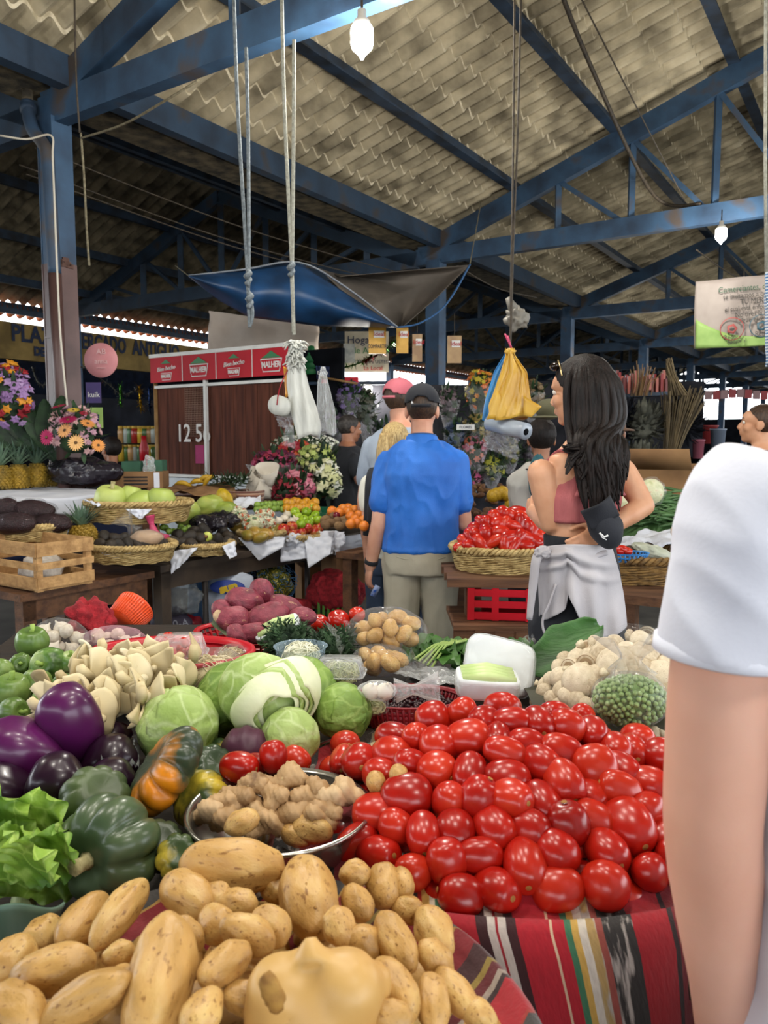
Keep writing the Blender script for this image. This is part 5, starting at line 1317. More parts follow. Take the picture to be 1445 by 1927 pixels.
def person(label, floor, H, yaw, skin_m, shirt_m, pants_m, elbows, wrists, wd=1.0, sh=.16, sleeve=.62, head_yaw=None, tilt=0.0, hem=.53, legs=(.1, .1), female=False, voxel=.008, hands=None, shirt=True, pants=True, pants_end=.05, neck_f=0.0, seed=0, head_dx=0.0, shoe='2a2622', wr=.006, loose=.014, hr=1.0, hcurl=.5):
 """a standing person; elbows and wrists are world points or None (left, right)"""
 x0, y0=floor;T=Matrix.Translation((x0, y0, 0))@Matrix.Rotation(yaw, 4, 'Z')
 t=thing('person', label, 'person', (x0, y0, 0));k=H/1.75
 if female:lv=[(.47, .155, .11), (.50, .168, .118), (.54, .162, .115), (.59, .135, .098), (.635, .12, .09), (.69, .135, .105, 0, .012), (.735, .145, .118, 0, .018), (.775, .15, .098), (.81, .135, .07), (.83, .085, .055), (.85, .048, .048)]
 else:lv=[(.47, .16, .115), (.50, .165, .12), (.55, .162, .118), (.60, .152, .112), (.65, .152, .112), (.70, .165, .12), (.75, .178, .122), (.785, .176, .108), (.812, .152, .09), (.83, .118, .074), (.845, .086, .064), (.865, .06, .056)]
 L=lambda g=0.0, z0=0, z1=1:[(q[0]*H, q[1]*k*wd+g, q[2]*k*wd+g, *(q[3:]))for q in lv if z0<=q[0]<=z1]
 P=lambda x, y, z:T@V((x, y, z))
 hd=P(head_dx, .02+neck_f, H-.118*k);hy=yaw if head_yaw is None else head_yaw
 HM=Matrix.Translation(hd)@Matrix.Rotation(hy, 4, 'Z')@Matrix.Rotation(-tilt, 4, 'X')
 bm=nb();loft(bm, T, L())
 tube(bm, [P(0, -.01, .80*H), P(head_dx*.5, .0+neck_f*.5, .85*H), hd+V((0, 0, -.05*k))-(HM.to_3x3()@V((0, .018, 0)))], [.07*k, .054*k*(.88 if female else 1), .055*k*(.88 if female else 1)], 16)
 head_shape(bm, HM, k*hr)
 sj=[P(-sh*k, -.005, .782*H), P(sh*k, -.005, .782*H)]
 ej, wj=[], []
 for i, s in enumerate((-1, 1)):
  e=elbows[i]if elbows[i]is not None else P(s*(sh+.055)*k, -.02, .61*H)
  w_=wrists[i]if wrists[i]is not None else P(s*(sh+.06)*k, .03, .47*H)
  ej.append(V(e));wj.append(V(w_));a=.85 if female else 1.0
  limb(bm, [sj[i], sj[i].lerp(ej[i], .5), ej[i]], [.054*k*a, .05*k*a, .04*k*a]);limb(bm, [ej[i], ej[i].lerp(wj[i], .35), wj[i]], [.041*k*a, .042*k*a, .028*k*a])
  d=(wj[i]-ej[i]).normalized()
  hp=hands[i]if hands and hands[i]else(P(-s, .3, 0)-P(0, 0, 0), P(0, 1, 0)-P(0, 0, 0))
  hand(bm, wj[i], d, hp[0], hp[1], k*a, hcurl)
 for i, s in enumerate((-1, 1)):
  hx=s*.088*k;fx=s*legs[i]
  limb(bm, [P(hx, 0, .5*H), P((hx+fx)/2, .015, .28*H), P(fx, -.01, .05*H)], [.088*k*wd, .058*k, .04*k])
  bmf=bm;ball(bmf, P(fx, .06, .03), (.045, .125, .035), T.to_3x3().to_4x4(), 3)
 obj('body', fuse(bm, voxel, 5), skin_m, t)
 if shirt:
  bm=nb();loft(bm, T, [(hem*H, lv[2][1]*k*wd+loose+.006, lv[2][2]*k*wd+loose+.006)]+[q for q in L(loose, hem+.01, .85)])
  for i in range(2):
   end=sj[i].lerp(ej[i], sleeve);limb(bm, [sj[i], sj[i].lerp(ej[i], sleeve*.5), end], [.062*k, .064*k, .063*k if not female else.054*k]);d=(end-sj[i]).normalized()
  o=obj('shirt', fuse(bm, max(.006, voxel), 4, wrinkle(9, wr, seed=seed)), shirt_m, t)
 if pants:
  bm=nb();loft(bm, T, [(q[0], q[1]+.012, q[2]+.012)for q in L(0, .46, .575)])
  for i, s in enumerate((-1, 1)):
   hx=s*.088*k;fx=s*legs[i];pe=pants_end
   full=[P(hx, 0, .5*H), P((hx+fx)/2, .015, .28*H), P(fx, -.01, .05*H)]
   if pe<.2:limb(bm, full, [.1*k*wd, .078*k, .07*k])
   else:limb(bm, [full[0], full[0].lerp(full[1], (.5-pe)/.22)], [.1*k*wd, .08*k])
  obj('trousers', fuse(bm, max(.007, voxel), 4, wrinkle(7, wr*.8, seed=seed+3)), pants_m, t)
 for i, s in enumerate((-1, 1)):
  bm=nb();ball(bm, P(s*legs[i], .062, .036), (.052, .135, .04), T.to_3x3().to_4x4(), 3);obj('shoe', bm, mat('shoe_'+shoe, shoe, rough=.6), t)
 eyes(HM, t, k*hr)
 return dict(t=t, HM=HM, T=T, P=P, k=k*hr, H=H, sj=sj, ej=ej, wj=wj)
M_POLO=fabric('blue_polo', '1a5fb8', '2a72d0', .6);M_KHAKI=fabric('khaki_cloth', 'a09a88', 'b3ad9a');M_BLK=fabric('black_cloth', '14161c', '20232a');M_CAPB=fabric('black_cap_cloth', '16181f', '24272f')
M_PINKC=fabric('dusty_pink_cap', 'a8525e', 'bb6672');M_GREYT=fabric('pale_blue_tee', '8f9cae', 'a6b2c2');M_WHITE=fabric('white_tee', 'c6c9d2', 'd9dbe2');M_CREAM=fabric('cream_tee', 'd0d0c4', 'dedcd0')
M_HAIRD=mat('dark_brown_hair', '0c0807', '1f1613', rough=.5, spec=.25, scale=14, stretch=(9, 9, .8), bump=.5, bscale=40)
M_HAIRB=mat('brown_hair', '2a1c12', '4a3422', rough=.45, scale=14, stretch=(8, 8, 1), bump=.5, bscale=40)
M_BLOND=mat('blond_hair', '9a7c4c', 'd8bd84', rough=.4, scale=22, stretch=(9, 9, .6), bump=.5, bscale=50)
S=3.9/FPX
J=lambda px, py, d=0.0:at(px, py, 3.9+d)
bl=person('man in a blue polo, black cap and khaki trousers seen from behind', (at(793, 1000, 3.9).x, 3.9), 1.775, -.06, SK_PALE, M_POLO, M_KHAKI, (J(713, 985, -.02), J(873, 985, .02)), (J(697, 1066, .05), J(862, 1000, .24)), wd=1.06, sh=.162, sleeve=.64, hem=.535, voxel=.0055, hands=((V((1, .35, 0)), V((.25, 1, -.1))), (V((-1, 0, 0)), V((0, 0, 1)))), seed=1, legs=(.115, .105), head_yaw=-.1, wr=.01, hcurl=.75)
ball_cap(bl['t'], bl['HM'], bl['k']*1.05, M_CAPB, 'black baseball cap with a small white triangle')
HMb=bl['HM'];hair_cap(bl['t'], HMb, bl['k'], M_HAIRB, low=-.03, front=.03, grow=1.02, rear=-.05)
bm=nb();T=bl['T'];H=1.775
rs=[]
for z, g in((.832, .012), (.852, .004), (.862, .0), (.855, .008), (.832, .022)):
 rs.append([T@V(((.072+g)*math.cos(a), -.005+(.068+g)*math.sin(a), z*H-.012*math.sin(a)))for a in[2*math.pi*i/36 for i in range(36)]])
rings(bm, rs, caps=False);obj('collar', bm, M_POLO, bl['t'])
for i in(0, 1):
 e=bl['sj'][i].lerp(bl['ej'][i], .66);d=(bl['ej'][i]-bl['sj'][i]).normalized();M=Matrix.Translation(e)@frame(d)
 bm=nb();lathe(bm, (0, 0, 0), [(.058, -.028), (.068, -.028), (.067, .004), (.06, .006)], 28, M=M, caps=False);obj('sleeve_band', bm, M_POLO, bl['t'])
bm=nb();d=(bl['wj'][0]-bl['ej'][0]).normalized();M=Matrix.Translation(bl['wj'][0]-d*.03)@frame(d)
lathe(bm, (0, 0, 0), [(.031, -.011), (.036, -.011), (.036, .011), (.031, .011)], 24, M=M, caps=False);obj('wristband', bm, M_BLK, bl['t'])
bm=nb();v=[HMb@(V(q)*bl['k']*1.06)for q in((-.046, -.09, .022), (-.03, -.1, .02), (-.042, -.096, .04))];bm.faces.new([bm.verts.new(q)for q in v]);thicken(bm, .002);obj('cap_mark', bm, mat('white_mark', 'd5d5d5'), bl['t'])
for s in(-1, 1):
 bm=nb();tube(bm, [T@V((s*.045, -.142, .515*H)), T@V((s*.085, -.137, .518*H)), T@V((s*.12, -.12, .522*H))], .003, 6);obj('pocket_welt', bm, M_KHAKI, bl['t'])
bm=nb();M=Matrix.Translation(J(706, 1112, .03))@Matrix.Rotation(.5, 4, 'Y')@Matrix.Rotation(.4, 4, 'Z');box(bm, (0, 0, 0), (.03, .012, .06), M=M)
solo('snack_wrapper', bm, mat('blue_wrapper', '2a52a8', 'b8c8e8', rough=.2, scale=40), 'small shiny blue wrapper held in the hand of the man in blue', 'wrapper')
pk=person('man in a pale blue tee and pink cap, grey strap across his back', (at(752, 900, 4.75).x, 4.75), 1.87, -.35, SK_PALE, M_GREYT, fabric('navy_shorts', '23283a'), (None, None), (None, None), head_yaw=-.75, seed=5, sh=.16)
ball_cap(pk['t'], pk['HM'], pk['k']*1.05, M_PINKC, 'dusty pink baseball cap')
hair_cap(pk['t'], pk['HM'], pk['k'], M_HAIRB, low=-.05, front=.03, grow=1.04, rear=-.075)
bm=nb()
P=pk['P'];bar_pts=smooth_path([P(.12, .02, 1.56), P(.07, -.11, 1.5), P(-.06, -.16, 1.33), P(-.19, -.13, 1.12), P(-.22, -.02, 1.0)], 6)
tube(bm, bar_pts, .028, 10, flat=.16);obj('strap', bm, fabric('grey_green_strap', '4c5148', '5c6156'), pk['t'])
bo=person('blonde woman in a cream tee with a black backpack strap, behind the man in blue', (at(742, 900, 4.35).x, 4.35), 1.60, -.15, SK_PALE, M_CREAM, fabric('denim', '2c3a50', '3a4a62'), (at(690, 985, 4.3), None), (at(694, 1072, 4.33), None), female=True, sh=.15, sleeve=.55, seed=7)
hair_cap(bo['t'], bo['HM'], bo['k'], M_BLOND, low=-.06, front=.06, grow=1.12, rear=-.12)
bm=nb();random.seed(4)
for q in range(34):
 a=rnd(-2.0, 2.0);HMx=bo['HM'];r=rnd(.8, 1.06)
 pts=[HMx@V((.07*math.sin(a)*r, -.014-.09*math.cos(a)*r, .05)), HMx@V((.085*math.sin(a)*r, -.02-.1*math.cos(a)*r, -.04)), HMx@V((.09*math.sin(a)*r, -.02-.1*math.cos(a)*r, -.14)), HMx@V((.085*math.sin(a)*r+rnd(-.01, .01), -.02-.09*math.cos(a)*r, -.24+rnd(-.03, .03)))]
 tube(bm, smooth_path(pts, 4), lerp_list([.012, .018, .015, .004], 13), 6)
obj('long_hair', bm, M_BLOND, bo['t'])
P=bo['P'];bm=nb();tube(bm, smooth_path([P(-.1, .08, 1.32), P(-.115, -.02, 1.345), P(-.12, -.12, 1.28), P(-.12, -.17, 1.1), P(-.13, -.15, .98)], 5), .026, 8, flat=.3);obj('backpack_strap', bm, M_BLK, bo['t'])
bm=nb();ball(bm, P(.0, -.2, 1.1), (.12, .08, .2), sub=4, nz=.1);obj('backpack', bm, M_BLK, bo['t'])
bk=person('man in a black tee and grey trousers standing beside the flowers', (at(654, 900, 6.5).x, 6.5), 1.72, -1.15, SK_TAN, M_BLK, fabric('grey_trousers', '8a8478', '9c968a'), (None, at(676, 905, 6.25)), (None, at(694, 880, 6.3)), wd=1.12, head_yaw=-1.0, seed=9, sh=.165)
hair_cap(bk['t'], bk['HM'], bk['k'], mat('greying_hair', '15110f', '3a3430', rough=.6, scale=40), low=-.02, front=.05, grow=1.03, rear=-.05)
wt=person('person in a loose pale tee, half hidden by the woman in pink', (at(1018, 900, 4.3).x, 4.3), 1.62, -.1, SK_TAN, fabric('loose_pale_tee', 'a5a49e', 'b6b4ae'), fabric('dark_skirt', '1c2028'), (at(984, 905, 4.25), None), (at(982, 938, 4.4), None), female=True, sh=.145, sleeve=.5, hem=.5, loose=.04, seed=11)
hair_cap(wt['t'], wt['HM'], wt['k'], M_HAIRD, low=-.09, front=.06, grow=1.13, rear=-.14)
bm=nb();P=wt['P'];tube(bm, smooth_path([P(-.13, .08, 1.33), P(-.05, -.1, 1.33), P(.08, -.15, 1.1), P(.16, -.1, .95)], 5), .02, 8, flat=.3);obj('bag_strap', bm, M_BLK, wt['t'])
bm=nb();d=(wt['wj'][0]-wt['ej'][0]).normalized();lathe(bm, (0, 0, 0), [(.024, -.01), (.03, -.01), (.03, .01), (.024, .01)], 20, M=Matrix.Translation(wt['wj'][0]-d*.02)@frame(d), caps=False);obj('bracelet', bm, M_BLK, wt['t'])
bm=nb();ball(bm, at(1012, 900, 4.12), (.05, .05, .13), sub=4, nz=.08);solo('teal_bag', bm, fabric('teal_cloth', '1d4a54', '2a6068'), 'teal bag slung at the side of the person in the loose pale tee', 'bag')
bm=nb();ball(bm, at(1034, 770, 4.0), (.07, .08, .055), sub=4);lathe(bm, at(1034, 782, 4.0), [(.06, 0), (.1, -.008), (.1, -.012), (.06, -.006)], 28, caps=False)
ht=person('person in dark clothes and a brown felt hat beyond the long haired woman', (at(1148, 900, 4.6).x, 4.6), 1.66, -.3, SK_TAN, fabric('dark_jacket', '1a1a1e', '26262c'), fabric('dark_skirt', '1c2028'), (None, None), (None, None), female=True, sh=.16, sleeve=.95, seed=13)
bm2=nb();M=ht['HM'];lathe(bm2, (0, 0, 0), [(.001, .14), (.05, .135), (.075, .1), (.083, .03), (.13, .02), (.135, .012), (.083, .012), (.078, .02)], 32, M=M);obj('felt_hat', bm2, fabric('brown_felt', '5a4232', '6e5240'), ht['t'])
hair_cap(ht['t'], ht['HM'], ht['k'], M_HAIRD, low=-.08, front=.06, grow=1.04, rear=-.1)
bmesh.ops.translate(bm, verts=bm.verts, vec=(0, .02, 0));obj('olive_cap', bm, fabric('olive_cloth', '4c4a34', '5c5a42'), wt['t'])
fm=person('dark haired man far behind the white tee, only his head showing', (at(1432, 900, 4.4).x, 4.4), 1.71, .9, SK_WARM, fabric('maroon_tee', '5a2a30'), fabric('dark_skirt', '1c2028'), (None, None), (None, None), head_yaw=1.0, tilt=-.15, seed=15)
hair_cap(fm['t'], fm['HM'], fm['k'], M_HAIRB, low=-.0, front=.075, grow=1.03, rear=-.05)
vn=person('stall keeper bending behind the gerbera bouquet, only head in view', (at(212, 900, 6.4).x, 6.4), 1.53, .6, SK_TAN, M_BLK, fabric('dark_skirt', '1c2028'), (None, None), (None, None), female=True, seed=17, head_yaw=.9)
hair_cap(vn['t'], vn['HM'], vn['k'], M_HAIRD, low=-.05, front=.07, grow=1.12, rear=-.08)
Y0=2.6;S=Y0/FPX
J=lambda px, py, d=0.0:at(px, py, Y0+d)
wm=person('long haired woman in a pink crop top with a pale jacket tied round her waist', (at(1092, 1000, Y0).x, Y0), 1.785, .35, SK_WARM, M_WHITE, M_BLK, (J(1036, 985, -.04), J(1212, 952, -.02)), (J(1003, 962, .2), J(1132, 1000, -.09)), female=True, sh=.158, voxel=.0055, shirt=False, pants_end=.345, hands=((V((1, 0, 0)), V((0, 0, 1))), (V((0, 1, 0)), V((0, 0, 1)))), head_yaw=.75, seed=19, hr=.96, wd=.86)
T, H, k=wm['T'], wm['H'], wm['k']
bm=nb();lv=[(.69, .138, .109, 0, .012), (.735, .148, .122, 0, .018), (.765, .125, .106, 0, .01), (.785, .085, .098), (.805, .055, .086), (.825, .04, .07)]
loft(bm, T, [(z*H, a*.94+.006, b*.94+.006, *o)for z, a, b, *o in lv])
tp=fuse(bm, .006, 3, wrinkle(14, .002));
pink=mat('dusty_pink_rib', '9c5054', 'b06264', rough=.8, scale=6, bump=.35, bscale=90, stretch=(6, 6, .2));obj('crop_top', tp, pink, wm['t'])
for s in(-1, 1):
 bm=nb();tube(bm, smooth_path([T@V((s*.03, -.108, .755*H)), T@V((s*.05, -.09, .79*H)), T@V((s*.085, -.03, .822*H)), T@V((s*.09, .05, .80*H)), T@V((s*.08, .1, .76*H))], 5), .018, 8, flat=.35);obj('strap', bm, pink, wm['t'])
bm=nb()
def yoke(u, v):
 x=(u-.5)*2*(.1-.07*v);return T@V((x, -.102-.012*(1-abs(u-.5)*2)+.012*v, (.74+.055*v)*H))
grid(bm, 10, 8, yoke);thicken(bm, .006);obj('racer_back', bm, pink, wm['t'])
bm=nb();loft(bm, T, [(z*H, a+.008, b+.008)for z, a, b in((.50, .150, .116), (.54, .146, .112), (.60, .128, .1), (.635, .114, .092), (.664, .118, .094))]);obj('waistband', fuse(bm, .006, 2), M_BLK, wm['t'])
M_JKT=fabric('pale_jacket', 'a4a0a4', 'b6b2b6', .9, .1)
def bot(u):
 return np.interp(u, [0, .12, .3, .36, .42, .52, .66, .85, 1], [1168, 1166, 1146, 1118, 1140, 1186, 1200, 1198, 1178])
bm=nb()
def jk(u, v):
 l=np.interp(v, [0, .12, .5, 1], [1014, 1014, 1012, 1013]);r=np.interp(v, [0, .3, .6, 1], [1150, 1162, 1170, 1178])
 y=1030+(bot(u)-1030)*v-6*math.sin(u*3.1)*(1-v)
 px=l+(r-l)*u+(3*math.sin(u*19+v*3)*v)
 dep=Y0-.03-.13*math.sin(math.pi*(.08+.84*u))**.8-.01*v+.012*v*math.sin(u*26)+.007*math.sin(u*11+v*7)-(.025*math.exp(-((v-.12-.1*u)/.05)**2)+.018*math.exp(-((v-.28-.12*u)/.04)**2))*(1-.3*u)
 return at(px, y, dep)
grid(bm, 72, 40, jk);thicken(bm, .004);obj('tied_jacket', bm, M_JKT, wm['t'])
for pts, r in(([(1024, 1036), (1010, 1050), (1003, 1100), (996, 1166)], (11, 10, 9, 6)), ([(1026, 1040), (1050, 1046), (1085, 1052), (1142, 1040)], (9, 10, 9, 8))):
 bm=nb();n=(len(pts)-1)*6+1;tube(bm, smooth_path([at(x, y, Y0-.1-.03*(i>0))for i, (x, y)in enumerate(pts)], 6), [q*S for q in lerp_list(r, n)], 10, flat=.6);obj('jacket_sleeve', bm, M_JKT, wm['t'])
bm=nb();ball(bm, at(1022, 1040, Y0-.13), (.028, .022, .022), sub=4, nz=.3, nf=3);obj('jacket_knot', bm, M_JKT, wm['t'])
bm=nb();tube(bm, smooth_path([at(1046, 1099, Y0-.15), at(1032, 1140, Y0-.15), at(1021, 1166, Y0-.14), at(1024, 1190, Y0-.14), at(1037, 1208, Y0-.14)], 6), .004, 8);obj('jacket_cord', bm, M_JKT, wm['t'])
cp=thing('baseball_hat', 'black cap with a small white emblem hanging at the hip of the woman in pink', 'cap', at(1138, 1040, Y0-.18))
bm=nb();M=Matrix.Translation(at(1139, 992, Y0-.17))@Matrix.Rotation(-.5, 4, 'Y')
for v in ball(bm, (0, 0, 0), (.052, .045, .075), M, 4):v.co+=V((wobble(v.co, 20, .008), 0, wobble(v.co, 16, .006, 3)))
obj('crown', bm, M_CAPB, cp)
bm=nb()
grid(bm, 14, 8, lambda u, v:M@V(((u-.5)*.1, -.03-.035*math.sin(math.pi*u)*v, .02+.07*v)));thicken(bm, .004);obj('brim', bm, M_CAPB, cp)
bm=nb();tube(bm, [at(1128, 1003, Y0-.24), at(1137, 1011, Y0-.24), at(1144, 1007, Y0-.24)], .0035, 5);tube(bm, [at(1131, 1010, Y0-.24), at(1141, 1016, Y0-.24)], .002, 5);obj('emblem', bm, mat('white_mark', 'd5d5d5'), cp)
HM=wm['HM'];hair_cap(wm['t'], HM, k, M_HAIRD, low=-.03, front=.06, grow=1.12, rear=-.1, name='hair_crown')
bm=nb();random.seed(8)
ends=np.array([(1062, 850), (1070, 885), (1092, 900), (1106, 945), (1112, 985), (1125, 975), (1135, 965), (1148, 975), (1160, 955), (1168, 930), (1175, 900), (1150, 930), (1120, 960), (1108, 930), (1168, 960), (1140, 985)])
for q in range(150):
 a=rnd(-1.7, 1.75);r=rnd(.85, 1.1);e=ends[min(15, max(0, int((a+1.7)/3.45*11+rnd(-1.5, 3))))]
 p0=HM@(V((.05*math.sin(a), -.014-.06*math.cos(a), .105))*k);p1=HM@(V((.088*math.sin(a)*r, -.02-.108*math.cos(a)*r, .02))*k);p2=HM@(V((.09*math.sin(a)*r, -.03-.11*math.cos(a)*r, -.1))*k)
 f=(a+1.7)/3.45;m_=at(1080+94*f+rnd(-10, 10), 845+rnd(-15, 15), Y0-.12-.05*r*math.sin(math.pi*f));en=at(e[0]+rnd(-7, 7), e[1]+rnd(-25, 8), Y0-.14-.03*r)
 wv=at(0, 0, Y0)*0+V((rnd(-.012, .012), rnd(-.01, .01), 0));n2=4*6+1
 tube(bm, smooth_path([p0, p1, p2+wv*.5, m_, m_.lerp(en, .5)+wv, en], 6), lerp_list([.008, .014, .015, .013, .01, .002], 31), 6, flat=.7)
obj('long_hair', bm, M_HAIRD, wm['t'])
bm=nb();tube(bm, [at(1050, 678, Y0-.02), at(1054, 690, Y0-.05), at(1057, 707, Y0-.08)], .0025, 6);obj('sunglasses_arm', bm, mat('gold_metal', 'b8a070', rough=.3, metal=.8), wm['t'])
bm=nb();ball(bm, at(1046, 690, Y0+.05), (.02, .035, .016), sub=3);obj('sunglasses_lens', bm, M_IRIS, wm['t'])
Yw=.64;S=Yw/FPX
J=lambda px, py, d=0.0:at(px, py, Yw+d)
nr=thing('person', 'person in a white tee right beside the tomato heap, bare arm hanging down', 'person', (.5, .66, 0))
T=Matrix.Translation((.52, .68, 0));H=1.74
bm=nb();loft(bm, T, [(z*H, a, b)for z, a, b in((.47, .165, .12), (.52, .17, .12), (.6, .155, .112), (.68, .165, .12), (.75, .178, .12), (.79, .175, .1), (.82, .14, .08), (.845, .08, .06), (.87, .056, .055))])
HM=Matrix.Translation((.52, .70, H-.118));head_shape(bm, HM);tube(bm, [V((.52, .68, .82*H)), V((.52, .69, H-.17))], [.065, .058], 16)
ap=[(1432, 900, 76), (1395, 1050, 84), (1362, 1200, 92), (1352, 1320, 97), (1346, 1440, 98), (1340, 1545, 95), (1345, 1640, 94), (1352, 1740, 84), (1358, 1850, 68), (1362, 1960, 58), (1365, 2060, 52)]
pts=smooth_path([J(x, y, .004*i if i<6 else.02+.01*(i-5))for i, (x, y, r)in enumerate(ap)], 5)
tube(bm, pts, [r*S for r in lerp_list([a[2]for a in ap], len(pts))], 26)
ball(bm, J(1318, 1560, .012), (.026, .026, .03), sub=3)
wj=pts[-1];d=(pts[-1]-pts[-6]).normalized();hand(bm, wj, d, V((1, .2, 0)), V((0, 1, 0)), 1.0, .5)
limb(bm, [T@V((.18, 0, .795*H)), T@V((.24, -.02, .61*H))], [.056, .042]);limb(bm, [T@V((.24, -.02, .61*H)), T@V((.22, .1, .48*H))], [.042, .028]);hand(bm, T@V((.22, .1, .48*H)), V((0, .4, -1)), V((-1, 0, 0)), V((0, 1, 0)))
for s in(-1, 1):limb(bm, [T@V((s*.088, 0, .5*H)), T@V((s*.095, .015, .28*H)), T@V((s*.1, -.01, .05*H))], [.09, .058, .04]);ball(bm, T@V((s*.1, .06, .03)), (.045, .125, .035), sub=3)
obj('body', fuse(bm, .0055, 5), SK_ARM, nr)
bm=nb();loft(bm, T, [(z*H, a+.02, b+.02)for z, a, b in((.5, .172, .125), (.6, .158, .115), (.68, .166, .12), (.75, .176, .12), (.79, .17, .1), (.82, .13, .075), (.838, .09, .062))])
sp_=[(1452, 872, 84), (1428, 930, 112), (1402, 1010, 124), (1382, 1100, 126), (1362, 1180, 126), (1354, 1232, 120)]
pts=smooth_path([J(x, y, .006)for x, y, r in sp_], 5);tube(bm, pts, [r*S for r in lerp_list([a[2]for a in sp_], len(pts))], 30)
limb(bm, [T@V((.17, 0, .785*H)), T@V((.21, -.01, .68*H))], [.066, .072])
def wrk(c):
 q=V((c.x*15, c.y*9, c.z*7+c.x*12));q2=V((c.x*16+c.z*15, c.y*10, c.z*7))
 return.005*mnoise.noise(q)+.0045*(1-2*abs(mnoise.noise(q2)))
obj('white_tee', fuse(bm, .0045, 5, wrk), fabric('bright_white_tee', 'd4d6e2', 'e2e3ec', .9, .04), nr)
M=Matrix.Translation(pts[-1])@frame((pts[-1]-pts[-3]));bm=nb();R=121*S
lathe(bm, (0, 0, 0), [(R-.004, -.011), (R+.0015, -.011), (R+.0018, .001), (R-.002, .003), (R-.006, .001)], 48, M=M, caps=False);obj('sleeve_hem', bm, fabric('bright_white_tee', 'd4d6e2'), nr)
bm=nb();loft(bm, T, [(q[0]*H, q[1]+.016, q[2]+.016)for q in((.44, .155, .12), (.47, .16, .12), (.52, .168, .12), (.56, .16, .118))])
for s in(-1, 1):limb(bm, [T@V((s*.09, 0, .48*H)), T@V((s*.095, .01, .32*H))], [.105, .09])
obj('shorts', fuse(bm, .007, 4, wrinkle()), fabric('navy_shorts', '23283a'), nr)
for s in(-1, 1):bm=nb();ball(bm, T@V((s*.1, .062, .036)), (.052, .135, .04), sub=3);obj('shoe', bm, mat('shoe_2a2622', '2a2622'), nr)
hair_cap(nr, HM, 1.0, M_HAIRB, low=-.04, front=.05, rear=-.06);eyes(HM, nr)
def sw(x, y):
 return V((x, y, 0)).dot(US), V((x, y, 0)).dot(UW)+4.9
def FS(dz=0.0):
 def f(x, y):
  s, ww=sw(x, y)
  return.86+.28*max(0, 1.68-ww)+dz if ww<1.75 else 0
 return f
MB=Matrix.Rotation(-TH, 4, 'Z')@Matrix.Rotation(0, 4, 'Z')
M_WOOD2=mat('worn_brown_wood', '4a3020', '6d4a30', rough=.65, scale=4, bump=.25, bscale=18, c3='38271a', stretch=(1, 7, 7))
M_PALE=mat('pale_crate_wood', '9a7448', 'c39a66', rough=.75, scale=5, bump=.25, bscale=24, c3='b08454', stretch=(1, 6, 6))
M_LINEN=mat('white_cotton', 'c4c8d4', 'd8dbe4', rough=.9, scale=6, bump=.15, bscale=60)
M_WHITEC=M_LINEN
def sbox(bm, s, ww, z, ls, lw, h):
 box(bm, B(s, ww, z), (lw, ls, h), M=MB)
def table(name, s0, s1, w0, w1, z, label, m, legs=True, apron=True, th=.035, cat='table'):
 t=thing(name, label, cat, B((s0+s1)/2, (w0+w1)/2, 0))
 bm=nb();sbox(bm, (s0+s1)/2, (w0+w1)/2, z-th/2, s1-s0, w1-w0, th);obj('tabletop', bm, m, t, False)
 if apron:
  for ww in(w0+.05, w1-.04):bm=nb();sbox(bm, (s0+s1)/2, ww, z-th-.05, s1-s0-.06, .025, .1);obj('apron', bm, m, t, False)
 for s in(s0+.06, s1-.06):
  for ww in(w0+.06, w1-.06):bm=nb();sbox(bm, s, ww, (z-th)/2, .065, .065, z-th);obj('leg', bm, m, t, False)
 return t
table('wooden_table', 1.93, 2.68, .95, 1.70, .82, 'old brown wooden table carrying the slatted crate and an avocado basket', M_WOOD2)
table('fruit_table', 2.72, 5.15, .9, 1.70, .84, 'long dark table under the fruit baskets with thin metal legs', mat('dark_worn_board', '2e2620', '4a3d30', rough=.7, scale=5, bump=.2))
table('raised_table', 1.2, 3.25, -.1, .88, 1.165, 'raised table with a white cloth holding the row of pineapples', M_WOOD2, apron=False)
table('back_table', 3.3, 5.6, -.2, .85, 1.05, 'raised table behind the fruit with brown paper and leaves', M_WOOD2, apron=False)
bm=nb()
def rc(u, v):
 s=1.15+2.12*u;f=v*1.25
 if f<1:ww, z=-.12+1.02*f, 1.172
 else:ww, z=.9+.01*math.sin(u*50), 1.172-(f-1)*(.36+.1*math.sin(u*9))
 return B(s, ww, z+.004*math.sin(u*40))
grid(bm, 70, 30, rc);thicken(bm, .003);solo('tablecloth', bm, M_LINEN, 'white cloth over the raised pineapple table', 'tablecloth')
t=thing('fabric_banner', 'navy blue banner with pale letters hanging below the white pineapple cloth', 'banner', B(2.3, .86, .8))
bm=nb();grid(bm, 40, 6, lambda u, v:B(1.5+1.7*u, .86+.012*math.sin(u*22), 1.12-.3*v));thicken(bm, .003);obj('fabric', bm, fabric('navy_banner', '16203f', '1c2950'), t)
text('bebe', B(2.62, .888, 1.0), .13, facing(-US), mat('pale_blue_ink', '8fa2c8'), t)
def lmesh(name, prof, m, n=20, fn=None):
 bm=nb();lathe(bm, (0, 0, 0), prof, n, fn=fn);return mesh(name, bm, m)
APROF=[(.002, -.36), (.12, -.41), (.28, -.42), (.44, -.25), (.5, .0), (.47, .22), (.3, .4), (.14, .38), (.04, .28), (.002, .27)]
M_RAP=matr('red_apple_skin', ['a01818', 'b8322a', 'd0a050'], rough=.22, scale=3, mixn=.2);M_GAP=matr('green_apple_skin', ['7a9a1e', '93b52c', 'aac440'], rough=.22, scale=3)
M_ORG=matr('orange_skin', ['c8641a', 'dc7a20', 'd98a3a'], rough=.4, scale=3, bump=.15, bscale=80);M_MAN=matr('mandarin_skin', ['b87818', 'd0921e', 'd8a83a'], rough=.4, scale=3, spots='3a2a14', spot_scale=9, spot_pos=.64)
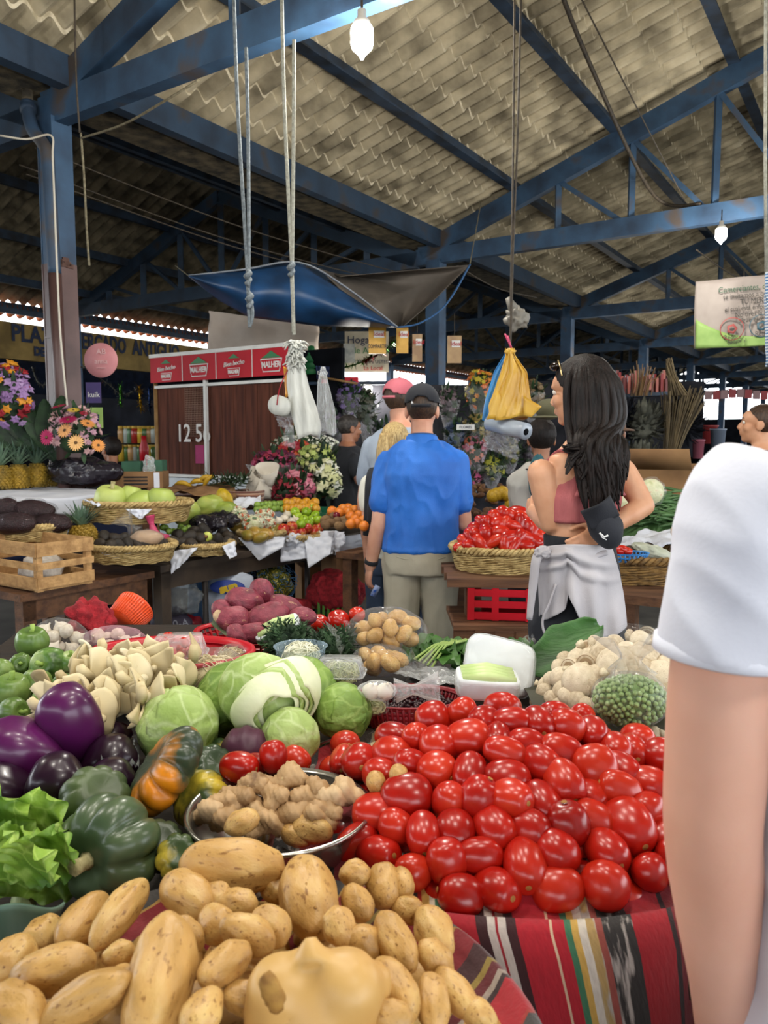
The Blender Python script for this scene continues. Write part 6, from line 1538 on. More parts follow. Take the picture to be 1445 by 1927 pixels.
M_KIWI=matr('kiwi_skin', ['5a4530', '75593c', '8a6c48'], rough=.9, scale=8, bump=.3, bscale=90);M_AVO=matr('avocado_skin', ['17130f', '2a231c', '40352a'], rough=.5, scale=8, bump=.4, bscale=60)
M_MEL=matr('melon_skin', ['8aa044', 'a8b85c', 'c0c878'], rough=.45, scale=3, bump=.1, mixn=.5);M_PAP=matr('papaya_skin', ['6f8434', '95a548', 'b4b25a'], rough=.4, scale=3);M_MNG=matr('mango_skin', ['6f6a28', 'a08236', 'b07a3c'], rough=.35, scale=2.2, spots='5a4a20', spot_scale=12, spot_pos=.7, mixn=.35)
M_STEM=mat('fruit_stem', '3a2a18', rough=.8)
APR, APG=lmesh('apple_skin', APROF, M_RAP), lmesh('apple_skin', APROF, M_GAP)
RND=[(max(.002, .5*math.sin(math.pi*i/12)), -.5*math.cos(math.pi*i/12))for i in range(13)]
ORG, MND, KIW=lmesh('orange_skin', RND, M_ORG), lmesh('mandarin_skin', RND, M_MAN), lmesh('kiwi_skin', RND, M_KIWI);GRN=lmesh('guava_skin', RND, matr('guava_skin', ['5c7a28', '7a9838', '94ac50'], rough=.4, scale=4))
AVO=lmesh('avocado_skin', [(.002, -.5), (.2, -.47), (.34, -.34), (.38, -.16), (.34, .04), (.24, .26), (.16, .4), (.07, .48), (.002, .5)], M_AVO);MNG=lmesh('mango_skin', [(.002, -.5), (.2, -.45), (.34, -.28), (.38, -.05), (.33, .2), (.2, .4), (.06, .49), (.002, .5)], M_MNG)
bm=nb();tube(bm, [(0, 0, .27), (.02, .01, .45)], .025, 6);STK=mesh('stalk', bm, M_STEM)
def fruit(name, me, px, py, d, label, cat, group=None, axis=None, dz=.03, elong=1.0, F=None, stalk=False, base=FS):
 p=on(px, py, (F or base(dz)), .5, 9);s=d*p.y/FPX
 o=put(name, me, p, axis or V((rnd(-.5, .5), rnd(-.6, .1), 1)), s, label, cat, group, scale=(s, s, s*elong))
 if stalk:kid('stalk', STK, o)
 return o
M_PIN=mat('pineapple_rind', '5a4a18', 'a8862a', rough=.6, scale=10, c3='7a6a24', bump=.3);M_PINL=mat('pineapple_leaf', '41584a', '6f8a70', rough=.5, scale=8, c3='8aa088')
def pineapple(p, h, r, label, lean=V((0, 0, 1)), group=None, seed=0):
 t=thing('pineapple', label, 'pineapple', p, 0, group);M=Matrix.Translation(p)@frame(lean);bm=nb();nz, na=9, 13
 lathe(bm, (0, 0, 0), [(r*.5, 0), (r*.82, h*.06), (r*.95, h*.25), (r*.97, h*.5), (r*.88, h*.75), (r*.62, h*.95), (r*.3, h)], 26, M=M)
 for i in range(nz):
  z=h*(.07+.86*i/(nz-1));q=r*np.interp(z/h, [0, .06, .25, .5, .75, .95, 1], [.5, .82, .95, .97, .88, .62, .3])
  for j in range(na):
   a=2*math.pi*(j+.5*(i%2))/na;c=M@V((q*math.cos(a), q*math.sin(a), z));Mn=frame(M.to_3x3()@V((math.cos(a), math.sin(a), .1)), lean)
   lathe(bm, c, [(q*.24, -.002), (q*.2, .006), (q*.06, .009), (.001, .013)], 4, M=Mn)
 obj('fruit', bm, M_PIN, t, False)
 bm=nb();random.seed(seed)
 for k in range(40):
  a=k*2.4;f=k/40;sp=.25+.9*(1-f);L=h*rnd(.75, 1.15)*(.75+.4*f);d=V((math.cos(a)*sp, math.sin(a)*sp, 1.0)).normalized();o_=V((math.cos(a), math.sin(a), 0))*r*.2*(1-f);sd=V((-math.sin(a), math.cos(a), 0))*r*.17
  pts=[V((0, 0, h*.95))+o_+d*L*u+V((math.cos(a), math.sin(a), -.35))*L*.22*u*u*(1.2-f)for u in(0, .35, .7, 1)]
  vs=[[bm.verts.new(M@(q-sd*ww)), bm.verts.new(M@(q+V((0, 0, -.004)))), bm.verts.new(M@(q+sd*ww))]for q, ww in zip(pts, (.9, 1.0, .6, .04))]
  for a_, b_ in zip(vs, vs[1:]):
   for i in(0, 1):bm.faces.new((a_[i], a_[i+1], b_[i+1], b_[i]))
 obj('crown', bm, M_PINL, t)
 return t
for k, (px, w_, lab)in enumerate(((2, 36, 'pineapple at the near end of the white cloth, cut off by view'), (36, 37, 'pineapple on the white cloth, second from the near end'), (71, 35, 'pineapple on the white cloth, third of the row and yellowest'), (107, 34, 'pineapple on the white cloth closest to the peach gerberas'))):
 p=atz(px, 921-k*2.0, 1.18);s=p.y/FPX;pineapple(p, 46*s, w_*.49*s, lab, seed=k)
p=at(160, 1030, 4.1);pineapple(p, .125, .07, 'single pineapple standing behind the slatted wooden crate', V((-.12, 0, 1)), seed=9)
c0=atz(71, 1116, .825);s0, w0=sw(c0 .x, c0 .y)
ct=thing('wooden_crate', 'slatted pale wooden fruit crate on the corner of the brown table', 'crate', B(s0+.14, w0-.25, .825));Ls, Lw, Hc=.29, .5, .22
for nm, cs, cw, ls, lw in(('end', s0+Ls/2, w0, Ls, .012), ('end', s0+Ls/2, w0-Lw, Ls, .012), ('side', s0, w0-Lw/2, .012, Lw), ('side', s0+Ls, w0-Lw/2, .012, Lw)):
 for zz, hh in((.04, .05), (.115, .03), (.19, .06)):bm=nb();sbox(bm, cs, cw, .825+zz, ls, lw, hh);obj('slat', bm, M_PALE, ct, False)
for ds in(0.018, Ls-.018):
 for dw in(.018, Lw-.018):bm=nb();sbox(bm, s0+ds, w0-dw, .825+Hc/2, .028, .028, Hc);obj('corner_post', bm, M_PALE, ct, False)
bm=nb();sbox(bm, s0+Ls/2, w0-Lw/2, .834, Ls-.01, Lw-.01, .012);obj('bottom', bm, M_PALE, ct, False)
bm=nb();crumpled(bm, B(s0+.15, w0-.2, .9), .1, .13, .06, None, 4, .3, 2, 3);solo('newspaper', bm, mat('newsprint', 'a8a096', 'c8c2ba', rough=.9, scale=30), 'crumpled paper and plastic inside the slatted crate', 'paper')
basket('willow_basket', on(52, 1012, FS(.0), .5, 9), .2, .2, .07, 'willow basket under the bags of dark beans')
M_DKB=mat('dark_red_beans', '1a0d10', '33191e', rough=.4, scale=120, bump=.8, bscale=160)
for k, (px, py, rx, rz, lab)in enumerate(((62, 962, .11, .06, 'topmost clear bag of dark beans on the near basket'), (25, 985, .11, .055, 'clear bag of dark beans at the edge of view above the crate'), (98, 985, .1, .05, 'clear bag of dark beans beside the single pineapple'), (10, 955, .07, .05, 'small clear bag of dark beans at the back of the near basket'))):
 c=on(px, py, FS(.12), .5, 9);t=thing('bean_bag', lab, 'bag', c)
 bm=nb();crumpled(bm, c, rx, rx*.7, rz, None, 4, .15, 2, k);obj('beans', bm, M_DKB, t)
 bm=nb();crumpled(bm, c, rx*1.05, rx*.74, rz*1.08, None, 4, .2, 2.6, k);obj('bag_film', bm, film('dark_bag_film', '3a3438', .03, .12), t)
bc=on(262, 968, FS(.14), .5, 9);bc.z-=.03
basket('willow_basket', bc, .29, .22, .1, 'round willow basket of pale green melons on a white napkin')
for k, (px, py, d, ax, lab)in enumerate(((208, 940, 60, (.2, -.2, 1), 'round ribbed pale green melon with a stalk, first in the basket'), (247, 934, 44, (.2, .2, 1), 'pale green melon at the back of the basket'), (268, 951, 58, (1, -.2, .2), 'pale green melon lying on its side with a brown blossom end'), (303, 942, 54, (.1, 0, 1), 'upright pale green melon at the far side of the basket'), (320, 955, 36, (.3, 0, 1), 'small green melon tucked at the basket rim'))):
 p=at(px, py, bc.y-.02+(.06 if k in(1, 4)else 0));s=d*p.y/FPX
 t=pumpkin('melon', p, s*.5, s*.96, V(ax), M_MEL, lab, 'melon', lobes=8, depth=.02, stem=(k==0), seed=k)
def napkin(pts, label, wave=.012, nu=22, nv=14, m=None, thick=.002, group=None, seed=0, sag=0):
 bm=nb();cloth_patch(bm, pts, nu, nv, wave=wave, f=4, seed=seed, sag=sag);thicken(bm, thick);return solo('white_cloth', bm, m or M_LINEN, label, 'cloth', group)
Yb=bc.y-.24
napkin([at(236, 958, Yb), at(286, 958, Yb-.01), at(266, 976, Yb-.03), at(262, 977, Yb-.03)], 'white napkin corner hanging over the melon basket rim', seed=1)
napkin([at(158, 940, Yb+.05), at(190, 950, Yb+.02), at(186, 953, Yb), at(178, 949, Yb)], 'white napkin corner poking out beside the ribbed melon', seed=2)
for(px, py, rx, ry, h, lab)in((250, 1052, .215, .19, .075, 'willow basket of dark avocados beside the slatted crate'), (388, 1040, .15, .14, .05, 'smaller willow basket of dark avocados with one cut open')):
 c=on(px, py, FS(.02), .5, 9);basket('willow_basket', c, rx, ry, h, lab)
random.seed(41)
for k, (px, py)in enumerate([(190+i*17+rnd(-3, 3), 1025+rnd(-4, 3))for i in range(8)]+[(195+i*19+rnd(-3, 3), 1012+rnd(-3, 3))for i in range(4)]):
 fruit('avocado', AVO, px, py, 30, 'dark avocado in the basket beside the slatted crate', 'avocado', 'avocados beside the crate', V((rnd(-1, 1), rnd(-1, .2), rnd(-.3, .6))), .09, F=FS(.1))
for k, (px, py)in enumerate([(327, 1020), (345, 1022), (362, 1025), (382, 1030), (402, 1030), (425, 1022), (335, 1008), (355, 1010), (375, 1012), (410, 1015), (430, 1010), (365, 1000), (385, 998), (420, 1002)]):
 fruit('avocado', AVO, px, py, 32, 'dark avocado heaped around the cut one', 'avocado', 'avocados around the cut one', V((rnd(-1, 1), rnd(-1, .2), rnd(-.3, .6))), F=FS(.085))
av=thing('cut_avocado', 'halved avocado showing yellow-green flesh on the dark heap', 'avocado', at(395, 1012, 4.4))
bm=nb();ball(bm, at(390, 1011, 4.34), (.03, .022, .032), sub=3);obj('half', bm, mat('avocado_flesh', 'b0b84a', 'd2d878', rough=.4, scale=14), av)
bm=nb();ball(bm, at(407, 1014, 4.36), (.014, .02, .03), sub=3);obj('half', bm, mat('avocado_flesh', 'b0b84a'), av)
bm=nb();ball(bm, at(388, 1010, 4.318), .011, sub=2);obj('stone_hollow', bm, mat('avocado_stone', '6a4a28'), av)
c=on(275, 1012, FS(.13), .5, 9);t=thing('flour_bag', 'clear tied bag of light brown powder on the avocados', 'bag', c);bm=nb();crumpled(bm, c, .085, .06, .04, None, 4, .12, 2, 3);obj('powder', bm, mat('brown_powder', 'a08468', 'b89a7c', rough=.9), t)
bm=nb();crumpled(bm, c, .09, .065, .045, None, 4, .12, 2, 3);neck(bm, c+V((-.06, 0, .03)), V((-.6, 0, .8)), .11, .03, .05);obj('bag_film', bm, M_FILM, t)
c=on(293, 1008, FS(.12), .5, 9);t=thing('pink_bag', 'twisted pink plastic bag lying on the avocados', 'bag', c);bm=nb();tube(bm, smooth_path([c+V((-.03, 0, .11)), c+V((-.02, 0, .06)), c, c+V((.05, -.02, -.03))], 5), lerp_list([.03, .014, .03, .045], 16), 10);obj('film', bm, mat('pink_plastic', 'a83458', 'c84a70', rough=.3, scale=20, bump=.4), t)
Y1=on(388, 1040, FS(.05), .5, 9).y
napkin([at(320, 1038, Y1-.12), at(372, 1030, Y1-.15), at(345, 1060, Y1-.17), at(322, 1080, Y1-.18)], 'white cloth draped between the two avocado baskets', seed=3)
napkin([at(418, 1028, Y1-.1), at(442, 1018, Y1-.02), at(445, 1046, Y1-.06), at(432, 1052, Y1-.1)], 'white cloth corner over the smaller avocado basket', seed=4)
napkin([at(186, 1036, Y1-.3), at(262, 1035, Y1-.28), at(230, 1050, Y1-.34), at(205, 1053, Y1-.34)], 'white napkin over the front rim of the larger avocado basket', seed=5)
for k, (px, py, d, e, ax, lab)in enumerate(((352, 966, 44, 1.3, (.8, -.2, .6), 'big green papaya beside the melon basket'), (394, 952, 42, 1.35, (1, 0, .25), 'green papaya lying below the brown paper'), (425, 962, 36, 1.4, (.9, -.2, .1), 'green papaya next to the chopped vegetables'), (423, 938, 28, 1.5, (.5, .1, -.8), 'ripe yellow papaya leaning on white paper'), (337, 955, 30, 1.3, (.6, 0, .8), 'green papaya half behind the melon basket'))):
 p=on(px, py, FS(.12), .5, 9);s=d*p.y/FPX;me=POT[k].copy();me.materials.clear();me.materials.append(M_PAP if 'yellow' not in lab else matr('ripe_papaya', ['8a7a14', 'b89a1e', 'c8ac3a'], rough=.4));put('papaya', me, p, V(ax), s, lab, 'papaya', scale=(s, s, s*e))
for k, (px, py, d, lab)in enumerate(((452, 984, 40, 'large spotted green mango in front of the chopped vegetables'), (480, 1003, 34, 'yellowish mango in the cloth lined bowl'), (500, 1006, 34, 'mango beside the yellowish one in the cloth lined bowl'), (466, 1008, 30, 'mango at the near side of the cloth lined bowl'), (516, 998, 32, 'dark green mango at the apple side of the bowl'), (490, 1012, 28, 'reddish mango at the front of the cloth lined bowl'))):
 fruit('mango', MNG, px, py, d, lab, 'mango', None, V((rnd(-1, 1), -.3, rnd(-.1, .4))), .07, 1.25)
M_CHOP=mat('chopped_vegetables', 'b9bd8c', 'dcdcb8', rough=.5, scale=30, c3='c4602c', bump=.6, bscale=40, pos=(.36, .58))
for k, (px, py, rx, rz, lab)in enumerate(((448, 972, .07, .07, 'clear bag of chopped cabbage and carrot, nearest the papayas'), (478, 985, .08, .06, 'large clear bag of chopped vegetables behind the spotted mango'), (503, 985, .06, .05, 'clear bag of chopped vegetables by the garlic'), (498, 968, .07, .04, 'clear bag of sliced red and orange vegetables at the back'))):
 c=on(px, py, FS(.11), .5, 9);t=thing('vegetable_bag', lab, 'bag', c);random.seed(k)
 bm=nb();ball(bm, c, (rx*.85, rx*.6, rz*.85), sub=3);obj('filling', bm, M_CHOP, t)
 for nm, hx, n_ in(('carrot_pieces', 'c8602a', 16), ('green_pieces', '4a6a34', 12), ('white_pieces', 'dcdcc0', 40)):
  bm=nb()
  for q in range(n_):
   d=V((rnd(-1, 1), rnd(-1, .3), rnd(-1, 1))).normalized();box(bm, c+V((d.x*rx*.9, d.y*rx*.65, d.z*rz*.9)), (rnd(.012, .026), rnd(.008, .014), rnd(.006, .01)), M=frame(d, V((rnd(-1, 1), rnd(-1, 1), .3))))
  o=obj(nm, bm, mat(nm, hx, rough=.5), t, False);o['kind']='stuff'
 bm=nb();crumpled(bm, c, rx, rx*.72, rz, None, 4, .1, 2.4, k);obj('bag_film', bm, M_FILM, t)
for k, (px, py, rx, rz, lab)in enumerate(((390, 985, .11, .05, 'black plastic bag with shiny folds above the smaller avocado basket'), (420, 978, .09, .05, 'purple-black plastic bag beside the chopped vegetables'))):
 bm=nb();crumpled(bm, on(px, py, FS(.1), .5, 9), rx, .08, rz, None, 5, .35, 2.6, k);solo('black_bag', bm, mat('black_plastic', '16141a', '2a262e', rough=.2, scale=9, bump=.5), lab, 'bag')
for k in range(9):
 fruit('green_fig', GRN, 305+k*7+rnd(-2, 2), 996+rnd(-5, 5), 13, 'small green fruit heaped behind the avocado baskets', 'fruit', 'small green fruit behind the avocados', F=FS(.08))
c=on(492, 1022, FS(.0), .5, 9);basket('willow_basket', c, .14, .13, .07, 'willow bowl of mangoes lined with a white cloth', strands=8)
napkin([at(448, 1012, c.y-.13), at(537, 1010, c.y-.1), at(533, 1030, c.y-.14), at(487, 1055, c.y-.16)], 'white cloth lining the mango bowl and hanging at the front', seed=6, nu=30)
c2=on(566, 1012, FS(.02), .5, 9);c2 .z-=.035
basket('willow_basket', c2, .15, .13, .05, 'shallow basket of red apples lined with white cloth', strands=6)
napkin([at(528, 1012, c2 .y-.1), at(630, 1000, c2 .y-.08), at(626, 1042, c2 .y-.16), at(528, 1058, c2 .y-.17)], 'white cloth hanging in front of the red apples', seed=7, nu=34, nv=20, wave=.03)
napkin([at(572, 1010, c2 .y-.13), at(626, 1010, c2 .y-.11), at(622, 1042, c2 .y-.2), at(580, 1069, c2 .y-.22)], 'pointed white cloth corner hanging lowest below the red apples', seed=8, wave=.02)
napkin([at(600, 998, c2 .y+.0), at(648, 1000, c2 .y+.05), at(650, 1024, c2 .y+.0), at(628, 1036, c2 .y-.1)], 'crumpled white cloth edge between the apples and the green crate', seed=9, wave=.03)
napkin([at(630, 1012, c2 .y+.12), at(700, 1002, c2 .y+.4), at(700, 1030, c2 .y+.35), at(630, 1045, c2 .y+.1)], 'white table cloth hanging below the green crate of kiwis', seed=10, wave=.02)
for k, (px, py, lab)in enumerate(((549, 991, 'red apple at the back of the apple basket'), (577, 993, 'red and yellow apple in the middle of the basket'), (565, 1002, 'shiny deep red apple at the front'), (590, 1001, 'yellow streaked apple at the front edge'), (533, 996, 'red apple beside the crumpled tissue'), (598, 994, 'dark red apple at the far edge of the basket'), (550, 1003, 'red apple half hidden beside the tissue'))):
 fruit('red_apple', APR, px, py, 22, lab, 'apple', None, dz=.1, stalk=True)
bm=nb();crumpled(bm, at(552, 1016, c2 .y-.12), .05, .03, .035, None, 4, .6, 3, 2);solo('tissue', bm, M_LINEN, 'crumpled white tissue beside the red apples', 'tissue')
for px, py in((535, 975), (548, 981), (540, 968), (556, 979), (524, 980)):fruit('garlic_bulb', GARL, px, py, 17, 'garlic bulb in the small heap between the chopped vegetables and green apples', 'garlic', 'garlic by the green apples', F=FS(.1))
for k, (px, py)in enumerate(((560, 972), (576, 964), (585, 957), (572, 978), (587, 978), (594, 970), (566, 986), (555, 964), (580, 985), (563, 958), (598, 978))):fruit('green_apple', APG, px, py, 19, 'shiny green apple in the heap above the red apples', 'apple', 'green apples', F=FS(.12), stalk=True)
for k in range(16):fruit('mandarin', MND, 540+(k%8)*7.5+rnd(-2, 2), 955-8*(k//8)+rnd(-3, 3), 18, 'speckled yellow-orange fruit heaped behind the green apples', 'fruit', 'speckled orange fruit', F=FS(.13))
for k in range(14):fruit('guava', GRN, 482+(k%7)*8+rnd(-2, 2), 957-7*(k//7)+rnd(-3, 3), 13, 'small green fruit in the heap beside the speckled orange fruit', 'fruit', 'small green fruit by the orange fruit', F=FS(.12))
gc=thing('green_crate', 'shallow green plastic crate of kiwis and oranges', 'crate', at(640, 1000, 5.3));fl_, fr_, br_, bl_=at(604, 1000, 5.2), at(690, 996, 5.0), at(690, 978, 5.6), at(600, 976, 5.7)
M_GRC=mat('green_plastic', '17503a', '1f6146', rough=.4)
zt=.98
q=[V((p.x, p.y, zt))for p in(fl_, fr_, br_, bl_)]
for a, b_ in zip(q, q[1:]+q[:1]):bm=nb();bar(bm, a, b_, .015, .07);obj('side', bm, M_GRC, gc, False)
bm=nb();bm.faces.new([bm.verts.new(p-V((0, 0, .03)))for p in q]);thicken(bm, .008);obj('bottom', bm, M_GRC, gc, False)
for k, (px, py)in enumerate(((612, 978), (622, 984), (634, 982), (645, 980), (650, 986), (612, 988), (630, 972), (638, 990), (655, 976), (622, 970))):o=fruit('kiwi', KIW, px, py, 17, 'brown kiwi in the green crate', 'kiwi', 'kiwis in the green crate', V((rnd(-1, 1), rnd(-.5, .5), .3)), elong=1.25, F=lambda x, y:1.03)
for k, (px, py)in enumerate(((625, 962), (638, 965), (645, 958), (655, 964), (660, 972), (668, 978), (675, 970), (655, 957), (672, 985), (682, 960), (668, 960), (683, 980), (685, 990), (660, 986))):fruit('orange', ORG, px, py, 20, 'orange or peach-coloured fruit in the green crate', 'orange', 'oranges in the green crate', F=lambda x, y:1.06)
fruit('red_onion', ORG, 633, 970, 14, 'single dark red fruit between the kiwis and oranges', 'fruit', F=lambda x, y:1.06).data=lmesh('plum_skin', RND, mat('plum_skin', '6a1020', rough=.2))
napkin([at(275, 915, 5.6), at(440, 908, 5.7), at(445, 932, 5.3), at(280, 930, 5.2)], 'crumpled brown packing paper laid over the back table', .05, 40, 20, mat('brown_paper', '6a4c30', '8a6844', rough=.85, scale=6, bump=.3), seed=11)
napkin([at(385, 935, 5.3), at(415, 930, 5.35), at(418, 955, 5.2), at(395, 950, 5.2)], 'white paper beside the yellow papaya', .03, seed=12);napkin([at(430, 942, 5.3), at(490, 930, 5.5), at(492, 952, 5.3), at(440, 955, 5.2)], 'sheet of pale paper behind the chopped vegetables', .03, seed=13)
def card_box(px, py, Y, w_, d_, h_, rz, label, m=None, slots=False, flaps=False, name='cardboard_box'):
 c=at(px, py, Y);t=thing(name, label, 'box', c, 0);R0=Matrix.Translation(c)@Matrix.Rotation(rz, 4, 'Z');m=m or mat('cardboard', '7a5a3c', '96724c', rough=.85, scale=4, bump=.08)
 for nm, cc, sz in(('side', (0, -d_/2, 0), (w_, .006, h_)), ('side', (0, d_/2, 0), (w_, .006, h_)), ('side', (-w_/2, 0, 0), (.006, d_, h_)), ('side', (w_/2, 0, 0), (.006, d_, h_)), ('bottom', (0, 0, -h_/2), (w_, d_, .006))):
  bm=nb();box(bm, R0@V(cc), sz, M=R0 .to_3x3().to_4x4());obj(nm, bm, m, t, False)
 if not flaps:bm=nb();box(bm, R0@V((0, 0, h_/2)), (w_, d_, .006), M=R0 .to_3x3().to_4x4());obj('lid', bm, m, t, False)
 if slots:
  for k in range(3):bm=nb();box(bm, R0@V((-.02, -d_/2-.004, -h_*.25+k*h_*.22)), (w_*.5, .003, .012), M=R0 .to_3x3().to_4x4());obj('printed_bar', bm, mat('dark_print', '1c1612'), t, False)
  bm=nb();box(bm, R0@V((w_*.38, -d_/2-.004, 0)), (w_*.12, .003, h_), M=R0 .to_3x3().to_4x4());obj('tape', bm, M_LINEN, t, False)
 return R0
card_box(268, 902, 5.6, .33, .25, .11, .1, 'flat cardboard fruit box with dark printed bars below the green boxes', slots=True)
card_box(252, 878, 5.7, .13, .2, .075, .1, 'green cardboard box stacked on the printed fruit box, the nearer one', mat('green_card', '2f5744', '3d6a54', rough=.7));card_box(296, 876, 5.75, .1, .2, .075, .1, 'green cardboard box beside the wooden kiosk panel', mat('green_card', '2f5744'))
bm=nb();crumpled(bm, at(280, 876, 5.55), .04, .03, .07, None, 4, .4, 2.5, 6);solo('plastic_sheet', bm, M_FILM2, 'crumpled clear plastic hanging between the two green boxes', 'plastic')
bm=nb();crumpled(bm, at(160, 885, 5.35), .23, .16, .1, None, 5, .35, 1.8, 7);solo('black_bag', bm, mat('black_plastic', '16141a'), 'big black plastic bag slumped under the gerbera bouquet', 'bag')
bm=nb();crumpled(bm, at(300, 880, 6.1), .1, .1, .02, None, 3, .1);bm.free()
random.seed(6);t=thing('greens_bundle', 'heap of dark fern leaves on the brown paper', 'leaves', at(430, 905, 5.7));bm=nb()
for k in range(160):
 p=at(rnd(395, 468), rnd(898, 912), 5.6+rnd(-.1, .1));leafy(bm, p, V((rnd(-1, 1), rnd(-1, .3), rnd(-.4, .5))), V((0, -.3, 1)), rnd(.05, .11), .014, ruf=.05, nu=4, nv=2)
obj('foliage', bm, mat('fern_green', '1a2c1a', '2e4626', rough=.6, scale=20), t)
for k, (px, py, a)in enumerate(((372, 908, -.2), (385, 902, -.5), (392, 905, -.9), (345, 912, .05))):
 bm=nb();d=V((math.cos(a), 0, -math.sin(a)));p=at(px, py, 5.5);tube(bm, smooth_path([p-d*.06, p+V((0, -.02, .015)), p+d*.06+V((0, 0, -.01))], 5), lerp_list([.004, .018, .017, .006], 11), 8);solo('banana', bm, mat('banana_skin', 'a07c18', 'bf9a28', rough=.5, scale=8), 'yellow banana lying on the brown paper below the kiosk', 'banana', 'bananas on the brown paper')
M_RWB=stripes('red_brown_weave', [(1, '5a3026'), (1, '8a5a44'), (1, 'b09078')], .03, 2, uv=False)
bm=nb();lathe(bm, at(462, 942, 5.55), [(.1, -.06), (.13, 0), (.14, .07), (.13, .075), (.11, 0)], 30);solo('woven_basket', bm, M_RWB, 'red-brown woven basket beside the white paper cones', 'basket')
bm=nb();lathe(bm, at(345, 945, 5.75), [(.12, -.05), (.15, .06), (.14, .06)], 30);solo('woven_basket', bm, M_RWB, 'red-brown woven basket under the brown packing paper', 'basket')
for k, (px, py, lab)in enumerate(((480, 915, 'white paper cone of flowers, the broader one'), (505, 905, 'white paper cone leaning on the purple bouquets'), (500, 925, 'rolled white paper cone lying in front'))):
 bm=nb();M=Matrix.Translation(at(px, py, 5.7))@frame(V((.5-.5*k, -.4, .9-.3*k)));lathe(bm, (0, 0, 0), [(.015, -.14), (.05, -.02), (.085, .12), (.08, .12), (.045, -.02)], 24, M=M, fn=lambda a, r, z:1+.1*math.sin(a*3));solo('paper_cone', bm, mat('cream_paper', 'b8b0a2', 'cfc8bc', rough=.9, scale=7), lab, 'paper cone')
def sack(px, py, Y, r, label, m, name='sack', amp=.15, seed=0, cat='sack', sub=5, f=2.2):
 bm=nb();crumpled(bm, at(px, py, Y), *r, None, sub, amp, f, seed);return solo(name, bm, m, label, cat)
t=thing('printed_sack', 'white woven sack printed in blue and yellow under the fruit table', 'sack', at(425, 1120, 4.55));bm=nb();crumpled(bm, at(425, 1125, 4.6), .16, .12, .2, Matrix.Rotation(.35, 4, 'Y'), 5, .14, 2, 4);obj('body', bm, mat('white_woven_sack', 'a4acba', 'bcc4d0', rough=.7, scale=5, bump=.2), t)
bm=nb();lathe(bm, at(428, 1105, 4.44), [(.0, .0), (.085, 0), (.085, .004), (0, .004)], 30, M=frame(V((.1, -1, .35)))@Matrix.Diagonal((1.2, .5, 1, 1)));obj('blue_print', bm, mat('blue_print', '2c3f86'), t)
text('sun', at(430, 1106, 4.425), .07, facing(V((1, .1, .25))), mat('yellow_print', 'c8a820'), t, bold=.004, sx=1.1)
sack(340, 1125, 4.3, (.11, .09, .09), 'clear grey plastic bag sagging by the brown table leg', film('grey_film', '8a8f90', .3, .15), 'plastic_bag', .3, 3, 'bag')
t=thing('dark_sack', 'dark purple printed sack beneath the grey plastic bag', 'sack', at(325, 1175, 4.3));bm=nb();crumpled(bm, at(322, 1178, 4.35), .12, .1, .11, None, 4, .15, 2, 8);obj('body', bm, mat('dark_purple_sack', '2a2434', '3a3446', rough=.6, scale=8), t);text('70-A', at(335, 1174, 4.235), .06, facing(V((1, .1, .1))), mat('grey_ink', '8a8a94'), t)
sack(370, 1130, 4.5, (.05, .08, .16), 'blue plastic sack standing behind the thin table leg', mat('blue_plastic_sack', '23466a', '2f5a82', rough=.4, scale=8, bump=.3), seed=5)
sack(362, 1180, 4.45, (.06, .07, .08), 'red plastic bag by the thin table leg', M_MAROON, 'red_bag', .2, 6, 'bag')
t=thing('net_sack', 'green squashes in a blue net sack under the white cloth corner', 'sack', at(510, 1100, 5.0));random.seed(3)
bm=nb();crumpled(bm, at(510, 1095, 5.0), .17, .12, .13, None, 4, .12, 2, 3)
bmesh.ops.delete(bm, geom=[], context='VERTS');ed=[(e.verts[0].co.copy(), e.verts[1].co.copy())for e in bm.edges][::6];bm.free();bm=nb()
for a, b_ in ed:tube(bm, [a, b_], .0025, 4, caps=False)
obj('blue_net', bm, mat('blue_net', '4a78a8', rough=.6), t)
for k in range(12):
 d=V((rnd(-1, 1), rnd(-1, .2), rnd(-1, 1))).normalized();p=at(510, 1095, 5.0)+V((d.x*.11, d.y*.07, d.z*.085));put('squash', APG, p, V((rnd(-1, 1), -1, rnd(-1, 1))), .1, 'dark squash inside the blue net sack', 'squash', 'squashes in the blue net').data=lmesh('squash_rind', APROF, M_SQY)if k==0 else bpy.data.meshes['squash_rind']
sack(632, 1112, 5.05, (.19, .14, .145), 'bulging red net sack under the kiwi crate', M_NET, 'net_sack', .18, 9)
sack(560, 1150, 4.9, (.1, .1, .08), 'red net bag lying on the floor beside the bulging net sack', M_NET, 'net_sack', .2, 2)
t=thing('green_slat_crate', 'green plastic slatted crate below the bulging red sack', 'crate', at(625, 1165, 5.0))
for k in range(7):bm=nb();box(bm, at(600+k*9, 1160, 4.95), (.016, .02, .2));obj('slat', bm, mat('leaf_green_plastic', '3f6a24', '54822e', rough=.4), t, False)
bm=nb();box(bm, at(627, 1165, 5.08), (.22, .2, .18));obj('body', bm, mat('dark_green_plastic', '1c3414'), t, False)
card_box(655, 1085, 5.4, .3, .25, .3, .5, 'plain cardboard box under the table behind the red sack');card_box(600, 1100, 5.6, .3, .25, .3, .3, 'cardboard box in shade under the fruit table')
for px, Y in((385, 4.36), (578, 5.1)):
 p=at(px, 1060, Y);bm=nb();tube(bm, [V((p.x, p.y, 0)), V((p.x, p.y, .82))], .018, 10);solo('table_prop', bm, mat('dark_metal_leg', '2a2624', '3a3432', rough=.5, metal=.3), 'thin dark metal prop under the fruit table edge', 'prop', 'metal props under the fruit table')
def RT_(z):return lambda x, y:z
table('plank_table', 0, 0.01, 0, .01, .8, 'x', M_WOOD2)if False else None
t=thing('plank_table', 'rough plank table under the second tomato basket', 'table', at(1050, 1090, 3.6));zt=.885
